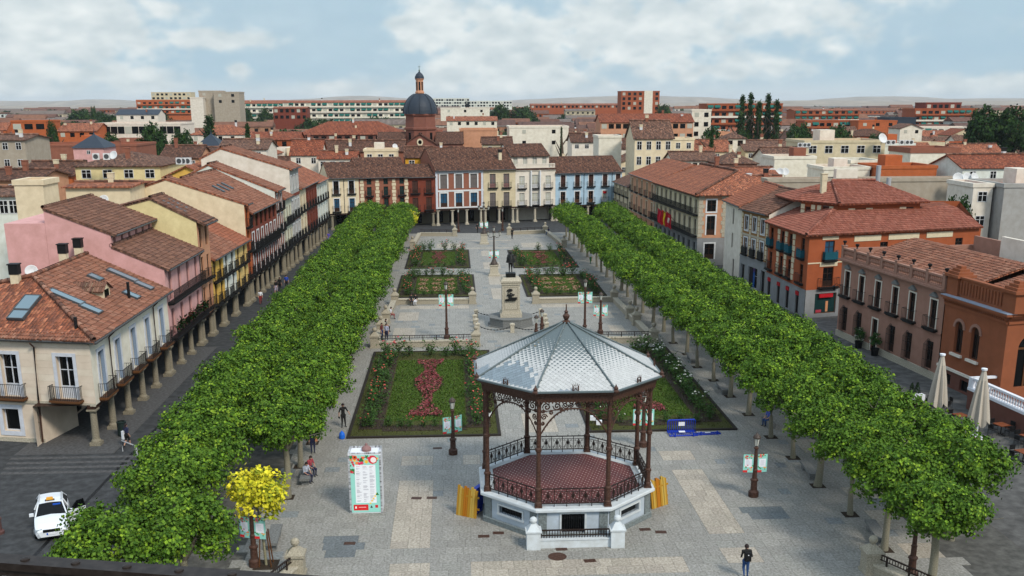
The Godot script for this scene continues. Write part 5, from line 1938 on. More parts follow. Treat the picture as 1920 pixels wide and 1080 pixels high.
func build_railing() -> void:
	# the tower balcony's own iron rail at the lower left of the view
	var a := Vector3(-1.07, 21.485, -2.255)
	var b := Vector3(-0.24, 21.485, -2.075)
	var t := thing("balcony_railing", "dark riveted iron handrail crossing the bottom left corner", "railing", a)
	var e := (b - a)
	var g := G.new()
	var f := e.normalized()
	g.bar(-f * 1.2, e + f * 1.2, 0.048, 0.018)
	g.bar(-f * 1.2 + Vector3(0, -0.016, 0.012), e + f * 1.2 + Vector3(0, -0.016, 0.012), 0.01, 0.02)
	part(t, "handrail", g, M.rail_dark)
	for k in 14:
		var rv := G.new()
		rv.lathe([[0.0105, 0.0], [0.0100, 0.003], [0.007, 0.005], [0.0, 0.006]], 12)
		part(t, "rivet", rv, M.rail_dark, f * (k * 0.125 - 0.3) + Vector3(0, 0.009, 0))
	for k in 8:
		var p := G.new()
		p.box(-0.018, -1.0, -0.018, 0.018, -0.011, 0.018)
		part(t, "baluster", p, M.rail_dark, f * (k * 0.30 - 0.62))
	var lo := G.new()
	lo.bar(-f * 1.2 + Vector3(0, -0.98, 0), e + f * 1.2 + Vector3(0, -0.98, 0), 0.06, 0.03)
	part(t, "bottom_rail", lo, M.rail_dark)
	var fl := thing("tower_balcony", "stone floor slab of the tower balcony below the rail", "balcony", Vector3(-0.6, 20.2, -0.8))
	var fg := G.new()
	fg.box(-3, -0.25, -1.6, 3, 0.0, 2.5)
	part(fl, "floor_slab", fg, M.stone_grey)

# ---------------------------------------------------------------- people, taxi, cafe
func _joints(pose: String) -> Dictionary:
	# standing figure of height 1, facing +z; then bent into the pose
	var j := {"head": Vector3(0, 0.935, 0.01), "neck": Vector3(0, 0.86, 0), "chest": Vector3(0, 0.74, 0.0), "waist": Vector3(0, 0.60, 0.0), "hip": Vector3(0, 0.52, 0)}
	for s in [-1, 1]:
		var k := "L" if s < 0 else "R"
		j["sh" + k] = Vector3(s * 0.105, 0.81, 0); j["el" + k] = Vector3(s * 0.135, 0.635, -0.01); j["wr" + k] = Vector3(s * 0.14, 0.49, 0.03); j["ha" + k] = Vector3(s * 0.14, 0.445, 0.04)
		j["hp" + k] = Vector3(s * 0.05, 0.51, 0); j["kn" + k] = Vector3(s * 0.055, 0.275, 0.01); j["an" + k] = Vector3(s * 0.058, 0.04, -0.01); j["to" + k] = Vector3(s * 0.065, 0.018, 0.07)
	match pose:
		"walk":
			j.knL = Vector3(-0.05, 0.285, 0.08); j.anL = Vector3(-0.05, 0.05, 0.12); j.toL = Vector3(-0.055, 0.035, 0.2)
			j.knR = Vector3(0.05, 0.28, -0.01); j.anR = Vector3(0.05, 0.08, -0.14); j.toR = Vector3(0.055, 0.022, -0.07)
			j.elL = Vector3(-0.14, 0.645, -0.05); j.wrL = Vector3(-0.14, 0.52, 0.02); j.haL = Vector3(-0.138, 0.48, 0.045)
			j.elR = Vector3(0.14, 0.645, 0.03); j.wrR = Vector3(0.14, 0.535, 0.11); j.haR = Vector3(0.135, 0.51, 0.15)
		"phone":
			j.elL = Vector3(-0.15, 0.66, -0.03); j.wrL = Vector3(-0.12, 0.60, 0.10); j.haL = Vector3(-0.10, 0.61, 0.14)
			j.elR = Vector3(0.15, 0.66, -0.03); j.wrR = Vector3(0.13, 0.58, 0.09); j.haR = Vector3(0.12, 0.58, 0.13)
			j.head = Vector3(0, 0.93, 0.03)
			j.knR = Vector3(0.05, 0.28, 0.05); j.anR = Vector3(0.05, 0.06, -0.07); j.toR = Vector3(0.055, 0.02, 0.0)
		"stride":
			j.knL = Vector3(-0.06, 0.28, 0.02); j.anL = Vector3(-0.075, 0.04, 0.0); j.toL = Vector3(-0.09, 0.018, 0.075)
			j.knR = Vector3(0.065, 0.28, 0.0); j.anR = Vector3(0.085, 0.04, -0.02); j.toR = Vector3(0.11, 0.018, 0.05)
			j.elR = Vector3(0.19, 0.66, 0.04); j.wrR = Vector3(0.235, 0.56, 0.10); j.haR = Vector3(0.25, 0.525, 0.12)
			j.elL = Vector3(-0.16, 0.64, -0.04); j.wrL = Vector3(-0.17, 0.50, -0.03); j.haL = Vector3(-0.172, 0.455, -0.02)
		"sit":
			for q in j:
				j[q] += Vector3(0, -0.235, 0)
			j.knL = Vector3(-0.06, 0.275, 0.23); j.knR = Vector3(0.06, 0.275, 0.23); j.anL = Vector3(-0.06, 0.04, 0.24); j.anR = Vector3(0.065, 0.04, 0.20); j.toL = Vector3(-0.065, 0.018, 0.32); j.toR = Vector3(0.075, 0.018, 0.28)
			j.elL = Vector3(-0.14, 0.42, 0.04); j.elR = Vector3(0.14, 0.42, 0.04); j.wrL = Vector3(-0.09, 0.345, 0.15); j.wrR = Vector3(0.09, 0.345, 0.15); j.haL = Vector3(-0.07, 0.335, 0.19); j.haR = Vector3(0.07, 0.335, 0.19)
			j.head += Vector3(0, -0.01, 0.03)
		"statue":
			j.elR = Vector3(0.16, 0.66, 0.05); j.wrR = Vector3(0.12, 0.63, 0.16); j.haR = Vector3(0.10, 0.64, 0.2)
			j.knL = Vector3(-0.05, 0.28, 0.04); j.anL = Vector3(-0.06, 0.04, 0.05); j.toL = Vector3(-0.07, 0.018, 0.13)
	return j

func body_mesh(o: Dictionary, cs: Dictionary) -> ArrayMesh:
	# joints joined by tapered bones, blended, and meshed as surface nets; colour by what covers each bone
	var H: float = o.h
	var j := _joints(o.get("pose", "stand"))
	var skin: Color = cs.skin
	var top: Color = cs.top
	var legs: Color = cs.legs
	var sleeve: Color = cs.get("sleeve", skin)
	var shin: Color = cs.get("shin", legs)
	var B := [["head", "head", 0.058, 0.058, skin], ["neck", "head", 0.03, 0.035, skin], ["chest", "neck", 0.07, 0.032, top], ["chest", "waist", 0.078, 0.068, top], ["waist", "hip", 0.07, 0.075, legs if not cs.has("skirt") else cs.skirt],
		["shL", "shR", 0.044, 0.044, top], ["hpL", "hpR", 0.062, 0.062, legs if not cs.has("skirt") else cs.skirt]]
	for s in ["L", "R"]:
		B.append(["sh" + s, "el" + s, 0.036, 0.027, top]); B.append(["el" + s, "wr" + s, 0.026, 0.018, sleeve]); B.append(["wr" + s, "ha" + s, 0.019, 0.016, skin])
		B.append(["hp" + s, "kn" + s, 0.057, 0.036, cs.get("skirt", legs)]); B.append(["kn" + s, "an" + s, 0.036, 0.023, shin]); B.append(["an" + s, "to" + s, 0.025, 0.018, cs.shoe])
	var lo := Vector3(1e9, 1e9, 1e9); var hi := -lo
	for b in B:
		for q in [j[b[0]], j[b[1]]]:
			lo = lo.min(q - Vector3.ONE * 0.085); hi = hi.max(q + Vector3.ONE * 0.085)
	var cell: float = o.get("cell", 0.021)
	var n := Vector3i(((hi - lo) / cell).ceil()) + Vector3i.ONE
	var F := PackedFloat32Array()
	F.resize(n.x * n.y * n.z)
	F.fill(1.0)
	var W := PackedInt32Array()
	W.resize(F.size())
	for bi in B.size():
		var b: Array = B[bi]
		var a: Vector3 = j[b[0]]; var e: Vector3 = j[b[1]]
		var ra: float = b[2]; var rb: float = b[3]
		var m := maxf(ra, rb) + 0.05
		var p0 := Vector3i(((a.min(e) - Vector3.ONE * m - lo) / cell).floor()).clamp(Vector3i.ZERO, n - Vector3i.ONE)
		var p1 := Vector3i(((a.max(e) + Vector3.ONE * m - lo) / cell).ceil()).clamp(Vector3i.ZERO, n - Vector3i.ONE)
		var d := e - a
		var dl := maxf(d.length_squared(), 1e-9)
		for z in range(p0.z, p1.z + 1):
			for y in range(p0.y, p1.y + 1):
				var row := (z * n.y + y) * n.x
				for x in range(p0.x, p1.x + 1):
					var p := lo + Vector3(x, y, z) * cell
					var t := clampf((p - a).dot(d) / dl, 0, 1)
					var q := p - a - d * t
					if bi == 3 or bi == 4: q.z *= 1.25
					if bi == 0: q.y *= 0.8
					var v := q.length() - lerpf(ra, rb, t)
					var old := F[row + x]
					var k := 0.018
					var hh := clampf(0.5 + 0.5 * (old - v) / k, 0, 1)
					if v < old: W[row + x] = bi
					F[row + x] = lerpf(old, v, hh) - k * hh * (1 - hh)
	var idx := {}
	var vs := PackedVector3Array()
	var cl := PackedColorArray()
	for z in n.z - 1:
		for y in n.y - 1:
			for x in n.x - 1:
				var base := (z * n.y + y) * n.x + x
				var s := 0
				var cv := []
				for c in 8:
					var f := F[base + (c & 1) + ((c >> 1) & 1) * n.x + (c >> 2) * n.x * n.y]
					cv.append(f)
					if f < 0: s += 1
				if s == 0 or s == 8:
					continue
				var acc := Vector3.ZERO
				var cnt := 0
				for c in 8:
					for ax in [1, 2, 4]:
						if c & ax: continue
						var f0: float = cv[c]; var f1: float = cv[c | ax]
						if (f0 < 0) != (f1 < 0):
							var t := f0 / (f0 - f1)
							var p := Vector3(c & 1, (c >> 1) & 1, c >> 2)
							var q := Vector3((c | ax) & 1, ((c | ax) >> 1) & 1, (c | ax) >> 2)
							acc += p.lerp(q, t); cnt += 1
				idx[base] = vs.size()
				vs.append((lo + (Vector3(x, y, z) + acc / cnt) * cell) * H)
				cl.append(B[W[base]][4])
	var ns := PackedVector3Array()
	ns.resize(vs.size())
	var tris := PackedInt32Array()
	for z in range(1, n.z - 1):
		for y in range(1, n.y - 1):
			for x in range(1, n.x - 1):
				var base := (z * n.y + y) * n.x + x
				var f0 := F[base]
				for ax in 3:
					var st: int = [1, n.x, n.x * n.y][ax]
					var f1 := F[base + st]
					if (f0 < 0) == (f1 < 0):
						continue
					var u: int = [n.x, n.x * n.y, 1][ax]; var w: int = [n.x * n.y, 1, n.x][ax]
					var q := [base, base - u, base - u - w, base - w]
					if not (idx.has(q[0]) and idx.has(q[1]) and idx.has(q[2]) and idx.has(q[3])):
						continue
					var a: int = idx[q[0]]; var b: int = idx[q[1]]; var c: int = idx[q[2]]; var d: int = idx[q[3]]
					if f0 < 0:
						tris.append_array([a, c, b, a, d, c])
					else:
						tris.append_array([a, b, c, a, c, d])
	for k in range(0, tris.size(), 3):
		var nn := -(vs[tris[k + 1]] - vs[tris[k]]).cross(vs[tris[k + 2]] - vs[tris[k]])
		for q in 3:
			ns[tris[k + q]] += nn
	var g := G.new()
	for k in tris.size():
		g.v.append(vs[tris[k]]); g.n.append(ns[tris[k]].normalized()); g.t.append(Vector2.ZERO); g.c.append(cl[tris[k]])
	# fingers, nose and ears
	g.col = skin
	for s in ["L", "R"]:
		var ha: Vector3 = j["ha" + s] * H; var wr: Vector3 = j["wr" + s] * H
		var f := (ha - wr).normalized()
		var side := f.cross(Vector3(1, 0, 0.2)).normalized()
		var inw := f.cross(side).normalized()
		for q in 4:
			var st := ha + side * (q - 1.5) * 0.017 * H / 1.75
			var ln: float = [0.06, 0.075, 0.072, 0.055][q] * H / 1.75
			g.tube([st, st + f * ln * 0.55, st + f * ln * 0.9 + inw * 0.012], [0.009, 0.008, 0.006], 5)
		g.tube([ha - f * 0.03 + side * 0.028, ha + side * 0.045 + f * 0.015], [0.01, 0.007], 5)
	var hd: Vector3 = j.head * H
	g.lathe([[0.0, -0.012], [0.012, -0.01], [0.008, 0.025], [0.0, 0.03]], 5, hd + Vector3(0, -0.005, 0.058 * H))
	for sx in [-1, 1]:
		g.lathe([[0.0, -0.03], [0.014, -0.015], [0.014, 0.015], [0.0, 0.03]], 5, hd + Vector3(sx * 0.058 * H, 0, 0))
		g.col = Color(0.02, 0.02, 0.02)
		g.lathe([[0.0, -0.007], [0.008, 0.0], [0.0, 0.007]], 5, hd + Vector3(sx * 0.022 * H, 0.012, 0.052 * H))
		g.col = skin
	g.col = skin * 0.6
	g.cbox(hd.x, hd.y - 0.045 * H * 0.8, hd.z + 0.052 * H, 0.04, 0.008, 0.01)
	return g.mesh()

var bodies := {}
func person(at: Vector3, turn: float, pose: String, h: float, cs: Dictionary, label: String, cap := false) -> Node3D:
	var t := thing("person", label, "person", at, turn)
	var key := pose + str(cs)
	if not bodies.has(key):
		bodies[key] = body_mesh({"h": 1.0 * h, "pose": pose}, cs)
	part(t, "body", bodies[key], vcol("skin_and_cloth", 0.8))
	var hd: Vector3 = _joints(pose).head * h
	var g := G.new()
	g.col = cs.hair
	# a cap of hair over the top and back of the head
	for i in 6:
		for k in 12:
			var p := []
			for q in [[i, k], [i, k + 1], [i + 1, k + 1], [i + 1, k]]:
				var el: float = PI / 2 - q[0] * 0.32
				var az: float = TAU * q[1] / 12.0
				var back := -cos(az)
				if el < 0.1 and back < 0.2: el = 0.1
				if el < -0.6: el = -0.6
				p.append(hd + Vector3(sin(az) * cos(el), sin(el) * 1.24, cos(az) * cos(el)) * 0.063 * h)
			g.quad(p[0], p[3], p[2], p[1])
	if cs.has("long"):
		g.tube([hd + Vector3(0, 0, -0.03 * h), hd + Vector3(0, -0.06 * h, -0.05 * h), hd + Vector3(0, -0.13 * h, -0.055 * h)], [0.05 * h, 0.045 * h, 0.02 * h], 7)
	if cap:
		g.box(hd.x - 0.045 * h, hd.y + 0.03 * h, hd.z + 0.03 * h, hd.x + 0.045 * h, hd.y + 0.037 * h, hd.z + 0.1 * h)
	part(t, "cap" if cap else "hair", g, vcol("hair", 0.7))
	return t

func build_people() -> void:
	var sk := Color(0.42, 0.24, 0.17)
	var C := func(top: Color, legs: Color, more := {}) -> Dictionary:
		var d := {"skin": sk, "top": top, "legs": legs, "shoe": Color(0.04, 0.04, 0.04), "hair": Color(0.02, 0.015, 0.012)}
		d.merge(more, true)
		return d
	var blk := Color(0.012, 0.012, 0.014)
	var jean := Color(0.02, 0.055, 0.16)
	var navy := Color(0.02, 0.025, 0.06)
	var wht := Color(0.62, 0.64, 0.68)
	var p := person(Vector3(13.85, 0.024, -45.85), PI, "phone", 1.74, C.call(blk, jean), "person in black shirt and jeans with backpack walking away, bottom right")
	var g := G.new()
	g.box(-0.15, 0.98, -0.33, 0.15, 1.42, -0.14)
	g.box(-0.12, 1.02, -0.38, 0.12, 1.25, -0.33)
	part(p, "backpack", g, mat("pack_black", Color(0.09, 0.09, 0.10), 0.8, "grain", 2.0))
	g = G.new()
	g.box(-0.03, 1.30, -0.335, 0.02, 1.34, -0.325)
	part(p, "logo_patch", g, M.white_sign)
	p = person(Vector3(-8.3, 0.024, -71.6), 0.5, "stride", 1.78, C.call(blk, blk), "person in black cap, shirt and trousers beside the left lawn bed", true)
	g = G.new()
	g.box(-0.34, 0.72, -0.12, -0.27, 0.84, 0.06)
	part(p, "camera_bag", g, M.pack_black)
	p = person(Vector3(-22.5, 0, -68.1), 2.6, "walk", 1.66, C.call(navy, blk, {"shin": sk, "long": true, "sleeve": sk}), "person with dark hair carrying a white bag by the arcade corner")
	g = G.new()
	g.box(0.16, 0.55, -0.14, 0.34, 1.12, 0.16)
	part(p, "bag", g, M.white_sign)
	person(Vector3(-6.95, 0.024, -99.3), -0.4, "stand", 1.76, C.call(Color(0.36, 0.38, 0.50), navy), "person in pale blue shirt standing at the statue court's left wall")
	person(Vector3(-7.45, 0.02, -99.9), 1.2, "stand", 1.72, C.call(Color(0.10, 0.02, 0.02), jean), "person in jeans leaning at the statue court's left wall")
	person(Vector3(-7.35, 0.02, -103.9), 1.4, "sit", 1.74, C.call(blk, blk), "person in black seated on the left wall behind the standing pair")
	person(Vector3(-7.2, 0.02, -110.3), 1.4, "sit", 1.72, C.call(Color(0.5, 0.5, 0.55), Color(0.2, 0.06, 0.06)), "person in light top seated on left wall near the middle bed")
	person(Vector3(-5.3, 0.02, -118.0), 0.2, "sit", 1.74, C.call(blk, Color(0.03, 0.03, 0.035)), "person in black seated on low wall before the middle bed")
	p = person(Vector3(-4.8, 0.02, -118.1), -0.2, "sit", 1.70, C.call(blk, wht, {}), "person in black top and pale trousers seated beside another on low wall")
	person(Vector3(3.75, 0.02, -185.5), 0.6, "walk", 1.75, C.call(blk, blk), "person in black walking across the far end of the square")
	person(Vector3(9.5, 0.02, -177.2), 2.5, "stand", 1.74, C.call(blk, blk), "person in black standing right of the far candelabrum")
	person(Vector3(16.2, 0.0, -182.2), -1.2, "sit", 1.72, C.call(navy, jean), "person in dark blue seated on the far right wall")
	person(Vector3(19.2, 0.0, -147.8), 0.4, "walk", 1.70, C.call(wht, Color(0.03, 0.16, 0.06)), "person in white top and green shorts under the right trees")
	person(Vector3(-9.45, 0.0, -60.6), 0.9, "sit", 1.72, C.call(Color(0.42, 0.45, 0.52), navy), "person in pale grey shirt seated on bench under the left trees")
	person(Vector3(-9.35, 0.0, -61.8), 0.9, "sit", 1.70, C.call(Color(0.30, 0.05, 0.06), navy), "person in dark red top seated on bench under the left trees")
	p = person(Vector3(-9.75, 0.02, -66.0), 0.3, "stand", 1.78, C.call(Color(0.02, 0.03, 0.08), navy), "person in dark trousers holding a tan bag under the left trees")
	g = G.new()
	g.box(0.14, 0.86, 0.02, 0.30, 1.16, 0.22)
	part(p, "bag", g, mat("bag_tan", Color(0.72, 0.48, 0.34), 0.7))
	person(Vector3(-22.7, 0, -119.6), 0.2, "walk", 1.70, C.call(wht, Color(0.2, 0.03, 0.03)), "person in white shirt and red shorts walking along the left arcade")
	person(Vector3(-22.0, 0, -126.3), -0.4, "walk", 1.72, C.call(blk, Color(0.45, 0.40, 0.5), {"shin": sk}), "person in dark top and pale shorts farther along the left arcade")
	person(Vector3(-21.3, 0, -129.8), 0.1, "walk", 1.78, C.call(Color(0.02, 0.06, 0.35), blk), "person in bright blue top farther along the left arcade")
	person(Vector3(-21.9, 0, -128.4), 2.8, "stand", 1.74, C.call(blk, blk), "person in black beside the one in bright blue by the arcade")
	person(Vector3(-21.2, 0, -174.3), 0.0, "walk", 1.74, C.call(Color(0.10, 0.08, 0.40), Color(0.12, 0.10, 0.3)), "person in violet blue near the far end of the left arcade")
	person(Vector3(22.2, 0, -70.2), -1.2, "sit", 1.72, C.call(Color(0.08, 0.12, 0.42), jean), "person in blue seated on the bench stone under the right trees")
	g = G.new()
	g.box(-0.25, 0, -0.9, 0.25, 0.42, 0.9)
	var sb := thing("stone_block", "plain stone seat under the right trees where a person in blue sits", "bench", Vector3(22.2, 0, -70.2))
	part(sb, "block", g, M.stone_grey)

func build_taxi() -> void:
	var t := thing("taxi", "white taxi with open front door and amber roof sign in the left street", "car", Vector3(-22.45, 0, -54.4), 0.34)
	mat("car_white", Color(0.84, 0.86, 0.88), 0.3).clearcoat_enabled = true
	mat("tyre", Color(0.06, 0.06, 0.06), 0.9)
	mat("car_dark", Color(0.05, 0.055, 0.06), 0.5)
	# cross sections from nose (+z) to tail (-z): z, half width low, half width at waist, sill y, waist y
	var S := [[2.18, 0.62, 0.66, 0.30, 0.62], [2.05, 0.78, 0.80, 0.22, 0.74], [1.70, 0.86, 0.84, 0.20, 0.86], [1.1, 0.88, 0.86, 0.20, 0.97], [0.75, 0.885, 0.86, 0.20, 1.01], [0.0, 0.89, 0.87, 0.20, 1.02], [-0.9, 0.89, 0.87, 0.20, 1.03], [-1.6, 0.885, 0.85, 0.21, 1.04], [-2.05, 0.84, 0.80, 0.26, 1.02], [-2.22, 0.74, 0.72, 0.34, 0.92]]
	var g := G.new()
	var rings := []
	for s in S:
		var r := []
		for p in [[-s[1] * 0.9, s[3]], [-s[1], s[3] + 0.18], [-s[1], (s[3] + s[4]) * 0.52], [-s[2] + 0.03, s[4] - 0.06], [-s[2] * 0.8, s[4]], [0.0, s[4] + 0.035], [s[2] * 0.8, s[4]], [s[2] - 0.03, s[4] - 0.06], [s[1], (s[3] + s[4]) * 0.52], [s[1], s[3] + 0.18], [s[1] * 0.9, s[3]]]:
			r.append(Vector3(p[0], p[1], s[0]))
		rings.append(r)
	for i in rings.size() - 1:
		for k in 10:
			g.quad(rings[i + 1][k], rings[i + 1][k + 1], rings[i][k + 1], rings[i][k])
	g.fan(rings[0]); var rv: Array = rings[-1].duplicate(); rv.reverse(); g.fan(rv)
	part(t, "body", g, M.car_white)
	# roof and pillars
	var A := [Vector3(0.78, 0.99, 0.82), Vector3(0.60, 1.46, 0.12), Vector3(0.58, 1.50, -0.6), Vector3(0.58, 1.44, -1.35), Vector3(0.76, 1.03, -1.95)]
	g = G.new()
	for sx in [-1.0, 1.0]:
		var m := func(v: Vector3) -> Vector3: return Vector3(v.x * sx, v.y, v.z)
		for q in [[0, 1], [3, 4]]:
			g.tube([m.call(A[q[0]]), m.call(A[q[1]])], 0.045, 6)
		g.tube([m.call(A[1]), m.call(A[2]), m.call(A[3])], 0.05, 6)
		g.tube([m.call(Vector3(0.85, 1.0, -0.35)), m.call(Vector3(0.6, 1.46, -0.42))], 0.04, 6)
	var rp := [[0.62, 1.45, 0.14], [0.64, 1.50, -0.5], [0.62, 1.46, -1.36]]
	for i in 2:
		for k in 6:
			var f0 := -1 + k / 3.0; var f1 := -1 + (k + 1) / 3.0
			var P := func(i2: int, f: float) -> Vector3: return Vector3(rp[i2][0] * f, rp[i2][1] + 0.05 * (1 - f * f), rp[i2][2])
			g.quad(P.call(i, f0), P.call(i, f1), P.call(i + 1, f1), P.call(i + 1, f0))
	part(t, "roof", g, M.car_white)
	for sx in [-1, 1]:
		g = G.new()
		g.tube([Vector3(sx * 0.56, 1.55, 0.0), Vector3(sx * 0.56, 1.57, -1.2)], 0.022, 6)
		part(t, "roof_rail", g, M.aluminium)
	g = G.new()
	g.quad(Vector3(-0.76, 1.0, 0.83), Vector3(0.76, 1.0, 0.83), Vector3(0.58, 1.46, 0.14), Vector3(-0.58, 1.46, 0.14))
	part(t, "windscreen", g, M.glass_dark)
	g = G.new()
	g.box(0.12, 1.36, 0.24, 0.5, 1.43, 0.30)
	var sv := part(t, "sun_strip", g, mat("strip_blue", Color(0.10, 0.32, 0.72), 0.5))
	g = G.new()
	g.quad(Vector3(0.74, 1.03, -1.97), Vector3(-0.74, 1.03, -1.97), Vector3(-0.57, 1.44, -1.37), Vector3(0.57, 1.44, -1.37))
	part(t, "rear_window", g, M.glass_dark)
	for sx in [-1.0, 1.0]:
		g = G.new()
		var q := [Vector3(sx * 0.82, 1.0, 0.72), Vector3(sx * 0.82, 1.02, -1.85), Vector3(sx * 0.60, 1.43, -1.3), Vector3(sx * 0.61, 1.45, 0.1)]
		if sx < 0:
			q.reverse()
		g.fan(q)
		part(t, "side_window", g, M.glass_dark)
	# wheels
	for sx in [-1, 1]:
		for z in [1.35, -1.35]:
			g = G.new()
			g.x = Transform3D(Basis(Vector3.BACK, PI / 2), Vector3(sx * 0.80, 0.32, z))
			g.lathe([[0.0, -0.1], [0.22, -0.1], [0.32, -0.08], [0.33, 0.0], [0.32, 0.08], [0.22, 0.1], [0.0, 0.1]], 18)
			var wh := part(t, "wheel", g, M.tyre)
			var rm := G.new()
			rm.x = Transform3D(Basis(Vector3.BACK, PI / 2), Vector3(sx * 0.80, 0.32, z))
			rm.lathe([[0.21, -0.11], [0.21, 0.11]], 14)
			rm.lathe([[0.21, 0.105], [0.05, 0.12], [0.0, 0.12]], 14)
			rm.lathe([[0.0, -0.12], [0.05, -0.12], [0.21, -0.105]], 14)
			part(wh, "rim", rm, M.aluminium)
	# face
	g = G.new()
	g.box(-0.42, 0.56, 2.10, 0.42, 0.70, 2.20)
	part(t, "grille", g, M.car_dark)
	g = G.new()
	g.box(-0.6, 0.28, 2.06, 0.6, 0.40, 2.16)
	part(t, "air_intake", g, M.car_dark)
	for sx in [-1, 1]:
		g = G.new()
		g.slab(PackedVector2Array([Vector2(sx * 0.46 if sx > 0 else -0.76, 0.60), Vector2(0.76 if sx > 0 else -0.46, 0.60), Vector2(0.78 if sx > 0 else -0.46, 0.74), Vector2(sx * 0.46 if sx > 0 else -0.78, 0.70)]), 1.96, 2.10)
		part(t, "headlight", g, mat("headlamp", Color(0.55, 0.60, 0.63), 0.15))
		g = G.new()
		g.box(minf(sx * 0.86, sx * 1.08), 0.98, 0.52, maxf(sx * 0.86, sx * 1.08), 1.13, 0.66)
		part(t, "mirror", g, M.car_white)
	g = G.new()
	g.box(-0.26, 0.42, 2.175, 0.26, 0.53, 2.205)
	var pl := part(t, "number_plate", g, M.white_sign)
	g = G.new()
	g.box(-0.26, 0.42, 2.206, -0.19, 0.53, 2.21)
	part(pl, "plate_band", g, M.strip_blue)
	# roof sign
	g = G.new()
	g.slab(PackedVector2Array([Vector2(-0.2, 0), Vector2(0.2, 0), Vector2(0.15, 0.15), Vector2(-0.15, 0.15)]), -0.07, 0.07)
	part(t, "roof_sign", g, mat("sign_amber", Color(0.86, 0.62, 0.22), 0.4), Vector3(-0.02, 1.545, -0.12))
	g = G.new()
	g.box(-0.24, 0, -0.09, 0.24, 0.03, 0.09)
	part(t, "sign_base", g, M.car_dark, Vector3(-0.02, 1.53, -0.12))
	# the open driver's door on the right hand side of the picture
	g = G.new()
	g.box(0.0, 0.30, -1.02, 0.07, 0.98, 0.0)
	var dr := part(t, "open_door", g, M.car_white, Vector3(0.88, 0.02, 0.55))
	dr.rotation.y = -0.95
	g = G.new()
	g.bar(Vector3(0.035, 0.98, 0.0), Vector3(0.0, 1.40, -0.55), 0.04, 0.04); g.bar(Vector3(0.0, 1.40, -0.55), Vector3(0.0, 1.40, -0.95), 0.04, 0.04); g.bar(Vector3(0.0, 1.40, -0.95), Vector3(0.035, 0.98, -1.02), 0.04, 0.04)
	part(dr, "window_frame", g, M.car_dark)
	g = G.new()
	g.quad(Vector3(0.035, 0.98, -1.0), Vector3(0.035, 0.98, -0.02), Vector3(0.005, 1.39, -0.56), Vector3(0.005, 1.39, -0.93))
	part(dr, "door_glass", g, M.glass_dark)
	# the driver at the wheel side of the open front door is not in view; seats behind the screen
	g = G.new()
	for sx in [-0.36, 0.36]:
		g.box(sx - 0.22, 0.55, -0.5, sx + 0.22, 1.15, -0.36)
	part(t, "seat", g, M.car_dark)

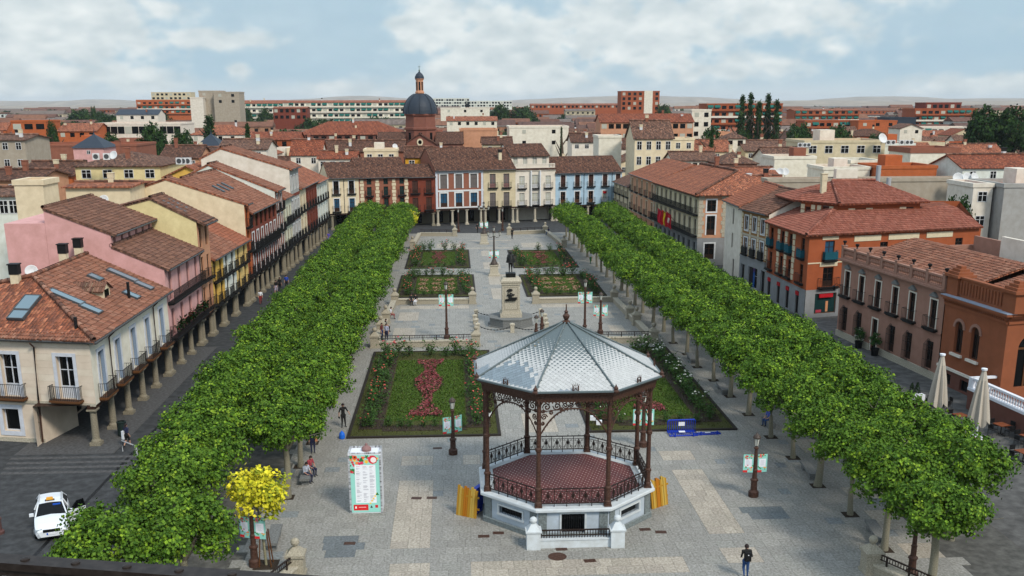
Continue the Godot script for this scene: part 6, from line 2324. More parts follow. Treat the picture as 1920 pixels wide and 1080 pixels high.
func build_cafe() -> void:
	mat("canvas", Color(0.80, 0.76, 0.70), 0.9, "grain", 0.8)
	mat("table_wood", Color(0.52, 0.27, 0.13), 0.6, "grain", 1.2)
	for k in 2:
		var at: Vector3 = [Vector3(34.7, 0, -70.6), Vector3(35.6, 0, -66.3)][k]
		var t := thing("parasol", ["tall folded cream parasol on white cross base, farther one", "tall folded cream parasol at the cafe, nearer one"][k], "parasol", at, 0.3 * k, "folded cafe parasols")
		var g := G.new()
		g.tube([Vector3(0, 0.05, 0), Vector3(0, 4.9, 0)], 0.06, 8)
		g.lathe([[0.12, 4.85], [0.2, 4.9], [0.2, 5.02], [0.0, 5.06]], 10)
		part(t, "pole", g, M.white_sign)
		g = G.new()
		for q in 4:
			g.x = Transform3D(Basis(Vector3.UP, q * PI / 2), Vector3.ZERO)
			g.box(-0.1, 0, 0.05, 0.1, 0.12, 0.85)
		g.x = Transform3D()
		g.box(-0.55, 0.12, -0.55, 0.55, 0.2, 0.55)
		part(t, "base", g, M.white_sign)
		g = G.new()
		var n := 32
		var prof := [[0.13, 4.85], [0.26, 4.2], [0.40, 3.2], [0.52, 2.2], [0.60, 1.55], [0.62, 1.2]]
		for i in prof.size() - 1:
			for q in n:
				var P := func(ii: int, qq: int) -> Vector3:
					var a := TAU * qq / n
					var fold := 1.0 + (0.20 if qq % 4 == 0 else (-0.22 if qq % 4 == 2 else 0.0)) * minf(1.0, ii / 2.0)
					var hem := 0.0
					if ii == prof.size() - 1: hem = 0.22 * sin(a * 4.0) + 0.1 * sin(a * 7.0)
					return Vector3(sin(a) * prof[ii][0] * fold, prof[ii][1] + hem, cos(a) * prof[ii][0] * fold)
				g.quad(P.call(i + 1, q), P.call(i + 1, q + 1), P.call(i, q + 1), P.call(i, q))
		part(t, "canopy", g, M.canvas)
	# tables and chairs
	var tops := [[33.6, -72.8], [36.3, -73.6], [33.2, -68.9], [36.0, -69.6], [37.8, -67.2], [38.3, -64.6], [34.2, -64.2], [36.3, -61.5]]
	var tg := G.new()
	tg.box(-0.42, 0.70, -0.42, 0.42, 0.74, 0.42)
	var lg := G.new()
	lg.tube([Vector3(0, 0.03, 0), Vector3(0, 0.7, 0)], 0.035, 6)
	lg.box(-0.3, 0, -0.04, 0.3, 0.04, 0.04); lg.box(-0.04, 0, -0.3, 0.04, 0.04, -0.04); lg.box(-0.04, 0, 0.04, 0.04, 0.04, 0.3)
	var tm := tg.mesh()
	var lm := lg.mesh()
	var cs := G.new()
	cs.box(-0.22, 0.44, -0.22, 0.22, 0.48, 0.22)
	var cb := G.new()
	cb.box(-0.22, 0.55, -0.25, 0.22, 0.86, -0.21)
	var cl := G.new()
	for x in [-0.2, 0.2]:
		cl.bar(Vector3(x, 0, 0.2), Vector3(x, 0.44, 0.2), 0.03, 0.03)
		cl.bar(Vector3(x, 0, -0.23), Vector3(x, 0.86, -0.23), 0.03, 0.03)
	var csm := cs.mesh(); var cbm := cb.mesh(); var clm := cl.mesh()
	var words := ["behind the farther parasol on the left", "behind the farther parasol on the right", "left of the farther parasol", "right of the farther parasol's base", "beyond the nearer parasol by the wall", "at the right edge of the picture", "in front of the nearer parasol on the left", "in front of the nearer parasol on the right"]
	for k in tops.size():
		var at := Vector3(tops[k][0], 0, tops[k][1])
		var t := thing("cafe_table", "small square brown cafe table " + words[k], "table", at, 0.25, "cafe tables")
		part(t, "table_top", tm, M.table_wood)
		part(t, "leg", lm, M.iron_black)
		for c in 4:
			var a := 0.25 + c * PI / 2 + rnd(-0.15, 0.15)
			var ch := thing("cafe_chair", "dark metal cafe chair at the table " + words[k], "chair", at + Vector3(sin(a), 0, cos(a)) * 0.75, a + PI, "cafe chairs")
			part(ch, "seat", csm, M.iron_black); part(ch, "backrest", cbm, M.iron_black); part(ch, "legs", clm, M.gutter)
	# white planters at the cafe edge
	for k in 2:
		var t := thing("planter", ["white planter box with two dark conifers left of the parasol", "white planter box partly behind the farther parasol"][k], "planter", [Vector3(32.6, 0, -75.0), Vector3(35.4, 0, -75.8)][k], 0.2, "cafe planters")
		var g := G.new()
		g.box(-0.75, 0, -0.25, 0.75, 0.5, 0.25)
		part(t, "box", g, M.white_sign)
		var pl := G.new()
		g = G.new()
		g.box(0.0, 0.08, 0.252, 0.45, 0.42, 0.26)
		part(t, "panel", g, M.car_dark)
		for q in 2:
			for i in 260:
				var f := rng.randf()
				var a := rnd(0, TAU)
				var rr := 0.24 * (1 - f) + 0.03
				var p := Vector3(-0.35 + q * 0.5 + cos(a) * rr, 0.5 + f * 0.9, sin(a) * rr)
				pl.col = Color(0.015, 0.03, 0.012) * rnd(0.6, 1.5)
				leaf_quad(pl, p, Vector3(cos(a) * 0.5, 1, sin(a) * 0.5).normalized(), Vector3(cos(a), 0.3, sin(a)).normalized(), 0.14, 0.05)
		part(t, "conifers", pl, M.leaf)
	# potted shrubs at the pink house door
	for k in 2:
		var t := thing("potted_shrub", ["flowering shrub in dark pot left of the pink building's door", "round green shrub in dark pot right of the pink building's door"][k], "potted plant", [Vector3(37.75, 0, -93.6), Vector3(38.1, 0, -90.6)][k])
		var g := G.new()
		g.lathe([[0.3, 0], [0.36, 0.6], [0.4, 0.62], [0.4, 0.7], [0.3, 0.7]], 12)
		part(t, "pot", g, M.car_dark)
		part(t, "foliage", crown_mesh(0.5, 0.8, 40, 16, 0.13, [Color(0.025, 0.07, 0.015), Color(0.04, 0.09, 0.02)], [Color(0.5, 0.5, 0.45)] if k == 0 else [Color(0.08, 0.14, 0.03)], 0.12), M.leaf, Vector3(0, 1.35, 0))

# ---------------------------------------------------------------- houses round the square
func LP(z: float) -> Vector2:
	return Vector2(-24.4 if z > -97.0 else lerpf(-24.4, -22.0, (-97.0 - z) / 86.0), z)

func FP(x: float) -> Vector2:
	return Vector2(x, -198.45 - 0.287 * x)

func sty(o: Dictionary, more: Dictionary) -> Dictionary:
	var d := o.duplicate()
	d.merge(more, true)
	return d

func build_houses() -> void:
	for q in [["white", Color(0.89, 0.87, 0.81)], ["ashlar", Color(0.86, 0.80, 0.73)], ["ashlar_warm", Color(0.87, 0.82, 0.75)], ["pink", Color(0.83, 0.64, 0.63)], ["peach", Color(0.77, 0.57, 0.45)], ["yellow", Color(0.87, 0.75, 0.48)], ["gold", Color(0.86, 0.70, 0.35)], ["cream", Color(0.88, 0.82, 0.70)], ["palewhite", Color(0.86, 0.88, 0.85)], ["orange", Color(0.70, 0.38, 0.22)], ["terracotta", Color(0.62, 0.33, 0.20)],
			["brick", Color(0.56, 0.36, 0.29)], ["brickred", Color(0.47, 0.23, 0.17)], ["beige", Color(0.81, 0.76, 0.64)], ["blue", Color(0.66, 0.77, 0.85)], ["tan", Color(0.59, 0.44, 0.27)], ["grey", Color(0.64, 0.64, 0.63)], ["greystone", Color(0.55, 0.56, 0.57)], ["lemon", Color(0.88, 0.82, 0.62)], ["mustard", Color(0.83, 0.62, 0.17)], ["pinkbrick", Color(0.62, 0.47, 0.41)], ["casino", Color(0.56, 0.33, 0.22)], ["plum", Color(0.44, 0.29, 0.25)], ["concrete", Color(0.66, 0.62, 0.56)], ["lime", Color(0.83, 0.83, 0.75)], ["offwhite", Color(0.88, 0.85, 0.80)]]:
		plaster(q[0], q[1])
		M[q[0]] = M["plaster_" + q[0]]
	build_corner_house()
	var fr := {"frame": "wood_dark", "bal": "fine", "bx": 0.8, "bd": 0.45}
	# pink house with set-back attic
	var W := 11.8
	var t := house("pink_house", "pink arcaded house with set-back attic and flowery balcony", LP(-87.5), LP(-99.3), 4.1, 9.25, 11.05, {"wall": "pink", "rf": 0.999, "back": 11.05, "near": true, "roof": "old", "arcade": 2.75, "cols": 4, "pipe": [W - 0.15],
		"rows": [[6.3, 2.45, 1.0, 4, {"frame": "blind_pink", "pane": "blind_pink"}], [3.25, 2.3, 1.0, 4, {"frame": "blind_pink", "pane": "blind_pink"}]], "cornice": "gutter", "chimneys": []})
	long_balcony(t, 0.2, W - 0.2, 6.25, 0.6, 0.0)
	long_balcony(t, 0.2, W - 0.2, 3.2, 0.6, 0.0)
	var fl := G.new()
	for k in 420:
		var p := Vector3(rnd(0.3, W - 0.3), 4.15 + rng.randfn() * 0.2, 0.58 + rng.randfn() * 0.1)
		fl.col = pick([Color(0.02, 0.06, 0.015), Color(0.03, 0.08, 0.02), Color(0.05, 0.1, 0.02), Color(0.45, 0.05, 0.05) if rng.randf() < 0.3 else Color(0.03, 0.07, 0.02)])
		leaf_quad(fl, p, Vector3(rng.randfn(), rng.randfn(), rng.randfn()).normalized(), Vector3(0.5, 0.8, 0.3).normalized(), 0.28, 0.2)
	part(t, "balcony_flowers", fl, vcol("leaf", 0.55)).set_meta("kind", "stuff")
	house("", "", Vector2.ZERO, Vector2(W, 0), 5.2, 12.15, 14.2, {"into": t, "off": Vector3(0, 0, -4.1), "y0": 10.6, "wall": "pink", "rf": 0.999, "back": 14.2, "near": true, "roof": "old", "cornice": "gutter",
		"rows": [[11.15, 0.8, 0.62, [0.9, 2.9, 4.9, 6.9, 8.9, 10.9], {"frame": "blind_pink", "pane": "blind_pink"}]]})
	var lowp := G.new()
	lowp.box(0.02, 0, -12.6, W - 0.02, 13.0, -9.32)
	part(t, "rear_block", lowp, M.pink)
	# narrow peach house with yellow gable
	t = house("peach_house", "narrow tall peach house with plain yellow gable wall", LP(-99.3), LP(-103.5), 9.5, 11.9, 13.95, {"wall": "peach", "side": "lemon", "rf": 0.43, "back": 12.6, "near": true, "roof": "old", "arcade": 2.65, "cols": 2, "ov": 0.9,
		"rows": [[3.2, 2.2, 0.85, 2, sty(fr, {"bal": "coarse"})], [6.1, 2.2, 0.85, 2, sty(fr, {"bal": "coarse"})], [9.2, 1.9, 0.8, 2, {"frame": "wood_dark"}]]})
	var nrm := Vector3(0, 4.1, 2.05).normalized()
	for k in 2:
		skylight(t, Vector3(1.2 + k * 1.8, 13.02, -2.2), Vector3(0, 0.447, -0.894), Vector3(0, 0.894, 0.447), 0.5, 2.6)
	# three narrow fronts under one low roof
	var low := [[-103.5, -108.2, "gold", "yellow_house", "narrow golden yellow house between peach and white fronts"], [-108.2, -113.5, "palewhite", "white_house", "narrow white house between two yellow fronts"], [-113.5, -119.3, "yellow", "yellow_house", "pale yellow house before the orange strip"]]
	for q in low:
		t = house(q[3], q[4], LP(q[0]), LP(q[1]), 10.0, 7.75, 10.6, {"wall": q[2], "rf": 0.55, "near": true, "roof": "new" if q[2] == "yellow" else "bright", "arcade": 2.7, "cols": 2, "beam": "stone_column", "cornice": "gutter",
			"rows": [[2.95, 2.05, 0.95, 2, sty(fr, {"frame": "wood_dark", "bx": 1.0})], [5.3, 2.0, 0.95, 2, sty(fr, {"frame": "wood_dark", "bx": 1.0})]]})
	# the tall cream gable with orange strip front, and the loggia house beyond it
	t = house("orange_house", "narrow orange front with wide cream gable wall and flag", LP(-119.3), LP(-121.6), 16.0, 11.6, 14.35, {"wall": "orange", "side": "cream", "rf": 0.53, "back": 11.9, "near": true, "roof": "bright", "arcade": 2.9, "cols": 2,
		"rows": [[3.4, 2.3, 1.0, 1, fr], [6.2, 2.2, 1.0, 1, fr], [8.9, 2.1, 1.0, 1, fr]]})
	t = house("loggia_house", "timbered house with open top loggia and white posts", LP(-121.6), LP(-137.0), 13.5, 10.45, 14.2, {"wall": "brickred", "side": "cream", "rf": 0.55, "near": true, "roof": "bright", "arcade": 2.95, "cols": 6,
		"rows": [[3.3, 2.2, 1.0, 6, sty(fr, {"sur": "white_paint"})], [5.9, 2.0, 1.0, 6, sty(fr, {"sur": "white_paint"})], [8.35, 1.6, 1.7, 6, {"frame": "wood_dark", "kind": "plain"}]]})
	long_balcony(t, 0.3, 15.2, 5.85, 0.6, 0.0)
	for k in 3:
		skylight(t, Vector3(3.6 + k * 2.2, 12.75, -4.2), Vector3(0, 0.45, -0.893), Vector3(0, 0.893, 0.45), 0.5, 1.6)
	house("brick_house", "narrow brick house with white framed balconies", LP(-137.0), LP(-142.0), 15.0, 11.65, 14.9, {"wall": "brick", "side": "palewhite", "rf": 0.55, "roof": "bright", "near": true, "arcade": 3.1, "cols": 2,
		"rows": [[3.5, 2.2, 1.0, 2, sty(fr, {"sur": "white_paint"})], [6.2, 2.2, 1.0, 2, sty(fr, {"sur": "white_paint"})], [9.0, 2.0, 0.9, 2, sty(fr, {"sur": "white_paint"})]]})
	house("lime_house", "pale lime white house with iron balconies beside the brick house", LP(-142.0), LP(-148.0), 14.0, 10.2, 13.2, {"wall": "lime", "rf": 0.5, "roof": "bright", "near": true, "arcade": 3.1, "cols": 3,
		"rows": [[3.5, 2.2, 1.0, 3, fr], [6.6, 2.2, 1.0, 3, fr]]})
	house("tall_house", "tallest house of the left row with white gable and brick trim", LP(-148.0), LP(-155.0), 12.0, 13.7, 16.5, {"wall": "grey", "side": "offwhite", "rf": 0.77, "back": 15.2, "roof": "bright", "near": true, "arcade": 3.2, "cols": 3,
		"rows": [[3.6, 2.3, 1.0, 3, sty(fr, {"sur": "white_paint"})], [6.9, 2.3, 1.0, 3, sty(fr, {"sur": "white_paint"})], [10.6, 2.0, 0.8, 3, {"sur": "white_paint", "frame": "white_paint"}]], "bands": [[9.7, 10.1, "brickred"], [6.4, 6.6, "brickred"]]})
	house("cream_house", "cream house with olive shutters next to the red house", LP(-155.0), LP(-160.5), 12.0, 10.55, 13.4, {"wall": "cream", "rf": 0.5, "roof": "bright", "near": true, "arcade": 3.2, "cols": 2, "rows": [[3.6, 2.3, 0.95, 2, fr], [7.0, 2.3, 0.95, 2, fr]]})
	house("red_house", "dark red house in the left row with black balconies", LP(-160.5), LP(-171.0), 12.0, 10.6, 13.4, {"wall": "brickred", "rf": 0.5, "roof": "bright", "arcade": 3.2, "cols": 4, "rows": [[3.6, 2.3, 1.0, 4, fr], [7.0, 2.3, 1.0, 4, fr]]})
	house("white_house", "last white house of the left row with iron balconies", LP(-171.0), LP(-182.0), 12.0, 10.2, 13.0, {"wall": "palewhite", "rf": 0.5, "roof": "new", "arcade": 3.2, "cols": 4, "rows": [[3.6, 2.3, 0.95, 4, fr], [6.9, 2.3, 0.95, 4, fr]]})
	build_far_row()
	build_right_row()

func long_balcony(t: Node3D, x0: float, x1: float, y: float, d: float, z: float, kind := "fine", rail := "iron_black") -> void:
	var ms := balcony_meshes(x1 - x0, d, kind)
	var s := part(t, "balcony", ms[0], M.iron_black, Vector3((x0 + x1) / 2, y, z))
	part(s, "railing", ms[1], M[rail])

func build_corner_house() -> void:
	var P0 := Vector2(-24.4, -68.4)
	var t := thing("corner_house", "white two storey corner house with red clay hip roof and arcade", "house")
	t.transform = frame_at(P0, Vector2(-24.4, -87.5))
	var W := 19.1
	var fl := 2.9
	var he := 7.4
	var inv := t.transform.affine_inverse()
	var wst := {"frame": "pale_frame", "sur": "pale_frame", "sw": 0.24, "bal": "fine", "bx": 1.1, "bd": 0.6, "dep": 0.35, "slab": "wood_mid", "pane": "glass_dark"}
	# east front above the columns
	var xs := [1.9, 5.5, 9.2, 12.9, 16.9]
	var holes := []
	for x in xs:
		holes.append([x - 0.6, 3.2, x + 0.6, 6.25])
	var g := G.new()
	g.holed(0.0, W, fl, he, 0.0, holes, 0.36)
	part(t, "wall", g, M.white)
	for x in xs:
		opening(t, x, 3.2, 1.2, 3.05, sty(wst, {}))
		var sh := G.new()
		sh.box(0.52, 3.24, -0.20, 0.58, 6.2, 0.03)
		part(t, "shutter", sh, M.shutter_blue, Vector3(x, 0, 0))
	arcade(t, W, fl, {"cols": 6, "col0": 0.3, "shop": "ashlar"})
	# south front
	var sa := Vector2(-41.0, -72.23)
	var sf := inv * frame_at(sa, P0)
	var SW := sa.distance_to(P0)
	var south := G.new()
	var ux := func(x: float) -> float: return SW * (x - sa.x) / (P0.x - sa.x)
	var c1: float = ux.call(-26.3); var c2: float = ux.call(-30.35); var c3: float = ux.call(-34.4); var cg: float = ux.call(-30.7); var ea: float = ux.call(-28.4)
	south.x = sf
	south.holed(0, SW, fl, he, 0.0, [[c1 - 0.62, 3.25, c1 + 0.62, 6.2], [c2 - 0.62, 3.25, c2 + 0.62, 6.2], [c3 - 0.62, 3.25, c3 + 0.62, 6.2]], 0.36)
	south.holed(0, ea, 0, fl, 0.0, [[cg - 0.62, 0.75, cg + 0.62, 2.35]], 0.36)
	south.quad(Vector3(ea, 0, 0), Vector3(ea, 0, -4.0), Vector3(ea, fl, -4.0), Vector3(ea, fl, 0))
	part(t, "wall", south, M.ashlar)
	var cap := G.new()
	cap.x = sf
	cap.box(0, fl - 0.08, 0.004, SW, fl + 0.1, 0.08)
	cap.box(0, he - 0.3, 0.004, SW, he - 0.12, 0.2)
	cap.box(0, 0, 0.004, ea - 0.002, 0.3, 0.07)
	part(t, "string_course", cap, M.stone_cream)
	# courses of pale ashlar, each block with its own joints
	for row in 9:
		var y := fl + 0.11 + row * 0.475
		var cuts := [ux.call(-33.4), SW - 0.004]
		if y + 0.475 > 3.1 and y < 6.4:
			cuts = [ux.call(-33.4), c2 - 0.88, c2 + 0.88, c1 - 0.88, c1 + 0.88, SW - 0.004]
		for k in range(0, cuts.size(), 2):
			var n := maxi(1, int(round((cuts[k + 1] - cuts[k]) / 1.15)))
			for q in n:
				var bw: float = (cuts[k + 1] - cuts[k]) / n
				var key := "ashlar_%.2f" % bw
				if not cache.has(key):
					var bg := G.new()
					bg.box(0.006, 0.006, 0.002, bw - 0.006, 0.469, 0.014, false)
					cache[key] = bg.mesh()
				part(t, "ashlar_block", cache[key], M[["ashlar", "ashlar_warm", "ashlar"][(q + row) % 3]]).transform = sf * Transform3D(Basis(), Vector3(cuts[k] + q * bw, y, 0))
	for k in 3:
		var before := t.get_child_count()
		opening(t, 0, 0, 1.24, 2.95, sty(wst, {"bx": 1.0}))
		for ci in range(before, t.get_child_count()):
			var n: Node3D = t.get_child(ci)
			n.transform = sf * Transform3D(Basis(), Vector3([c1, c2, c3][k], 3.25, 0)) * n.transform
	var bf := t.get_child_count()
	opening(t, 0, 0, 1.24, 1.6, {"frame": "pale_frame", "sur": "pale_frame", "sw": 0.3, "dep": 0.3, "pane": "glass_dark", "kind": "plain", "called": "shop_window"})
	for ci in range(bf, t.get_child_count()):
		var n: Node3D = t.get_child(ci)
		n.transform = sf * Transform3D(Basis(), Vector3(cg, 0.75, 0)) * n.transform
	# hip roof over both wings, in the house's own axes
	var L := func(v: Vector3) -> Vector3: return inv * v
	var e0: Vector3 = L.call(Vector3(-23.85, 7.35, -67.85)); var e1: Vector3 = L.call(Vector3(-23.85, 7.35, -87.45))
	var r1: Vector3 = L.call(Vector3(-30.5, 10.45, -87.45)); var r0: Vector3 = L.call(Vector3(-30.5, 10.45, -75.9))
	var ew: Vector3 = L.call(Vector3(-41.0, 7.35, -71.75)); var w1: Vector3 = L.call(Vector3(-43.0, 7.7, -78.8))
	var bk: Vector3 = L.call(Vector3(-36.8, 7.6, -87.45)); var b0: Vector3 = L.call(Vector3(-36.8, 7.6, -84.0)); var bw: Vector3 = L.call(Vector3(-43.0, 7.6, -85.5))
	var r := slope_roof(t, [[e0, e1, r1, r0], [ew, e0, r0, w1], [bk, b0, r0, r1], [b0, bw, w1, r0]], "bright", true)
	ridge_caps(r, e0 + Vector3(0, 0.15, 0), r0 + Vector3(0, 0.12, 0), "bright")
	ridge_caps(r, r0 + Vector3(0, 0.1, 0), r1 + Vector3(0, 0.1, 0), "bright")
	ridge_caps(r, r0 + Vector3(0, 0.1, 0), w1 + Vector3(0, 0.1, 0), "bright")
	var gg := G.new()
	gg.tube([ew + Vector3(0, -0.06, 0), e0 + Vector3(0.05, -0.06, 0.05), e1 + Vector3(0, -0.06, 0)], 0.1, 7)
	part(t, "gutter", gg, M.gutter)
	var en := (e1 - e0).cross(r0 - e0).normalized()
	if en.y < 0: en = -en
	var eu := (en.cross((e1 - e0).normalized())).normalized()
	var mp := func(z: float, f: float) -> Vector3:
		var lo: Vector3 = L.call(Vector3(-23.85, 7.35, z)); var hi: Vector3 = L.call(Vector3(-30.5, 10.45, z))
		return lo.lerp(hi, f) + en * 0.12
	for q in [[-85.2, 0.50, 2.5], [-84.9, 0.24, 1.5], [-81.6, 0.64, 1.1], [-74.1, 0.58, 2.5], [-73.8, 0.32, 1.5], [-81.0, 0.22, 1.3]]:
		skylight(t, mp.call(q[0], q[1]), eu, en, 1.0, q[2])
	var sn := (e0 - ew).cross(r0 - ew).normalized()
	if sn.y < 0: sn = -sn
	var su := sn.cross((e0 - ew).normalized()).normalized()
	skylight(t, L.call(Vector3(-29.8, 9.05, -72.8)) + sn * 0.1, su, sn, 1.25, 1.7)
	skylight(t, L.call(Vector3(-30.0, 8.45, -71.5)) + sn * 0.1, su, sn, 1.25, 1.0)
	# dormer
	var dm := G.new()
	var dp: Vector3 = mp.call(-78.2, 0.36)
	dm.x = Transform3D(Basis(), dp)
	dm.slab(PackedVector2Array([Vector2(-0.75, -0.6), Vector2(0.75, -0.6), Vector2(0.75, 0.55), Vector2(0, 1.0), Vector2(-0.75, 0.55)]), -2.2, 0.0)
	var dn := part(t, "dormer", dm, M.cream)
	var dr := G.new()
	clay_tiles(dr, dp + Vector3(0.95, 0.45, 0.2), dp + Vector3(0.95, 0.45, -2.6), dp + Vector3(0, 1.05, -2.6), dp + Vector3(0, 1.05, 0.2), clay_cols("old"))
	clay_tiles(dr, dp + Vector3(-0.95, 0.45, -2.6), dp + Vector3(-0.95, 0.45, 0.2), dp + Vector3(0, 1.05, 0.2), dp + Vector3(0, 1.05, -2.6), clay_cols("old"))
	part(dn, "dormer_tiles", dr, M.clay).set_meta("kind", "stuff")
	part(dn, "dormer_window", flat_mesh(1.0, 0.9), M.glass_dark, dp + Vector3(0, -0.35, 0.02))
	for q in [[Vector3(-30.8, 10.35, -86.4), 1.5], [Vector3(-30.8, 10.35, -83.0), 1.5], [Vector3(-31.6, 9.9, -75.6), 1.5]]:
		chimney(t, L.call(q[0]), q[1])
	var pp := G.new()
	for p in [Vector3(-25.54, 7.98, -69.56), Vector3(-25.2, 8.2, -80.2)]:
		pp = G.new()
		pp.tube([Vector3(0, -0.4, 0), Vector3(0, 0.75 if p.z > -75 else 1.1, 0)], 0.11, 8)
		part(t, "vent_pipe", pp, M.iron_black, L.call(p))
	var dpz := G.new()
	for x in [3.6, 14.6]:
		dpz.tube([Vector3(x, he - 0.25, 0.5), Vector3(x, he - 0.6, 0.12), Vector3(x, fl - 0.1, 0.12)], 0.06, 6)
	dpz.x = sf
	dpz.tube([Vector3(ea + 0.1, he - 0.25, 0.5), Vector3(ea + 0.1, he - 0.6, 0.12), Vector3(ea - 0.05, fl + 0.2, 0.12), Vector3(ea - 0.12, 0.1, 0.12)], 0.06, 6)
	part(t, "downpipe", dpz, M.iron_brown)

func build_far_row() -> void:
	var ir := {"frame": "wood_dark", "bal": "coarse", "bx": 0.7, "bd": 0.4, "sur": "white_paint"}
	var grp := ""
	house("cream_house", "cream arcaded house at the far left corner with blue windows", FP(-22.9), FP(-17.6), 10.0, 9.5, 11.9, {"wall": "cream", "roof": "brown", "arcade": 3.0, "cols": 2, "pipe": [2.75], "rows": [[3.35, 2.3, 0.95, [1.35, 4.15], sty(ir, {"pane": "glass_blue"})], [6.5, 2.3, 0.95, [1.35, 4.15], ir]]})
	var t := house("quoin_house", "red brick far house with cream stone quoins", FP(-17.6), FP(-8.75), 12.0, 9.45, 12.6, {"wall": "brick", "roof": "brown", "arcade": 2.9, "cols": 3, "rows": [[3.5, 2.0, 0.85, [1.9, 5.0, 8.0], sty(ir, {"sur": "brickred", "pane": "glass_teal"})], [6.0, 1.6, 0.85, [1.9, 5.0, 8.0], {"frame": "wood_dark", "pane": "glass_teal", "bal": "coarse"}], [8.0, 1.3, 0.85, [1.9, 5.0, 8.0], {"frame": "wood_dark", "pane": "glass_teal"}]]})
	quoins(t, [0.55, 3.4, 6.5, 8.85], 3.2, 9.0, "cream_trim")
	house("red_house", "plain dark red house in the far row, lower left of the dome", FP(-8.75), FP(-3.75), 9.0, 9.3, 11.3, {"wall": "brickred", "roof": "brown", "arcade": 2.75, "cols": 2, "rows": [[3.1, 2.3, 1.1, 2, {"frame": "wood_dark", "pane": "blind_brown", "bal": "coarse"}], [6.2, 2.3, 1.1, 2, {"frame": "wood_dark", "pane": "blind_brown", "bal": "coarse"}]]})
	t = house("brick_house", "far house with brick panels and broad white window frames", FP(-3.75), FP(5.3), 14.0, 10.4, 14.1, {"wall": "brick", "roof": "brown", "arcade": 3.15, "cols": 4, "colm": "stone_cream", "cornice": "pale_frame", "rows": [[3.5, 2.5, 1.3, [1.6, 4.55, 7.5], {"frame": "wood_dark", "sur": "white_paint", "sw": 0.28, "pane": "glass_blue"}], [6.9, 2.6, 1.3, [1.6, 4.55, 7.5], {"frame": "blind_grey", "pane": "blind_grey", "sur": "white_paint", "sw": 0.28}]], "bands": [[6.3, 6.6, "white_paint"], [3.2, 3.45, "white_paint"], [9.7, 10.1, "pale_frame"]]})
	var g := G.new()
	g.box(0.02, 3.15, 0.004, 0.45, 9.7, 0.09); g.box(8.95, 3.15, 0.004, 9.35, 9.7, 0.09)
	part(t, "corner_strip", g, M.pale_frame)
	house("beige_house", "plain beige far house with grey window blinds", FP(5.3), FP(11.5), 13.0, 10.4, 14.0, {"wall": "beige", "roof": "brown", "arcade": 3.1, "cols": 3, "colm": "stone_cream", "rows": [[3.3, 2.6, 1.2, [1.85, 4.6], {"frame": "blind_grey", "pane": "blind_grey", "bal": "coarse", "sur": "cream_trim"}], [6.8, 2.6, 1.2, [1.85, 4.6], {"frame": "blind_pink", "pane": "blind_grey", "bal": "coarse", "sur": "cream_trim"}]], "chimneys": [[4.2, -2.6, 12.6, 1.1]]})
	t = house("white_house", "white far house with round arched windows and roof terrace", FP(11.5), FP(19.4), 4.0, 10.1, 10.2, {"wall": "offwhite", "roof": "brown", "rf": 0.5, "gutter": false, "arcade": 3.1, "cols": 3, "colm": "stone_cream", "cornice": "offwhite", "ov": 0.3,
		"rows": [[3.3, 2.3, 1.1, [1.3, 6.7], {"frame": "white_paint", "pane": "blind_light", "bal": "coarse"}], [6.5, 2.3, 1.1, [1.3, 6.7], {"frame": "white_paint", "pane": "blind_light", "bal": "coarse"}], [3.3, 2.3, 1.4, [4.0], {"frame": "white_paint", "pane": "blind_light", "bal": "coarse", "bx": 0.1}], [6.5, 2.5, 1.4, [4.0], {"frame": "white_paint", "pane": "blind_light", "bal": "coarse", "bx": 0.1}]]})
	g = G.new()
	g.box(2.95, 3.1, 0.004, 3.2, 9.8, 0.5); g.box(4.8, 3.1, 0.004, 5.05, 9.8, 0.5)
	part(t, "bay_pier", g, M.white_paint)
	g = G.new()
	g.box(0.05, 10.3, -0.2, 8.1, 10.42, 0.1)
	for k in 27:
		g.box(0.15 + k * 0.3, 10.42, -0.1, 0.3 + k * 0.3, 10.95, 0.0)
	g.box(0.05, 10.95, -0.15, 8.1, 11.1, 0.05)
	part(t, "parapet", g, M.offwhite)
	house("", "", Vector2.ZERO, Vector2(8.0, 0), 9.0, 12.6, 14.6, {"into": t, "off": Vector3(0.1, 0, -3.2), "y0": 10.0, "wall": "offwhite", "roof": "brown", "rf": 0.5, "gutter": false, "rows": [[10.6, 1.7, 0.9, 4, {"frame": "white_paint", "pane": "blind_light"}]]})
	t = house("blue_house", "pale blue far house with brown shutters and white frames", FP(19.4), FP(33.0), 10.0, 9.4, 12.1, {"wall": "blue", "roof": "brown", "arcade": 3.0, "cols": 5, "colm": "stone_cream", "pipe": [6.0, 12.0],
		"rows": [[3.4, 2.2, 1.0, [1.6, 4.6, 7.5], {"frame": "wood_mid", "pane": "glass_dark", "sur": "white_paint", "bal": "coarse"}], [6.5, 2.3, 1.0, [1.6, 4.6, 7.5, 10.5, 13.3], {"frame": "wood_dark", "pane": "blind_brown", "sur": "white_paint", "bal": "coarse"}], [3.4, 2.2, 1.0, [10.5], {"frame": "white_paint", "pane": "blind_light", "sur": "white_paint", "bal": "coarse"}]]})
	# banner with a red emblem hung on the blue house
	g = G.new()
	g.slab(PackedVector2Array([Vector2(10.1, 5.2), Vector2(10.5, 4.95), Vector2(10.9, 5.2), Vector2(10.85, 5.5), Vector2(10.5, 5.4), Vector2(10.2, 5.55)]), 0.03, 0.045)
	part(t, "red_emblem", g, M.red_sign)

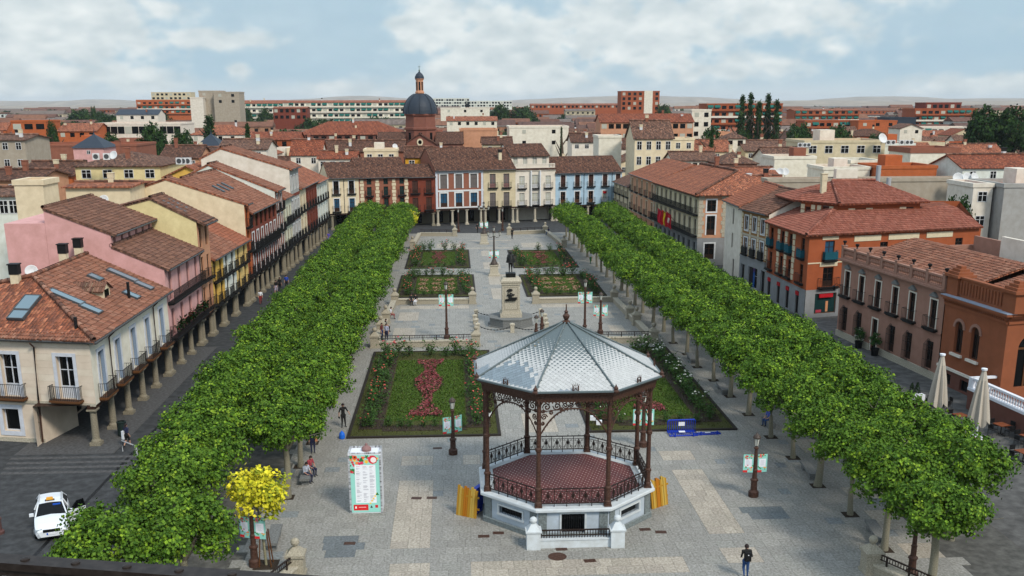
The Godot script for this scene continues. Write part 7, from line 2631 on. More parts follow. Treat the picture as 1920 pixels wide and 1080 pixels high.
func quoins(t: Node3D, xs: Array, y0: float, y1: float, m: String, wide := 0.8) -> void:
	var n := int((y1 - y0) / 0.62)
	if not cache.has("quoin"):
		for w in [0, 1]:
			var g := G.new()
			var hw: float = [0.36, 0.48][w]
			g.box(-hw, 0, 0.003, hw, 0.54, 0.06)
			cache["quoin%d" % w] = g.mesh()
		cache.quoin = true
	for x in xs:
		for k in n:
			part(t, "quoin_stone", cache["quoin%d" % (k % 2)], M[m], Vector3(x, y0 + k * (y1 - y0) / n, 0)).scale.x = wide

func build_right_row() -> void:
	var V := func(x: float, y: float) -> Vector2: return Vector2(x, y)
	var ir := {"frame": "wood_dark", "bal": "coarse", "bx": 0.7, "bd": 0.45}
	house("yellow_house", "low pale yellow house at the far right corner", V.call(31.2, -206.0), V.call(31.9, -191.4), 9.0, 7.6, 9.4, {"wall": "beige", "roof": "old", "rows": [[0.3, 2.4, 1.1, 4, {"frame": "wood_dark"}], [3.3, 1.9, 0.9, 4, ir], [5.5, 1.7, 0.9, 4, ir]]})
	var t := house("peach_house", "peach and brick three storey house beside the town hall", V.call(31.9, -191.2), V.call(32.6, -170.6), 13.0, 10.1, 12.6, {"wall": "peach", "roof": "new", "near": false, "rows": [[0.3, 2.7, 1.3, 5, {"frame": "wood_dark", "kind": "plain"}], [3.9, 2.4, 1.0, 5, sty(ir, {"sur": "cream_trim"})], [7.1, 2.2, 1.0, 5, sty(ir, {"sur": "cream_trim"})]], "bands": [[3.4, 3.75, "stone_cream"], [6.7, 6.9, "stone_cream"]]})
	quoins(t, [0.5, 20.1], 3.8, 9.6, "stone_cream")
	# town hall
	var A: Vector2 = V.call(32.62, -170.4); var B: Vector2 = V.call(34.0, -145.3)
	t = thing("town_hall", "long town hall with flags, two continuous balconies and grey stone base", "town hall")
	t.transform = frame_at(A, B)
	var W := A.distance_to(B)
	var D := 15.0
	var he := 9.95
	var g := G.new()
	var xs := []
	for k in 9:
		xs.append(W * (k + 0.5) / 9.0)
	var up := []
	var lowh := []
	for x in xs:
		up.append([x - 0.5, 4.25, x + 0.5, 6.45]); up.append([x - 0.5, 7.2, x + 0.5, 9.2]); lowh.append([x - 0.6, 0.5, x + 0.6, 3.2])
	g.holed(0, W, 3.9, he, 0, up, 0.22)
	part(t, "wall", g, M.beige)
	g = G.new()
	g.holed(0, W, 0, 3.9, 0.02, lowh, 0.24)
	part(t, "stone_base", g, M.greystone)
	for x in xs:
		opening(t, x, 4.25, 1.0, 2.2, {"frame": "wood_dark", "sur": "stone_cream"})
		opening(t, x, 7.2, 1.0, 2.0, {"frame": "wood_dark", "sur": "stone_cream"})
		opening(t, x, 0.5, 1.2, 2.7, {"frame": "gutter", "kind": "cross", "sur": "greystone"})
	long_balcony(t, 0.4, W - 0.3, 4.2, 0.9, 0.0)
	long_balcony(t, 0.4, W - 0.3, 7.15, 0.7, 0.0)
	# south end wall, in the same axes
	var s := G.new()
	s.x = Transform3D(Basis(Vector3.UP, PI / 2), Vector3(W, 0, 0))
	s.holed(0, D, 3.9, he, 0, [[1.25, 4.3, 2.45, 7.0], [1.2, 7.6, 2.5, 9.2]], 0.22)
	part(t, "end_wall", s, M.peach)
	s = G.new()
	s.x = Transform3D(Basis(Vector3.UP, PI / 2), Vector3(W, 0, 0))
	s.holed(0, D, 0, 3.9, 0.02, [[1.1, 0.9, 2.5, 3.1]], 0.22)
	part(t, "stone_base", s, M.greystone)
	for q in [[1.85, 4.3, 1.2, 2.7], [1.85, 7.6, 1.3, 1.6], [1.8, 0.9, 1.4, 2.2]]:
		var bf := t.get_child_count()
		opening(t, 0, 0, q[2], q[3], {"frame": "wood_dark", "sur": "white_paint", "sw": 0.2})
		for ci in range(bf, t.get_child_count()):
			var n: Node3D = t.get_child(ci)
			n.transform = Transform3D(Basis(Vector3.UP, PI / 2), Vector3(W, q[1], -q[0])) * n.transform
	s = G.new()
	s.x = Transform3D(Basis(Vector3.UP, PI / 2), Vector3(W, 0, 0))
	for k in 10:
		s.box(0.004, 4.0 + k * 0.58, 0.004, 0.85 if k % 2 else 0.62, 4.54 + k * 0.58, 0.06)
		s.box(3.3 if k % 2 else 3.5, 4.0 + k * 0.58, 0.004, 4.2, 4.54 + k * 0.58, 0.06)
	part(t, "quoin_stones", s, M.stone_cream)
	s = G.new()
	s.box(0, 0, -D, W, he, -D + 0.3); s.box(0, 0, -D, 0.3, he, 0)
	part(t, "side_wall", s, M.beige)
	var ov := 0.7
	var hr := 12.7
	var a0 := Vector3(-0.1, he, ov); var a1 := Vector3(W + ov, he, ov); var a2 := Vector3(W + ov, he, -D - ov); var a3 := Vector3(-0.1, he, -D - ov)
	var m0 := Vector3(-0.1, hr, -D / 2); var m1 := Vector3(W - 6.5, hr, -D / 2)
	var r := slope_roof(t, [[a0, a1, m1, m0], [a1, a2, m1, m1], [a2, a3, m0, m1]], "new", false)
	ridge_caps(r, a1 + Vector3(0, 0.1, 0), m1 + Vector3(0, 0.1, 0), "old")
	ridge_caps(r, m0 + Vector3(0, 0.1, 0), m1 + Vector3(0, 0.1, 0), "old")
	g = G.new()
	g.box(0, he - 0.35, 0.004, W, he - 0.05, 0.5)
	part(t, "cornice", g, M.wood_dark)
	chimney(t, Vector3(8.0, 12.8, -7.6), 1.4, "brick", "brick")
	# flags on the lower balcony
	for k in 3:
		var f := thing("flag", ["plain red flag on the town hall balcony", "red and yellow flag on the town hall balcony, middle one", "crimson flag with crest on the town hall balcony"][k], "flag", t.transform * Vector3(9.2 + k * 2.7, 5.2, 0.9), 0.0, "town hall flags")
		var pg := G.new()
		pg.tube([Vector3(0.6, -0.3, 0), Vector3(-1.0, 1.5, 0)], 0.035, 5)
		part(f, "pole", pg, M.wood_mid)
		var cols: Array = [[Color(0.66, 0.02, 0.05)], [Color(0.62, 0.03, 0.03), Color(0.80, 0.52, 0.02), Color(0.62, 0.03, 0.03)], [Color(0.55, 0.02, 0.04)]][k]
		var cg := G.new()
		for i in 6:
			for j in 6:
				cg.col = cols[mini(cols.size() - 1, i * cols.size() / 6)]
				if k == 2 and i in [2, 3] and j in [2, 3]: cg.col = Color(0.75, 0.6, 0.5)
				var P := func(ii: int, jj: int) -> Vector3: return Vector3(-0.95 + ii * 0.13 + 0.05 * sin(jj * 1.3), 1.45 - jj * 0.36 - ii * 0.1, 0.10 * sin(ii * 1.9 + jj * 0.5))
				cg.quad(P.call(i, j + 1), P.call(i + 1, j + 1), P.call(i + 1, j), P.call(i, j))
		var fm := vcol("flag_cloth", 0.8)
		fm.cull_mode = BaseMaterial3D.CULL_DISABLED
		part(f, "cloth", cg, fm)
	house("narrow_white_house", "narrow white house with slit windows beside the tan house", V.call(35.66, -136.8), V.call(35.42, -128.0), 10.0, 10.1, 12.2, {"wall": "offwhite", "roof": "new", "near": true, "rows": [[0.1, 2.9, 0.9, [5.6], {"frame": "wood_dark", "kind": "plain"}], [4.3, 1.9, 0.75, [4.4], {"frame": "wood_dark", "kind": "plain"}], [7.3, 2.0, 0.75, [4.4], {"frame": "wood_dark", "kind": "plain"}]], "bands": [[0.0, 0.7, "stone_grey"]]})
	t = house("tan_house", "tan house with cream quoins and grey stone bank front", V.call(35.42, -127.9), V.call(36.56, -120.4), 9.5, 9.9, 12.15, {"wall": "tan", "side": "offwhite", "roof": "old", "near": true, "cornice": "gutter", "base": [4.0, "greystone"], "rows": [[4.35, 2.0, 1.0, [1.5, 3.8, 6.1], {"frame": "pale_frame", "sur": "white_paint", "bal": "solid", "bx": 0.3, "bd": 0.35}], [7.3, 1.7, 1.0, [1.5, 3.8, 6.1], {"frame": "pale_frame", "sur": "white_paint"}], [0.5, 2.5, 2.6, [4.0], {"frame": "aluminium", "kind": "cross", "called": "shop_window"}], [0.1, 2.9, 1.1, [1.0, 6.8], {"frame": "aluminium", "kind": "plain"}]], "bands": [[6.6, 6.85, "stone_cream"], [3.9, 4.1, "greystone"]]})
	quoins(t, [0.25, 2.65, 4.95, 7.3], 4.3, 9.4, "cream_trim", 0.5)
	shop_panels(t, [[2.85, 0.55, 3.9, 2.9, Color(0.10, 0.08, 0.10)], [3.95, 0.6, 4.45, 2.9, Color(0.10, 0.30, 0.55)], [3.95, 2.45, 4.45, 2.92, Color(0.60, 0.05, 0.25)]])
	# orange corner building
	var oa: Vector2 = V.call(36.6, -120.25); var ob: Vector2 = V.call(37.15, -107.65)
	var os := {"frame": "wood_dark", "bal": "solid", "rail": "teal_cloth", "bx": 0.5, "bd": 0.5}
	t = thing("orange_corner_house", "orange corner house with teal covered balconies and grey shop base", "house")
	t.transform = frame_at(oa, ob)
	W = oa.distance_to(ob)
	he = 9.0
	var inv := t.transform.affine_inverse()
	g = G.new()
	var wx := [1.1, 4.6, 7.2, 10.9]
	var h2 := []
	var h0 := []
	for x in wx:
		h2.append([x - 0.5, 3.6, x + 0.5, 5.6]); h2.append([x - 0.5, 6.3, x + 0.5, 8.4])
	for x in [1.2, 4.4, 7.3, 10.3]:
		h0.append([x - 0.5, 0.1, x + 0.5, 2.6])
	g.holed(0, W, 3.05, he, 0, h2, 0.22)
	part(t, "wall", g, M.terracotta)
	g = G.new()
	g.holed(0, W, 0, 3.05, 0.03, h0, 0.25)
	part(t, "stone_base", g, M.greystone)
	for x in wx:
		opening(t, x, 3.6, 1.0, 2.0, sty(ir, {}))
		opening(t, x, 6.3, 1.0, 2.1, os)
	for x in [1.2, 4.4, 7.3, 10.3]:
		opening(t, x, 0.1, 1.0, 2.5, {"frame": "wood_dark", "kind": "plain", "called": "shop_door", "z": 0.03})
		var sg := G.new()
		sg.box(x - 0.45, 2.15, 0.0, x + 0.45, 2.55, 0.1)
		part(t, "shop_sign", sg, M.red_sign)
	quoins(t, [3.5, 5.9, 8.3], 3.5, 8.6, "cream_trim", 0.85)
	# its south front, turned round the corner
	var sb: Vector2 = V.call(58.7, -113.7)
	var sf := inv * frame_at(ob, sb)
	var SW := ob.distance_to(sb)
	s = G.new()
	s.x = sf
	s.holed(0, SW, 3.05, he, 0, [[2.0, 6.2, 3.2, 8.2], [2.0, 3.3, 3.3, 5.4], [9.0, 6.6, 10.0, 7.8], [14.0, 6.6, 15.0, 7.8], [19.0, 6.6, 20.0, 7.8]], 0.22)
	part(t, "wall", s, M.terracotta)
	s = G.new()
	s.x = sf
	s.holed(0, SW, 0, 3.05, 0.03, [[1.2, 0.4, 3.9, 2.6]], 0.25)
	part(t, "stone_base", s, M.greystone)
	for q in [[2.6, 6.2, 1.2, 2.0, os], [2.65, 3.3, 1.3, 2.1, sty(ir, {"bx": 1.2})], [9.5, 6.6, 1.0, 1.2, {"frame": "wood_dark"}], [14.5, 6.6, 1.0, 1.2, {"frame": "wood_dark"}], [19.5, 6.6, 1.0, 1.2, {"frame": "wood_dark"}], [2.55, 0.4, 2.7, 2.2, {"frame": "wood_mid", "kind": "plain", "called": "shop_window", "z": 0.03, "pane": "glass_teal"}]]:
		var bf := t.get_child_count()
		opening(t, 0, 0, q[2], q[3], sty(q[4], {"pane": "glass_blue"} if q[1] == 6.2 else {}))
		for ci in range(bf, t.get_child_count()):
			var n: Node3D = t.get_child(ci)
			n.transform = sf * Transform3D(Basis(), Vector3(q[0], q[1], 0)) * n.transform
	var tr := G.new()
	tr.x = sf
	for q in [[1.6, 8.35, 3.6], [1.5, 5.5, 3.7], [5.6, 8.0, 9.0], [10.0, 8.0, 14.0], [15.0, 8.0, 18.5]]:
		tr.box(q[0], q[1], 0.003, q[2], q[1] + (0.35 if q[1] != 8.0 else 0.6), 0.06)
	tr.box(0, 5.85, 0.003, SW, 5.98, 0.05)
	part(t, "trim", tr, M.cream_trim)
	s = G.new()
	s.x = sf
	s.box(1.7, 2.15, 0.0, 3.4, 2.55, 0.12)
	part(t, "shop_sign", s, M.red_sign)
	s = G.new()
	s.x = sf
	s.col = Color(0.35, 0.52, 0.55); s.box(1.9, 0.5, -0.16, 3.6, 2.1, -0.14)
	s.col = Color(0.55, 0.25, 0.12); s.box(2.7, 0.55, -0.13, 3.0, 1.7, -0.12)
	s.col = Color(0.40, 0.04, 0.06); s.box(1.5, 0.5, -0.13, 2.2, 0.8, -0.12)
	part(t, "window_display", s, vcol("display", 0.7))
	var L := func(x: float, y: float, z: float) -> Vector3: return inv * Vector3(x, y, z)
	var e0: Vector3 = L.call(36.0, he - 0.05, -120.3); var e1: Vector3 = L.call(36.55, he - 0.05, -107.0); var e2: Vector3 = L.call(58.7, he - 0.05, -113.2)
	var i0: Vector3 = L.call(41.4, 10.9, -121.0); var i1: Vector3 = L.call(41.3, 10.9, -112.9); var i2: Vector3 = L.call(57.0, 10.9, -117.6)
	r = slope_roof(t, [[e0, e1, i1, i0], [e1, e2, i2, i1]], "pink", true)
	ridge_caps(r, e1 + Vector3(0, 0.12, 0), i1 + Vector3(0, 0.1, 0), "pink")
	var bw := G.new()
	bw.quad(L.call(58.7, 0, -113.7), L.call(60.0, 0, -122.0), L.call(60.0, 10.9, -122.0), L.call(58.7, 8.9, -113.7))
	bw.quad(L.call(60.0, 0, -122.0), L.call(41.4, 0, -125.0), L.call(41.4, 11, -125.0), L.call(60.0, 11, -122.0))
	part(t, "side_wall", bw, M.terracotta)
	bw = G.new()
	bw.quad(i0, i1, i2, L.call(58.0, 10.9, -122.0))
	bw.quad(i0, L.call(58.0, 10.9, -122.0), L.call(56.0, 10.9, -125.0), L.call(41.4, 10.9, -125.0))
	part(t, "roof_deck", bw, M.tile_red)
	# the set-back top floor
	var pa: Vector2 = V.call(39.3, -117.6); var pb: Vector2 = V.call(42.1, -113.6); var pc: Vector2 = V.call(52.3, -115.6)
	s = G.new()
	var hp := 11.75
	var q1 := frame_at(pa, pb)
	s.x = inv * q1
	s.holed(0, pa.distance_to(pb), 9.3, hp, 0, [[0.6, 9.6, 1.3, 11.0], [2.9, 9.6, 3.8, 11.3]], 0.2)
	s.x = inv * frame_at(pb, pc)
	s.holed(0, pb.distance_to(pc), 9.3, hp, 0, [[2.2, 9.6, 3.5, 11.0], [8.6, 9.6, 9.6, 11.0]], 0.2)
	s.x = Transform3D()
	s.quad(L.call(52.3, 9.3, -115.6), L.call(52.3, 9.3, -123.0), L.call(52.3, hp, -123.0), L.call(52.3, hp, -115.6))
	part(t, "penthouse_wall", s, M.terracotta)
	for q in [[2.85, 9.6, 1.3, 1.4, "wood_mid"], [9.1, 9.6, 1.0, 1.4, "wood_dark"]]:
		var o := part(t, "shutter_window", blind_mesh(q[2], q[3]), M[q[4]])
		o.transform = inv * frame_at(pb, pc) * Transform3D(Basis(), Vector3(q[0], q[1], -0.12))
	s = G.new()
	s.x = inv * frame_at(pb, pc)
	for x in [1.75, 3.95, 8.2]:
		for k in 2:
			s.box(x - 0.4, 9.65 + k * 0.75, 0.003, x + 0.4, 10.3 + k * 0.75, 0.06)
	s.x = inv * q1
	for x in [0.3, 1.7, 2.5, 4.1]:
		for k in 3:
			s.box(x - 0.25, 9.5 + k * 0.62, 0.003, x + 0.25, 10.02 + k * 0.62, 0.06)
	part(t, "quoin_stones", s, M.cream_trim)
	var h0a: Vector3 = L.call(38.5, 11.6, -118.2); var h1a: Vector3 = L.call(42.0, 11.6, -112.9); var h2a: Vector3 = L.call(53.2, 11.6, -115.1); var h3a: Vector3 = L.call(53.2, 11.6, -125.0); var h4a: Vector3 = L.call(38.5, 11.6, -125.0)
	var k0: Vector3 = L.call(43.3, 13.6, -119.2); var k1: Vector3 = L.call(48.5, 13.6, -119.7)
	r = slope_roof(t, [[h0a, h1a, k0, k0], [h1a, h2a, k1, k0], [h2a, h3a, k1, k1], [h4a, h0a, k0, k0]], "pink", true)
	ridge_caps(r, h1a + Vector3(0, 0.1, 0), k0 + Vector3(0, 0.1, 0), "pink")
	ridge_caps(r, k0 + Vector3(0, 0.1, 0), k1 + Vector3(0, 0.1, 0), "pink")
	chimney(t, L.call(41.6, 13.0, -117.2), 1.6, "cream_trim", "cream_trim")
	build_pink_palace()

func shop_panels(t: Node3D, list: Array) -> void:
	for q in list:
		var g := G.new()
		g.col = lin(q[4])
		g.box(q[0], q[1], -0.1, q[2], q[3], -0.09)
		part(t, "display_panel", g, vcol("display", 0.7))

func build_pink_palace() -> void:
	var A := Vector2(37.72, -99.4)
	var B := Vector2(39.71, -81.45)
	var t := thing("pink_palace", "long pink brick building with stone balustrade and iron window grilles", "building")
	t.transform = frame_at(A, B)
	var W := A.distance_to(B)
	var g := G.new()
	var xs := [1.4, 4.25, 7.35, 10.4, 13.25, 16.6]
	var holes := []
	for k in 6:
		holes.append([xs[k] - 0.5, 4.2, xs[k] + 0.5, 6.6])
		holes.append([xs[k] - 0.5, 0.75 if k != 2 else 0.05, xs[k] + 0.5, 3.1])
	g.holed(0, W, 0, 7.7, 0, holes, 0.25)
	part(t, "wall", g, M.pinkbrick)
	for k in 6:
		opening(t, xs[k], 4.2, 1.0, 2.4, {"frame": "wood_dark", "bal": "coarse", "bx": 0.8, "bd": 0.45, "sur": "offwhite", "sw": 0.12})
		if k == 2:
			opening(t, xs[k], 0.05, 1.0, 3.05, {"frame": "wood_dark", "kind": "plain", "called": "door", "sur": "offwhite", "sw": 0.12})
		else:
			opening(t, xs[k], 0.75, 1.0, 2.35, {"frame": "wood_dark"})
			var gr := G.new()
			for j in 8:
				var x := -0.5 + j * 0.143
				gr.tube([Vector3(x, 0.0, 0.28), Vector3(x, 2.0, 0.28), Vector3(x, 2.35, 0.05)], 0.02, 4, false)
			for y in [0.05, 0.8, 1.6, 2.05]:
				gr.bar(Vector3(-0.52, y, 0.28), Vector3(0.52, y, 0.28), 0.03, 0.03)
			spiral(gr, Vector3(0, 2.4, 0.2), 0.22, 1.2, 0, 1, 0.03, 9)
			part(t, "window_grille", gr, M.iron_black, Vector3(xs[k], 0.72, 0))
		var pd := G.new()
		pd.slab(PackedVector2Array([Vector2(-0.5, 0), Vector2(0.5, 0), Vector2(0.5, 0.12), Vector2(0, 0.42), Vector2(-0.5, 0.12)]), 0.003, 0.22)
		part(t, "pediment", pd, M.stone_grey, Vector3(xs[k], 6.85, 0))
	g = G.new()
	g.box(0, 0, 0.003, xs[2] - 0.65, 0.62, 0.12)
	g.box(xs[2] + 0.65, 0, 0.003, W, 0.62, 0.12)
	part(t, "stone_plinth", g, M.stone_cream)
	g = G.new()
	g.box(-0.05, 7.42, 0.003, W, 7.55, 0.2); g.box(-0.1, 7.55, 0.003, W, 7.72, 0.4); g.box(0, 3.88, 0.003, W, 4.02, 0.1)
	part(t, "cornice", g, M.pinkbrick)
	# balustrade with turned balusters
	var bg := G.new()
	bg.lathe([[0.09, 0], [0.09, 0.08], [0.05, 0.14], [0.11, 0.34], [0.05, 0.58], [0.09, 0.66], [0.09, 0.72]], 8)
	var bm := bg.mesh()
	var pg := G.new()
	pg.box(-0.2, 0, -0.2, 0.2, 1.2, 0.2)
	pg.box(-0.25, 1.2, -0.25, 0.25, 1.28, 0.25)
	var pm := pg.mesh()
	var ug := G.new()
	ug.lathe([[0.1, 0.0], [0.1, 0.05], [0.05, 0.12], [0.17, 0.28], [0.19, 0.42], [0.13, 0.44]], 10)
	var um := ug.mesh()
	g = G.new()
	g.box(0, 7.72, -0.2, W, 7.88, 0.14); g.box(0, 8.60, -0.2, W, 8.76, 0.14)
	part(t, "balustrade_rail", g, M.pinkbrick)
	for k in 8:
		var x := 0.2 + (W - 0.4) * k / 7.0
		part(t, "balustrade_pier", pm, M.pinkbrick, Vector3(x, 7.7, -0.03))
		part(t, "urn", um, M.iron_black, Vector3(x, 8.98, -0.03))
		if k < 7:
			for j in 8:
				part(t, "baluster", bm, M.pinkbrick, Vector3(x + (W - 0.4) / 7.0 * (j + 1) / 9.0, 7.88, -0.03))
	var s := G.new()
	s.box(0, 0, -14.0, 0.25, 8.7, -0.25); s.box(0.25, 0, -14.0, W, 9.6, -13.7)
	part(t, "side_wall", s, M.pinkbrick)
	slope_roof(t, [[Vector3(0.3, 7.4, -0.6), Vector3(W, 7.4, -0.6), Vector3(W, 9.5, -7.2), Vector3(0.3, 9.5, -7.2)], [Vector3(W, 7.6, -14), Vector3(0.3, 7.6, -14), Vector3(0.3, 9.5, -7.2), Vector3(W, 9.5, -7.2)]], "bright", true)
	g = G.new()
	g.box(5.0, 7.5, -13.8, W + 6.0, 10.1, -13.4)
	part(t, "party_wall", g, M.offwhite)
	# wall lantern
	g = G.new()
	g.tube([Vector3(0.1, 5.0, 0.0), Vector3(0.1, 5.2, 0.5), Vector3(0.1, 5.0, 0.7)], 0.03, 5)
	g.lathe([[0.1, 4.55], [0.17, 4.9], [0.2, 4.92], [0.05, 5.05]], 8, Vector3(0.1, 0, 0.7))
	part(t, "wall_lantern", g, M.iron_black)
	# brick casino with round arched windows at the right edge
	var c := thing("brick_casino", "ornate orange brick building with round arched windows and terrace", "building")
	var C0 := Vector2(39.72, -81.3)
	var C1 := Vector2(40.62, -73.1)
	c.transform = frame_at(C0, C1)
	W = C0.distance_to(C1)
	g = G.new()
	arch_wall(g, W, 1.5, 7.4, [[2.3, 2.95, 0.55, 5.0], [4.5, 2.95, 0.55, 5.0]])
	part(c, "wall", g, M.casino)
	for x in [2.3, 4.5]:
		var wn := G.new()
		wn.box(-0.55, 2.95, -0.28, 0.55, 5.55, -0.24)
		var o := part(c, "window", wn, M.wood_dark, Vector3(x, 0, 0))
		var pn := G.new()
		for sx in [-1, 1]:
			pn.box(sx * 0.25 - 0.17, 3.1, -0.235, sx * 0.25 + 0.17, 4.9, -0.225)
		part(o, "pane", pn, M.glass_dark)
		var si := G.new()
		si.box(-0.75, 2.72, 0.003, 0.75, 2.92, 0.2)
		part(c, "sill", si, M.offwhite, Vector3(x, 0, 0))
		var ar := G.new()
		for k in 12:
			var a0 := PI * k / 12.0; var a1 := PI * (k + 0.92) / 12.0
			ar.slab(PackedVector2Array([Vector2(cos(a0) * 0.57, 5.0 + sin(a0) * 0.57), Vector2(cos(a0) * 0.80, 5.0 + sin(a0) * 0.80), Vector2(cos(a1) * 0.80, 5.0 + sin(a1) * 0.80), Vector2(cos(a1) * 0.57, 5.0 + sin(a1) * 0.57)]), 0.003, 0.09)
		part(c, "arch_bricks", ar, M.pinkbrick, Vector3(x, 0, 0))
	g = G.new()
	var cells := [[0.9, 0.15, 1.9, 1.05], [3.2, 0.15, 4.3, 1.05], [6.2, 0.15, 7.3, 1.05]]
	g.holed(0, W, 0, 1.5, 0.05, cells, 0.3)
	part(c, "basement_wall", g, M.plum)
	for h in cells:
		opening(c, (h[0] + h[2]) / 2, h[1], h[2] - h[0], h[3] - h[1], {"z": 0.05, "kind": "plain", "dep": 0.25, "frame": "iron_black"})
	g = G.new()
	g.box(0, 1.42, 0.05, W, 1.62, 0.22)
	part(c, "string_course", g, M.offwhite)
	g = G.new()
	g.box(0, 6.55, 0.003, W, 6.75, 0.12); g.box(0, 7.0, 0.003, W, 7.2, 0.3); g.box(0, 7.2, 0.003, W + 0.5, 7.38, 0.5)
	for k in 30:
		g.box(0.05 + k * W / 30.0, 6.78, 0.003, 0.17 + k * W / 30.0, 6.98, 0.2)
	part(c, "cornice", g, M.casino)
	g = G.new()
	g.box(0, 7.38, -0.3, W + 0.52, 7.44, 0.52)
	part(c, "lead_flashing", g, mat("lead", Color(0.55, 0.59, 0.65), 0.5))
	g = G.new()
	g.box(1.6, 7.44, -0.35, W - 0.9, 8.9, -0.1); g.box(1.5, 8.9, -0.42, W - 0.8, 9.05, 0.0)
	for k in 14:
		g.box(1.75 + k * 0.4, 7.7, -0.1, 1.9 + k * 0.4, 8.7, 0.0)
	part(c, "parapet", g, M.casino)
	for x in [0.75, W - 0.1]:
		var tg := G.new()
		tg.box(x - 0.75, 7.44, -1.2, x + 0.75, 8.9, 0.05)
		for k in 4:
			tg.box(x - 0.95 + k * 0.2, 8.9 + k * 0.22, -1.4 + k * 0.2, x + 0.95 - k * 0.2, 9.12 + k * 0.22, 0.25 - k * 0.2)
		part(c, "corner_turret", tg, M.casino)
	# the front turns to the right: terrace side
	var inv := c.transform.affine_inverse()
	var sf := inv * frame_at(C1, Vector2(62.0, -78.0))
	g = G.new()
	g.x = sf
	arch_wall(g, 20.0, 0.0, 7.4, [[2.2, 1.6, 1.0, 4.6]])
	part(c, "wall", g, M.casino)
	g = G.new()
	g.x = sf
	g.box(1.1, 1.6, -0.3, 3.3, 5.7, -0.25)
	part(c, "terrace_door", g, M.glass_dark)
	g = G.new()
	g.x = sf
	g.box(2.12, 1.6, -0.24, 2.28, 5.6, -0.18); g.box(1.1, 4.5, -0.24, 3.3, 4.65, -0.18); g.box(1.15, 1.6, -0.24, 1.3, 4.6, -0.18); g.box(3.1, 1.6, -0.24, 3.25, 4.6, -0.18)
	part(c, "door_frame", g, M.wood_mid)
	g = G.new()
	g.x = sf
	g.box(0, 6.55, 0.003, 20, 6.75, 0.12); g.box(0, 7.0, 0.003, 20, 7.2, 0.3); g.box(0, 7.2, 0.003, 20, 7.38, 0.5)
	g.box(0.8, 7.44, -0.35, 20, 8.9, -0.1)
	part(c, "cornice", g, M.casino)
	s = G.new()
	s.box(0, 0, -16, 0.2, 7.4, -0.3)
	part(c, "side_wall", s, M.casino)
	slope_roof(c, [[Vector3(0.2, 7.3, -1.2), Vector3(W, 7.3, -1.2), Vector3(W, 9.0, -7.5), Vector3(0.2, 9.0, -7.5)], [Vector3(W, 7.3, -14), Vector3(0.2, 7.3, -14), Vector3(0.2, 9.0, -7.5), Vector3(W, 9.0, -7.5)]], "bright", true)
	# terrace with white balustrade
	g = G.new()
	g.box(W - 0.6, 0, 0.06, W + 9.0, 1.5, 2.2)
	part(c, "terrace", g, M.plum)
	g = G.new()
	g.box(W - 0.65, 1.5, 1.75, W + 9.0, 1.7, 2.25); g.box(W - 0.65, 2.35, 1.85, W + 9.0, 2.5, 2.15); g.box(W - 0.65, 1.7, 1.8, W - 0.25, 2.5, 2.2)
	g.box(W - 0.65, 2.35, 0.1, W - 0.35, 2.5, 1.84); g.box(W - 0.65, 1.5, 0.1, W - 0.35, 1.7, 1.74)
	for k in 30:
		g.lathe([[0.07, 1.7], [0.04, 1.8], [0.09, 1.95], [0.04, 2.2], [0.07, 2.35]], 7, Vector3(W + 0.0 + k * 0.3, 0, 2.0))
	part(c, "terrace_balustrade", g, M.white_sign)

func arch_wall(g: G, W: float, y0: float, y1: float, arches: Array) -> void:
	# a wall with round-headed openings [centre x, sill, radius, springing]
	var holes := []
	for a in arches:
		holes.append([a[0] - a[2], a[1], a[0] + a[2], a[3] + a[2]])
	g.holed(0, W, y0, y1, 0, holes, 0.3)
	for a in arches:
		var n := 8
		for sx in [-1.0, 1.0]:
			for k in n:
				var t0 := PI / 2 * k / n; var t1 := PI / 2 * (k + 1) / n
				var p0 := Vector3(a[0] + sx * cos(t0) * a[2], a[3] + sin(t0) * a[2], 0); var p1 := Vector3(a[0] + sx * cos(t1) * a[2], a[3] + sin(t1) * a[2], 0)
				var c := Vector3(a[0] + sx * a[2], a[3] + a[2], 0)
				if sx > 0:
					g.tri(c, p1, p0)
				else:
					g.tri(c, p0, p1)
				var dz := Vector3(0, 0, -0.3)
				if sx > 0: g.quad(p0, p1, p1 + dz, p0 + dz)
				else: g.quad(p1, p0, p0 + dz, p1 + dz)

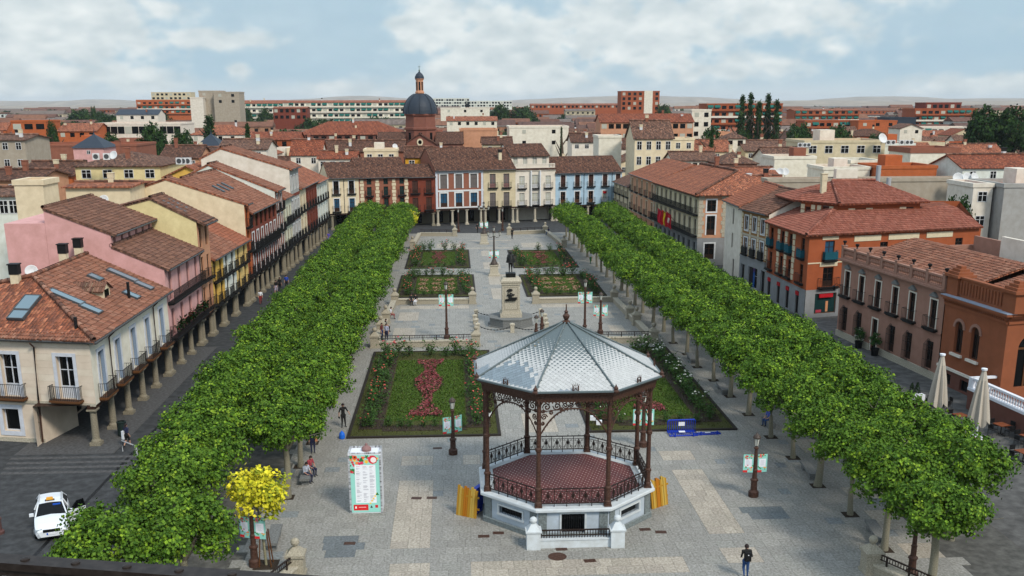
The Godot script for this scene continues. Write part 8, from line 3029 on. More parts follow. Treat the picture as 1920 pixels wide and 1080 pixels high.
const TOWN := [
	["cream_block","tall plain cream chimney wall behind the pink house",-42.5,-104,2.7,4,14.9,14.9,"f","cream","old",0,0,1.0,1.3,0.0,""],
	["cream_house","long cream wall with roof tiles behind the pink house",-41.3,-114,6.7,8,14.0,14.1,"g","cream","new",0,0,1.0,1.3,0.0,""],
	["white_house","white house with dark windows at the left edge",-49.5,-112,3.9,9,13.3,13.7,"g","palewhite","old",1,4,0.9,1.4,11.7,""],
	["brown_roof_house","house with dark brown roof above the white one at left edge",-57.4,-132,6.5,10,13.5,14.4,"g","peach","brown",1,3,0.8,1.1,0.0,""],
	["ochre_house","ochre house with brown hip roof and rooftop air units",-52.7,-150,11.6,14,14.1,15.8,"h","lemon","old",1,4,1.3,1.2,12.3,""],
	["orange_house","small orange gabled house behind the yellow gable",-39.5,-146,6.0,9,12.8,14.3,"x","gold","bright",1,2,0.9,1.0,0.0,""],
	["brown_roof_house","brown roofed house left of the ochre house",-63.6,-158,7.5,12,12.3,14.0,"g","orange","brown",1,3,1.0,1.2,0.0,""],
	["beige_house","beige house with blank gable at the left edge",-86.0,-200,7.2,12,16.1,16.8,"g","concrete","old",2,3,1.0,1.3,0.0,""],
	["brick_block","plain orange brick block with two cream windows",-133.4,-330,10.2,12,17.1,17.6,"f","orange","red",1,3,2.4,1.6,0.0,"c"],
	["flat_roof_hall","long low hall with purple grey flat roof",-96.8,-245,24.8,16,13.1,13.3,"f","brick","red",0,0,1.0,1.3,0.0,""],
	["slate_turret","left turret with blue slate pyramid roof",-81.5,-232,6.4,9,13.3,16.1,"p","pink","slate",1,1,0.8,0.8,0.0,""],
	["slate_turret","right turret with blue slate pyramid roof",-56.2,-236,4.7,7,13.5,16.0,"p","pink","slate",1,1,0.8,0.8,0.0,""],
	["brown_roof_house","brown roofed house between the two slate turrets",-53.5,-196,6.9,11,12.9,14.8,"g","peach","brown",1,3,0.9,1.1,0.0,""],
	["brown_roof_house","long brown roof left of the right slate turret",-59.4,-225,12.3,9,12.8,13.4,"g","concrete","brown",0,0,1.0,1.3,0.0,""],
	["tiled_house","house with weathered roof above the white gable",-44.9,-205,9.0,12,14.0,15.6,"g","offwhite","old",1,3,0.9,1.1,0.0,""],
	["school","long white school with glazed ground floor and flat roof",-111.6,-340,25.9,18,16.0,16.6,"f","offwhite","red",1,12,2.0,2.2,0.0,""],
	["terracotta_house","terracotta gabled house left of the white school",-119.9,-330,11.4,14,14.4,16.6,"g","orange","new",1,4,1.3,1.2,0.0,""],
	["tiled_house","orange roofed house right of the school",-80.7,-330,18.5,14,13.2,16.0,"h","offwhite","new",1,5,1.1,1.2,0.0,""],
	["tiled_house","red tiled house by the palm behind the school",-56.7,-300,13.2,12,12.6,14.6,"g","terracotta","red",2,5,1.2,1.3,0.0,""],
	["grey_roof_house","white house with dark grey roof near the concrete towers",-145.3,-470,17.6,12,17.7,19.9,"g","offwhite","slate",1,4,1.3,1.3,0.0,""],
	["skylight_house","reddish roofed house with two roof windows",-34.3,-224,6.3,10,11.9,14.9,"g","offwhite","red",1,2,1.0,1.2,0.0,""],
	["terrace_house","house with planted terrace behind the far corner",-27.6,-216,7.6,7,11.6,12.9,"g","offwhite","red",1,4,1.1,1.1,0.0,""],
	["tiled_house","long weathered brown roof left of the church",-29.7,-238,18.3,10,12.0,14.2,"g","brick","brown",0,0,1.0,1.3,0.0,""],
	["cream_attic","cream attic with three dark windows above the far roofs",-18.1,-213,6.5,6,13.1,13.3,"f","cream","red",1,3,1.0,1.4,11.5,""],
	["mustard_attic","mustard yellow attic with two dark windows",-9.7,-208,5.0,6,12.1,14.0,"g","mustard","brown",1,2,1.1,1.3,10.3,""],
	["long_red_block","long block with brick red roof left of the dome",-49.1,-335,33.7,18,12.9,16.8,"h","plum","red",1,14,1.5,1.2,0.0,""],
	["salmon_block","blank salmon coloured block right of the church",1.5,-300,10.5,14,14.8,15.1,"f","peach","red",0,0,1.0,1.3,0.0,""],
	["brown_roof_house","brown roofed house right of the salmon block",6.3,-240,6.6,9,13.4,14.7,"g","beige","brown",1,2,0.9,1.1,0.0,""],
	["white_block","stepped white modern block right of the dome",-6.8,-540,24.6,14,19.4,19.9,"f","white","red",2,3,1.2,1.2,0.0,""],
	["white_terrace","white houses with red roofs below the stepped white block",-3.0,-430,20.1,10,15.4,17.0,"g","white","new",1,6,1.2,1.2,0.0,""],
	["white_wall_house","white house end wall with a column of small windows",15.4,-300,16.7,14,15.5,15.8,"f","white","brick",2,2,1.0,1.0,0.0,""],
	["tiled_house","brown roofed house with dormer right of the white end wall",27.6,-250,7.1,10,13.4,15.2,"g","offwhite","brown",1,3,1.0,1.0,0.0,""],
	["white_block","blank white party wall behind the blue house",30.7,-226,4.9,9,15.1,15.2,"f","white","red",0,0,1.0,1.3,0.0,""],
	["cream_tall_house","tall cream house with brown roof,roof windows and balcony",36.4,-214,7.8,11,15.3,18.7,"g","cream","old",2,4,1.0,1.7,0.0,""],
	["cream_wall_house","cream house with overgrown terrace right of the tall cream house",47.5,-230,4.7,8,14.4,14.5,"f","cream","red",1,2,1.0,1.3,0.0,""],
	["white_front_house","white fronted house with orange brown roof",42.7,-206,8.8,8,11.4,12.8,"g","white","old",1,7,0.9,1.3,0.0,""],
	["tiled_house","broad orange brown roof with dormer behind the town hall",49.7,-196,6.9,10,11.3,13.3,"h","brick","old",1,3,1.0,1.1,0.0,""],
	["tiled_house","orange roofed house below the poplars",53.5,-236,8.7,11,11.7,14.0,"g","cream","new",1,4,1.0,1.0,0.0,""],
	["belvedere","small white belvedere tower with hip roof",62.6,-244,4.8,5,14.3,15.7,"h","white","old",1,2,1.2,1.2,0.0,""],
	["tiled_house","orange brown roof below the poplars on the right",66.4,-240,12.7,12,11.6,13.7,"g","beige","old",1,5,1.0,1.1,0.0,""],
	["tiled_house","tiled roof with four roof windows left of the khaki block",61.3,-205,8.7,11,11.4,13.5,"g","offwhite","old",0,0,1.0,1.3,0.0,""],
	["orange_roof_wing","orange tiled wing behind the town hall roof",43.8,-172,9.8,11,10.3,11.7,"g","offwhite","new",1,5,1.0,1.1,0.0,""],
	["dormer_house","orange roof with a white dormer behind the narrow white house",41.6,-150,6.5,9,10.5,11.8,"g","offwhite","new",1,3,0.9,1.0,0.0,""],
	["khaki_block","khaki block with three yellowish windows",68.8,-206,16.1,12,14.6,14.8,"f","beige","red",1,5,1.6,1.5,10.1,""],
	["grey_wall_block","pale grey windowless block beside the khaki block",85.3,-208,6.5,10,13.9,14.0,"f","palewhite","red",0,0,1.0,1.3,0.0,""],
	["white_low_block","low white terrace block with rooftop dishes",56.8,-186,7.5,8,12.6,12.7,"f","white","red",0,0,1.0,1.3,0.0,""],
	["white_low_block","low white block with two rooftop huts",59.5,-168,7.6,8,11.8,11.9,"f","white","red",0,0,1.0,1.3,0.0,""],
	["white_block","white block with dark flat roof edge",67.0,-176,5.1,9,12.4,12.6,"f","white","slate",0,0,1.0,1.3,0.0,""],
	["orange_block","plain orange block with a dark glazed end",67.5,-165,9.3,9,12.1,12.2,"f","orange","red",0,0,1.0,1.3,0.0,""],
	["white_block","tall white block with brown parapet at right",84.1,-192,9.3,10,13.2,14.2,"b","white","brick",0,0,1.0,1.3,0.0,""],
	["pink_roof_house","white house with pink tiled roof at the right edge",78.6,-160,13.1,11,12.5,14.2,"g","palewhite","red",1,4,1.0,1.2,0.0,""],
	["concrete_wall","long stained concrete party wall behind the orange corner house",42.4,-141,29.1,3,11.9,12.0,"f","concrete","red",0,0,1.0,1.3,0.0,""],
	["white_tower","white house end with shuttered window by the ducts",64.5,-128,2.5,7,12.1,12.2,"f","offwhite","red",2,1,1.2,1.3,0.0,""],
	["grey_block","grey rendered block at the right edge behind the ducts",67.4,-126,6.5,9,12.2,12.3,"f","grey","red",0,0,1.0,1.3,0.0,""],
	["concrete_tower","left slab of the weathered concrete towers",-135.2,-560,6.5,12,24.9,25.4,"f","offwhite","red",0,0,1.0,1.3,0.0,""],
	["concrete_tower","middle slab of the weathered concrete towers",-132.0,-566,10.9,14,28.1,28.7,"f","concrete","red",2,2,1.5,1.4,0.0,""],
	["concrete_tower","right slab of the weathered concrete towers",-123.6,-562,13.0,14,27.5,28.1,"f","concrete","red",2,2,1.5,1.4,0.0,""],
	["apartment_block","beige flat block on the skyline left of the concrete towers",-248.4,-900,31.9,16,30.7,31.1,"f","beige","red",3,9,2.0,1.6,0.0,""],
	["apartment_block","orange and white flats below the beige skyline block",-220.5,-760,37.6,14,23.7,24.8,"f","orange","red",3,10,1.9,1.6,0.0,"a"],
	["apartment_block","long white and brown flats with green awnings left of the dome",-97.7,-620,69.7,16,22.6,23.8,"g","white","new",4,22,2.0,1.7,0.0,"a"],
	["apartment_block","white flats with red roof left on the skyline",-125.7,-640,25.5,16,22.2,24.0,"g","white","new",3,8,1.8,1.6,0.0,"a"],
	["brick_flats","low brick flats under the green awnings",-90.0,-540,16.6,12,19.9,20.6,"g","brickred","new",2,6,1.6,1.5,0.0,""],
	["office_slab","pale office slab on the skyline right of the dome",-22.3,-1150,38.6,16,26.3,26.8,"f","palewhite","red",3,14,2.2,1.8,0.0,""],
	["office_slab","long pale office slab farther right on the skyline",11.8,-1150,50.2,16,23.4,24.0,"f","palewhite","red",2,16,2.2,1.8,0.0,""],
	["brick_tower","brown brick tower block with a white stripe",109.3,-700,25.3,16,28.9,29.2,"f","terracotta","red",4,7,1.8,1.8,0.0,"s"],
	["brick_terrace","long low brick terrace on the horizon",64.2,-900,74.4,12,20.0,21.3,"g","terracotta","new",1,22,1.8,1.6,0.0,""],
	["salmon_flats","salmon flats with red roof and white balconies",45.3,-330,29.1,12,16.4,18.9,"g","peach","red",2,13,1.6,1.4,0.0,""],
	["white_flats","white and orange end of the salmon flats",77.2,-345,6.3,12,19.6,19.8,"f","white","red",4,2,1.4,1.4,0.0,""],
	["apartment_block","brick flats with green awnings left of the poplars",114.1,-480,34.7,16,21.2,21.7,"f","terracotta","red",4,11,2.0,1.8,0.0,"a"],
	["brick_flats","gabled brick flats right of the poplars",189.8,-590,37.0,14,17.6,18.4,"g","terracotta","new",3,10,1.9,1.7,0.0,"a"],
	["brick_flats","brick flats with green awnings below the gabled flats",146.4,-440,23.2,12,14.3,14.8,"f","terracotta","red",2,8,1.9,1.7,0.0,"a"],
	["brick_block","square brick block right of the gabled flats",165.3,-430,16.1,14,14.4,14.9,"f","orange","red",1,3,1.5,1.2,0.0,""],
	["brick_complex","large brick complex on the right skyline,upper storeys",251.2,-560,19.2,14,21.2,21.8,"f","brickred","red",2,6,2.0,1.8,0.0,""],
	["brick_complex","large brick complex on the right skyline,main block",241.9,-552,33.9,16,18.0,18.8,"f","terracotta","red",4,10,2.2,1.8,0.0,"a"],
	["white_terraces","white terraced flats below the brick complex",190.6,-430,24.7,12,11.8,12.2,"f","offwhite","red",3,9,2.0,1.6,0.0,"a"],
	["low_black_hall","long hall with black flat roof at right",194.7,-470,12.2,14,15.0,15.5,"f","slate","slate",0,0,1.0,1.3,0.0,""],
	["white_gable_house","white gabled house right of the black hall",140.4,-330,7.2,9,14.2,15.6,"x","white","old",1,2,1.0,1.0,0.0,""],
]
const TREES := [
	[89.5,-330,22.6,3.0,"poplar","tall poplar in the row right of centre,number one from the left"],
	[93.0,-333,23.2,3.1,"poplar","tall poplar in the row right of centre,number two from the left"],
	[94.9,-330,21.9,3.0,"poplar","tall poplar in the row right of centre,number three from the left"],
	[98.6,-333,23.0,3.1,"poplar","tall poplar in the row right of centre,number four from the left"],
	[100.5,-330,21.3,3.0,"poplar","tall poplar in the row right of centre,number five from the left"],
	[132.8,-262,20.6,8.9,"pine","left one of the two big dark pines at the right edge"],
	[138.6,-258,21.4,10.4,"pine","right one of the two big dark pines at the right edge"],
	[-74.3,-268,17.1,8.1,"round","big dark round tree before the white school"],
	[-69.6,-275,16.0,6.7,"round","second dark round tree right of the big one before the school"],
	[-110.4,-300,17.0,3.6,"round","dark narrow tree beside the orange brick block"],
	[-90.1,-285,14.4,6.2,"round","lighter low tree left of the big dark tree before the school"],
	[-66.0,-292,18.9,4.4,"cypress","dark spiky conifer left of the right slate turret"],
	[-55.9,-292,17.4,2.1,"cypress","thin dark conifer above the left row roofs"],
	[98.7,-300,16.4,8.5,"round","dark tree right of the poplars,left one"],
	[104.2,-285,15.5,9.7,"round","dark broad tree behind the khaki block"],
	[58.2,-124,9.9,4.5,"round","leafy fig tree behind the orange corner house,left part"],
	[61.5,-125,11.2,4.1,"round","leafy fig tree behind the orange corner house,right part"],
	[27.8,-640,20.6,13.4,"round","dark tree clump right of the dome on the skyline"],
	[41.6,-640,19.9,17.5,"round","dark tree clump farther right of the dome"],
	[-121.6,-640,19.1,9.9,"round","tree right of the concrete towers"],
	[-111.9,-640,19.4,10.6,"round","second tree right of the concrete towers"],
	[-217.1,-640,19.1,14.7,"round","tree clump at far left of the skyline"],
	[-210.5,-640,20.6,4.3,"round","thin tree by the far left clump"],
	[126.2,-640,20.9,10.4,"round","dark tree right of the brick tower"],
	[73.4,-300,15.3,6.9,"round","dark tree below the brick flats"],
	[82.1,-300,14.4,4.9,"round","round tree at the foot of the poplars"],
	[58.0,-238,16.8,1.5,"cypress","thin dark cypress beside the white end wall"],
	[29.7,-296,16.0,1.0,"cypress","narrow cypress in front of the white end wall"],
]
const DISHES := [
	[-33.8,8.8,-84,"white dish on the corner house roof ridge",1.0],
	[-36.9,11.9,-112.5,"white dish behind the pink house roof",1.0],
	[53.5,10.2,-176,"white dish in a row of three behind the town hall,left",1.3],
	[54.8,10.2,-176,"white dish in a row of three behind the town hall,middle",1.3],
	[55.7,10.2,-176,"white dish in a row of three behind the town hall,right",1.3],
	[67.7,11.6,-139,"white dish in a row above the concrete wall,left",1.5],
	[68.9,11.6,-139,"white dish in a row above the concrete wall,middle",1.5],
	[69.9,11.6,-139,"white dish in a row above the concrete wall,right",1.5],
	[-12.8,12.6,-228,"white dish left of the church",1.2],
	[-46.6,14.8,-148,"white dish beside rooftop air units",1.2],
	[83.3,14.6,-204,"large white dome dish on the khaki block",2.0],
]
const AIRCON := [
	[-48.7,15.1,-147,"left white air unit on the ochre house roof"],
	[-47.3,15.1,-147,"right white air unit on the ochre house roof"],
	[-36.3,14.7,-142,"white air unit in a row near the orange gable,left"],
	[-35.8,14.7,-142,"white air unit in a row near the orange gable,middle"],
	[-35.2,14.7,-142,"white air unit in a row near the orange gable,right"],
	[67.8,13.8,-206,"grey air unit in a row left of the khaki block,left"],
	[68.7,13.8,-206,"grey air unit in a row left of the khaki block,middle"],
	[69.5,13.8,-206,"grey air unit in a row left of the khaki block,right"],
	[84.6,14.3,-204,"rooftop air unit on the grey block,first from left"],
	[85.6,14.3,-204,"rooftop air unit on the grey block,second from left"],
	[87.3,14.3,-204,"rooftop air unit on the grey block,third from left"],
	[88.4,14.3,-204,"rooftop air unit on the grey block,fourth from left"],
	[89.2,14.3,-204,"rooftop air unit on the grey block,fifth from left"],
]

func box_house(r: Array) -> Node3D:
	# one house of the town: r = name, label, left x, z, width, depth, eave, ridge, roof form, wall, roof, window rows, columns, window size, lowest window, extras
	var W: float = r[4]; var D: float = r[5]; var he: float = r[6]; var hr: float = r[7]
	var t := thing(r[0], r[1], "building" if W > 25.0 else "house", Vector3(r[2], 0, r[3]), 0.0, "houses of the town behind the square")
	var g := G.new()
	g.box(0, 0, -D, W, he, 0)
	if r[8] == "x":
		g.slab(PackedVector2Array([Vector2(0, he), Vector2(W, he), Vector2(W / 2, hr)]), -D, 0.0)
	elif r[8] == "g":
		for x in [0.0, W]:
			var p := [Vector3(x, he, 0), Vector3(x, hr, -D / 2), Vector3(x, he, -D)]
			if x > 0: p.reverse()
			g.fan(p)
	part(t, "wall", g, M[r[9]])
	var rm: String = r[10]
	var far: bool = r[3] < -260.0
	var e := 0.35
	var q := []
	var A := Vector3(-e, he, e); var B := Vector3(W + e, he, e); var C := Vector3(W + e, he, -D - e); var E := Vector3(-e, he, -D - e)
	var up := Vector3(0, 0.05, 0)
	match r[8]:
		"g":
			q = [[A, B, Vector3(W + e, hr, -D / 2) + up, Vector3(-e, hr, -D / 2) + up], [C, E, Vector3(-e, hr, -D / 2) + up, Vector3(W + e, hr, -D / 2) + up]]
		"x":
			q = [[E, A, Vector3(W / 2, hr, e) + up, Vector3(W / 2, hr, -D - e) + up], [B, C, Vector3(W / 2, hr, -D - e) + up, Vector3(W / 2, hr, e) + up]]
		"h", "p":
			var i := minf(W, D) / 2 if r[8] == "h" else W / 2
			var m0 := Vector3(i, hr, -D / 2); var m1 := Vector3(W - i, hr, -D / 2)
			q = [[A, B, m1, m0], [B, C, m1, m1], [C, E, m0, m1], [E, A, m0, m0]]
		_:
			var f := G.new()
			var d := maxf(hr - he, 0.5)
			f.box(-0.15, he, -0.35, W + 0.15, he + d, 0.1); f.box(-0.15, he, -D - 0.1, W + 0.15, he + d, -D + 0.35)
			f.box(-0.15, he, -D + 0.35, 0.35, he + d, -0.35); f.box(W - 0.35, he, -D + 0.35, W + 0.15, he + d, -0.35)
			part(t, "parapet", f, M.brick if r[8] == "b" else M[r[9]])
			f = G.new()
			f.quad(Vector3(0.35, he + 0.02, -0.35), Vector3(W - 0.35, he + 0.02, -0.35), Vector3(W - 0.35, he + 0.02, -D + 0.35), Vector3(0.35, he + 0.02, -D + 0.35))
			part(t, "flat_roof", f, M.slate if rm == "slate" else M.terracotta)
	if q:
		if rm == "slate":
			var sr := G.new()
			for s in q: sr.quad(s[0], s[1], s[2], s[3])
			part(t, "roof", sr, M.slate)
		else:
			var rr := slope_roof(t, q, rm, false)
			if not far and r[8] == "g":
				ridge_caps(rr, q[0][3] + up, q[0][2] + up, "old")
	if r[8] == "p":
		var sp := G.new()
		sp.lathe([[0.25, hr - 0.2], [0.06, hr + 0.4], [0.0, hr + 1.8]], 6, Vector3(W / 2, 0, -D / 2))
		part(t, "spike", sp, M.slate)
	var nr: int = r[11]; var nc: int = r[12]
	var y0: float = maxf(r[15], 0.0)
	var top := he - 0.5
	if nr > 0:
		var stp := 3.0
		for j in nr:
			var y: float = top - r[14] - j * maxf(stp, r[14] + 1.2)
			if y < 0.5: break
			for i in nc:
				var x: float = W * (i + 0.5) / nc
				if not far:
					var o := part(t, "window", window_mesh(r[13], r[14], "cross"), M.white_paint if r[9] != "white" else M.wood_dark, Vector3(x, y, 0.05))
					part(o, "pane", flat_mesh(r[13] - 0.12, r[14] - 0.12), M.glass_dark, Vector3(0, 0.06, -0.03))
				else:
					var key := "farwin_%.1f_%.1f" % [r[13], r[14]]
					if not cache.has(key):
						var wg := G.new()
						wg.box(-r[13] / 2, 0, 0, r[13] / 2, r[14], 0.06)
						cache[key] = wg.mesh()
					part(t, "window", cache[key], M.glass_dark if (i + j) % 4 else M.blind_light, Vector3(x, y, 0))
			if "a" in r[16]:
				var bg := G.new()
				bg.box(0.3, y - 0.5, 0.0, W - 0.3, y + 0.35, 0.9)
				part(t, "balcony", bg, M.offwhite if j % 2 else M[r[9]])
				for i in nc:
					if rng.randf() < 0.45:
						if not cache.has("awning"):
							var ag := G.new()
							ag.quad(Vector3(-1.3, 0, 1.1), Vector3(1.3, 0, 1.1), Vector3(1.3, 0.9, 0.1), Vector3(-1.3, 0.9, 0.1))
							ag.quad(Vector3(-1.3, -0.25, 1.1), Vector3(1.3, -0.25, 1.1), Vector3(1.3, 0, 1.1), Vector3(-1.3, 0, 1.1))
							cache.awning = ag.mesh()
						part(t, "awning", cache.awning, M.green_awning, Vector3(W * (i + 0.5) / nc, y + r[14] - 0.6, 0.0))
	if "s" in r[16]:
		var sg := G.new()
		sg.box(W * 0.60, 0, 0.02, W * 0.82, he + 0.6, 0.25)
		part(t, "white_stripe", sg, M.white)
	if W > 6.0 and r[8] == "f" and not far:
		var hut := G.new()
		var hx := W * rnd(0.2, 0.6)
		hut.box(hx, he, -D * 0.7, hx + minf(3.0, W * 0.3), he + rnd(1.4, 2.4), -D * 0.35)
		part(t, "roof_hut", hut, M[pick(["white", "brick", "offwhite", "orange"])])
	if W > 6.0 and r[8] in ["g", "h"]:
		if rng.randf() < 0.7:
			chimney(t, Vector3(W * rnd(0.1, 0.9), he + (hr - he) * 0.5, -D * 0.25), rnd(0.9, 1.5), pick(["cream_trim", "brick", "white_paint"]), pick(["brick", "cream_trim", "white_paint"]))
		chimney(t, Vector3(W * rnd(0.25, 0.75), hr - 0.1, -D / 2 + rnd(-1, 1)), rnd(1.0, 1.6), pick(["cream_trim", "brick", "white_paint"]), pick(["brick", "cream_trim", "iron_black"]))
	return t

func far_house(g: G, x: float, z: float, w: float, d: float, he: float, wl: String) -> void:
	g.col = lin(M[wl].albedo_color) * rnd(0.85, 1.05)
	g.box(x, 0, z - d, x + w, he, z)
	g.col = lin(Color(0.03, 0.03, 0.035))
	var n := int(w / 4.0)
	for j in 2:
		for k in n:
			var cx := x + w * (k + 0.5) / n
			g.box(cx - 0.8, he - 2.3 - j * 3.1, z, cx + 0.8, he - 0.8 - j * 3.1, z + 0.05, false)
	g.col = lin(pick([Color(0.52, 0.36, 0.29), Color(0.46, 0.33, 0.28), Color(0.56, 0.39, 0.31), Color(0.42, 0.32, 0.29), Color(0.5, 0.45, 0.42)]))
	if rng.randf() < 0.25:
		g.box(x - 0.3, he, z - d, x + w + 0.3, he + 0.5, z + 0.3)
		return
	var hr := he + rnd(1.6, 3.0)
	var a := Vector3(x - 0.3, he, z + 0.4); var b := Vector3(x + w + 0.3, he, z + 0.4); var c := Vector3(x + w + 0.3, he, z - d - 0.4); var e := Vector3(x - 0.3, he, z - d - 0.4)
	var m := Vector3(x - 0.3, hr, z - d / 2); var o := Vector3(x + w + 0.3, hr, z - d / 2)
	g.quad(a, b, o, m); g.quad(c, e, m, o); g.tri(b, c, o); g.tri(e, a, m)

func build_church() -> void:
	var t := thing("church", "brick church with dark blue slate dome, lantern and spire", "church", Vector3(-9.45, 0, -300))
	t.scale = Vector3(0.9, 1.03, 0.9)
	var g := G.new()
	g.lathe([[5.0, 0], [5.0, 14.6], [5.4, 14.8], [5.4, 15.3], [5.0, 15.4], [4.8, 18.3], [5.3, 18.5], [5.3, 18.9]], 8, Vector3.ZERO, false, PI / 8)
	part(t, "drum", g, M.brickdrum)
	for k in 8:
		var a := k * PI / 4
		var w := G.new()
		w.box(-0.5, 11.6, 4.62, 0.5, 14.0, 4.66)
		var o := part(t, "drum_window", w, M.glass_dark)
		o.rotation.y = a
	g = G.new()
	var pr := []
	for k in 9:
		var a := PI / 2 * k / 9.0
		pr.append([5.15 * cos(a) + 0.12, 18.9 + 5.4 * sin(a)])
	pr.append([1.4, 24.4])
	g.lathe(pr, 16, Vector3.ZERO, true, PI / 16)
	var d := part(t, "dome", g, M.slate)
	g = G.new()
	for k in 8:
		var pts := []
		for j in 8:
			var a := PI / 2 * j / 8.6
			pts.append(Vector3(sin(k * PI / 4) * (5.2 * cos(a) + 0.14), 18.9 + 5.42 * sin(a), cos(k * PI / 4) * (5.2 * cos(a) + 0.14)))
		g.tube(pts, 0.12, 4)
	part(d, "dome_ribs", g, M.slate)
	g = G.new()
	g.lathe([[1.5, 24.2], [1.5, 24.6], [1.25, 24.7], [1.2, 27.6], [1.45, 27.8], [1.45, 28.0]], 8, Vector3.ZERO, false, PI / 8)
	part(t, "lantern", g, M.peach)
	for k in 8:
		var w := G.new()
		w.box(-0.26, 25.0, 1.12, 0.26, 27.2, 1.16)
		part(t, "lantern_window", w, M.glass_dark).rotation.y = k * PI / 4
	g = G.new()
	g.lathe([[1.45, 28.0], [1.35, 28.6], [0.95, 29.2], [0.4, 29.6], [0.15, 29.9]], 12)
	part(t, "cupola", g, M.slate)
	g = G.new()
	g.lathe([[0.14, 29.8], [0.3, 30.1], [0.1, 30.4], [0.06, 31.2], [0.0, 31.8]], 6)
	g.box(-0.4, 31.0, -0.04, 0.4, 31.1, 0.04)
	part(t, "spire", g, mat("copper", Color(0.35, 0.42, 0.36), 0.6))
	# gabled front with round window
	g = G.new()
	g.x = Transform3D(Basis(), Vector3(0, 0, 10))
	g.slab(PackedVector2Array([Vector2(-4.9, 0), Vector2(4.9, 0), Vector2(4.9, 11.2), Vector2(0, 13.7), Vector2(-4.9, 11.2)]), -9.0, 0.0)
	part(t, "transept_front", g, M.brickdrum)
	g = G.new()
	g.x = Transform3D(Basis(Vector3.RIGHT, PI / 2), Vector3(0, 11.7, 10.0))
	g.lathe([[0.55, 0.02], [0.55, 0.2], [0.95, 0.2], [0.95, 0.0]], 16)
	part(t, "round_window_frame", g, M.cream_trim)
	g = G.new()
	g.x = Transform3D(Basis(Vector3.RIGHT, PI / 2), Vector3(0, 11.7, 10.0))
	g.lathe([[0.6, 0.03], [0.0, 0.04]], 16)
	part(t, "round_window", g, M.glass_dark)
	slope_roof(t, [[Vector3(-5.4, 11.1, 1.0), Vector3(-5.4, 11.1, 10.4), Vector3(0, 13.9, 10.4), Vector3(0, 13.9, 1.0)], [Vector3(5.4, 11.1, 10.4), Vector3(5.4, 11.1, 1.0), Vector3(0, 13.9, 1.0), Vector3(0, 13.9, 10.4)]], "brown", false)
	for sx in [-1.0, 1.0]:
		g = G.new()
		g.box(minf(sx * 4.9, sx * 13.0), 0, -8, maxf(sx * 4.9, sx * 13.0), 11.3, 8.0)
		part(t, "aisle_wall", g, M.brickdrum)
		var x0 := minf(sx * 4.6, sx * 13.3); var x1 := maxf(sx * 4.6, sx * 13.3)
		slope_roof(t, [[Vector3(x0, 11.2, 8.4), Vector3(x1, 11.2, 8.4), Vector3(x1, 14.2, 0), Vector3(x0, 14.2, 0)], [Vector3(x1, 11.2, -8.4), Vector3(x0, 11.2, -8.4), Vector3(x0, 14.2, 0), Vector3(x1, 14.2, 0)]], "brown", false)

func far_tree(at: Vector3, h: float, w: float, label: String, kind: String, grp := "") -> void:
	var t := thing({"poplar": "poplar_tree", "pine": "pine_tree", "round": "broadleaf_tree", "cypress": "cypress_tree"}[kind], label, "tree", at, rnd(0, TAU), grp)
	var key := "ft_" + kind
	if not cache.has(key):
		var cols := [Color(0.022, 0.05, 0.014), Color(0.03, 0.065, 0.018), Color(0.018, 0.04, 0.012)]
		if kind == "poplar" or kind == "cypress":
			cache[key] = [crown_mesh(1.0, 4.6, 320, 12, 0.22, cols, [Color(0.05, 0.09, 0.02)], 0.1, 0.8), crown_mesh(0.9, 4.6, 320, 12, 0.22, cols, [Color(0.05, 0.09, 0.02)], 0.1, 0.85)]
		else:
			cache[key] = [crown_mesh(3.4, 2.8, 420, 13, 0.36, cols, [Color(0.05, 0.09, 0.02)], 0.12), crown_mesh(3.0, 3.0, 420, 13, 0.36, cols, [Color(0.045, 0.085, 0.02)], 0.12)]
		var g := G.new()
		g.col = Color(0.12, 0.09, 0.06)
		g.tube([Vector3(0, 0, 0), Vector3(0.04, 0.45, 0), Vector3(0, 0.95, 0)], [0.045, 0.035, 0.01], 6)
		for k in 4:
			g.tube([Vector3(0, 0.35 + k * 0.1, 0), Vector3(cos(k * 1.7) * 0.2, 0.6 + k * 0.08, sin(k * 1.7) * 0.2)], [0.02, 0.006], 4)
		cache["ft_trunk"] = g.mesh()
	var tr := part(t, "trunk", cache["ft_trunk"], M.bark)
	tr.scale = Vector3(h * 0.8, h, h * 0.8)
	var c := part(t, "crown", pick(cache[key]), M.leaf)
	if kind == "poplar" or kind == "cypress":
		c.scale = Vector3(w / 1.6, h * 1.22 / 9.2, w / 1.6)
		c.position.y = h * 0.52
	else:
		var ch := h * (0.62 if kind == "pine" else 0.8)
		c.scale = Vector3(w / 6.4, ch / 5.8, w / 6.4)
		c.position.y = h - ch / 2

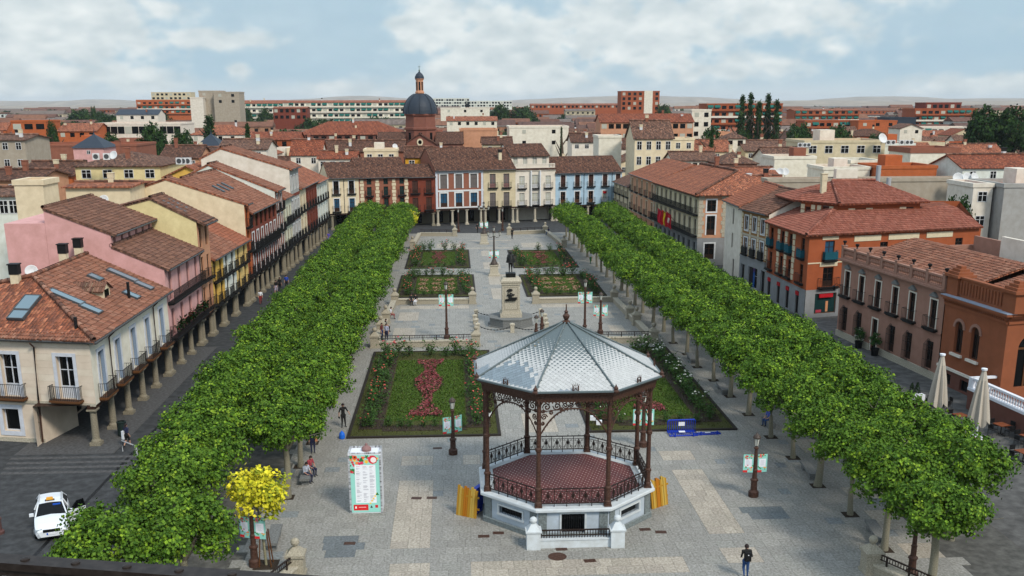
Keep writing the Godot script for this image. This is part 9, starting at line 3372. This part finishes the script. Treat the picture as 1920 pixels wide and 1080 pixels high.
func build_town() -> void:
	mat("slate", Color(0.20, 0.24, 0.29), 0.55, "grain", 0.5)
	M["brickdrum"] = plaster("brickdrum", Color(0.50, 0.32, 0.27))
	for r in TOWN:
		box_house(r)
	build_church()
	# satellite dishes, ducts and rooftop units that show behind the square
	var dg := G.new()
	dg.lathe([[0.0, 0.0], [0.25, 0.03], [0.42, 0.1], [0.5, 0.17], [0.46, 0.19], [0.2, 0.08], [0.0, 0.05]], 14)
	var dm := dg.mesh()
	for q in DISHES:
		var d := thing("satellite_dish", q[3], "satellite dish", Vector3(q[0], q[1], q[2]), rnd(-0.5, 0.5), "rooftop satellite dishes")
		var o := part(d, "dish", dm, M.white_paint, Vector3(0, 0.8, 0))
		o.rotation.x = 1.15
		o.scale = Vector3.ONE * q[4]
		var p := G.new()
		p.tube([Vector3(0, -0.4, -0.1), Vector3(0, 0.8, -0.05)], 0.04, 5)
		part(d, "mast", p, M.gutter)
	for q in [[51.2, -125.5, 9.0, 15.0], [52.2, -124.6, 5.0, 13.6], [50.3, -126.0, 6.0, 13.0]]:
		var d := thing("metal_duct", "tall galvanised flue on the white house at right, %s" % ["left one", "tallest one", "middle one"][int(q[0] * 2) % 3], "duct", Vector3(q[0], 0, q[1]), 0.0, "galvanised flues")
		var p := G.new()
		p.tube([Vector3(0, 0, 0), Vector3(0, q[3], 0)], 0.28, 10)
		part(d, "pipe", p, M.aluminium)
		for k in 5:
			var b := G.new()
			b.lathe([[0.31, 0], [0.31, 0.12]], 10, Vector3(0, 2.0 + k * 2.4, 0))
			part(d, "clamp", b, M.gutter)
	for q in AIRCON:
		var d := thing("air_conditioner", q[3], "air conditioner", Vector3(q[0], q[1], q[2]), rnd(-0.2, 0.2), "rooftop air conditioners")
		d.scale = Vector3.ONE * 0.78
		var b := G.new()
		b.box(-0.55, 0, -0.25, 0.55, 1.1, 0.25)
		part(d, "housing", b, M.white_paint)
		b = G.new()
		b.x = Transform3D(Basis(Vector3.RIGHT, PI / 2), Vector3(0, 0.55, 0.25))
		b.lathe([[0.42, 0.012], [0.0, 0.014]], 14)
		part(d, "fan_grille", b, M.gutter)
	# trees among the roofs
	for q in TREES:
		far_tree(Vector3(q[0], 0, q[1]), q[2], q[3], q[5], q[4], "trees among the town roofs")
	# the rest of the town: streets of small houses out to the plain
	var walls := ["white", "cream", "offwhite", "beige", "brick", "peach", "palewhite", "terracotta", "orange"]
	var wn := {"white": "white", "cream": "cream", "offwhite": "off-white", "beige": "beige", "brick": "brick", "peach": "peach", "palewhite": "pale", "terracotta": "terracotta", "orange": "orange"}
	var made := 0
	var fw := G.new()
	var last := "white"
	var z := -222.0
	while z > -1500.0:
		var step := 13.0 if z > -420.0 else (26.0 if z > -800 else 48.0)
		var half := -z * 0.52 + 25.0
		var x := -half - z * -0.03
		x = -half + (-z) * 0.05
		while x < half + (-z) * 0.05:
			var w := rnd(8, 17) * (1.0 if z > -420 else (1.7 if z > -800 else 2.6))
			var clash := false
			for r in TOWN:
				if x < r[2] + r[4] + 1 and x + w > r[2] - 1 and z - 12 < r[3] + 2 and z > r[3] - r[5] - 2:
					clash = true
					break
			if absf(x + w / 2 + 8.7) < 20 and absf(z + 300) < 22: clash = true
			if x > -45 and x < 62 and z > -226: clash = true
			for q in TREES:
				if absf(q[0] - x - w / 2) < q[3] * 0.4 + w * 0.4 and q[1] < z + 4 and q[1] > z - 16: clash = true
			if not clash and rng.randf() < 0.83:
				var wl: String = pick(walls)
				var rmk: String = pick(["old", "brown", "new", "red", "old", "bright"])
				var side := "left of the dome" if x < -z * -0.03 - 6 else ("between the dome and the poplars" if x < -z * 0.26 else "right of the poplars")
				var dist := "just behind the square" if z > -330 else ("in the middle distance" if z > -650 else "near the horizon")
				var he := rnd(6.0, 10.5) if z > -420 else (rnd(6.5, 12.5) if z > -800 else rnd(8, 16))
				var dd := rnd(9, 12)
				if made >= 285 or z < -640.0:
					far_house(fw, x, z + rnd(-2, 2), w - 0.6, dd, he, wl)
					x += w + rnd(0.3, 3.0)
					continue
				box_house(["town_house", "%s house, %s tiled roof, %s, %s" % [wn[wl], {"old": "weathered", "brown": "dark brown", "new": "orange", "red": "red", "bright": "bright"}[rmk], dist, side], x, z + rnd(-2, 2), w - 0.6, dd, he, he + rnd(1.6, 3.2), pick(["g", "g", "g", "x", "h", "f"] if w < 16 else ["g", "g", "h", "f"]), wl, rmk, pick([1, 1, 2]), maxi(2, int(w / 4.5)), 1.1 if z > -420 else 1.7, 1.3 if z > -420 else 1.6, 0.0, ""])
				made += 1
				last = wn[wl] + ", " + rmk + " tiled"
			elif not clash and z > -800.0 and rng.randf() < 0.8:
				var hh := rnd(9, 13)
				far_tree(Vector3(x + 4, 0, z - 3), hh, rnd(7, 12) * (1.0 if z > -420 else 1.8), "dark round tree right of a %s house, %s" % [last, "just behind the square" if z > -330 else ("in the middle distance" if z > -650 else "near the horizon")], "round", "small trees among the roofs")
			x += w + rnd(0.3, 3.0)
		z -= step
	var fo := part(self, "distant_town", fw, vcol("distant_walls", 0.9, "patch", 0.08))
	tag(fo, "mass of small red roofed houses spreading to the horizon", "town", "", "stuff")
	var mm := MultiMesh.new()
	mm.transform_format = MultiMesh.TRANSFORM_3D
	mm.mesh = cache["ft_round"][0]
	mm.instance_count = 190
	for k in 190:
		var zz := rnd(-1500.0, -520.0)
		var b := Basis(Vector3.UP, rnd(0, TAU)).scaled(Vector3(1, rnd(0.8, 1.3), 1) * rnd(1.5, 2.6))
		mm.set_instance_transform(k, Transform3D(b, Vector3(rnd(-0.5, 0.6) * -zz, rnd(6.0, 9.5), zz)))
	var mi := MultiMeshInstance3D.new()
	mi.name = "distant_trees"
	mi.multimesh = mm
	mi.material_override = M.leaf
	add_child(mi)
	tag(mi, "scattered dark trees between the far roofs near the horizon", "trees", "", "stuff")
	# low hills on the horizon
	var hm := mat("hill_dry", Color(0.66, 0.60, 0.52), 0.95, "patch", 0.0012)
	var nz := FastNoiseLite.new()
	nz.seed = 4; nz.frequency = 0.00045; nz.fractal_octaves = 4
	for k in 2:
		var g := G.new()
		var zz: float = [-5200.0, -8200.0][k]
		var n := 90
		for i in n:
			for j in 3:
				var P := func(ii: int, jj: int) -> Vector3:
					var xx := -6500.0 + 13000.0 * ii / n
					var hh: float = [26.0, 62.0][k] * (0.75 + 0.8 * nz.get_noise_2d(xx, zz)) * [0.0, 0.72, 1.0, 0.5][jj]
					return Vector3(xx, hh, zz - jj * 420.0)
				g.quad(P.call(i, j), P.call(i + 1, j), P.call(i + 1, j + 1), P.call(i, j + 1))
		struct("hills", g, hm)

func _ready() -> void:
	rng.seed = 20240
	make_materials()
	build_sky_and_camera()
	mat("rail_dark", Color(0.21, 0.185, 0.17), 0.5, "rust", 3.0)
	print("sky ", Time.get_ticks_msec())
	build_ground()
	print("ground ", Time.get_ticks_msec())
	build_houses()
	print("houses ", Time.get_ticks_msec())
	build_town()
	print("town ", Time.get_ticks_msec())
	build_bandstand()
	build_trees()
	print("trees ", Time.get_ticks_msec())
	build_gardens()
	print("gardens ", Time.get_ticks_msec())
	build_monument()
	build_kiosk()
	build_lamps()
	build_walls()
	build_benches()
	build_clutter()
	build_taxi()
	build_cafe()
	build_people()
	build_railing()
	print("done ", Time.get_ticks_msec())
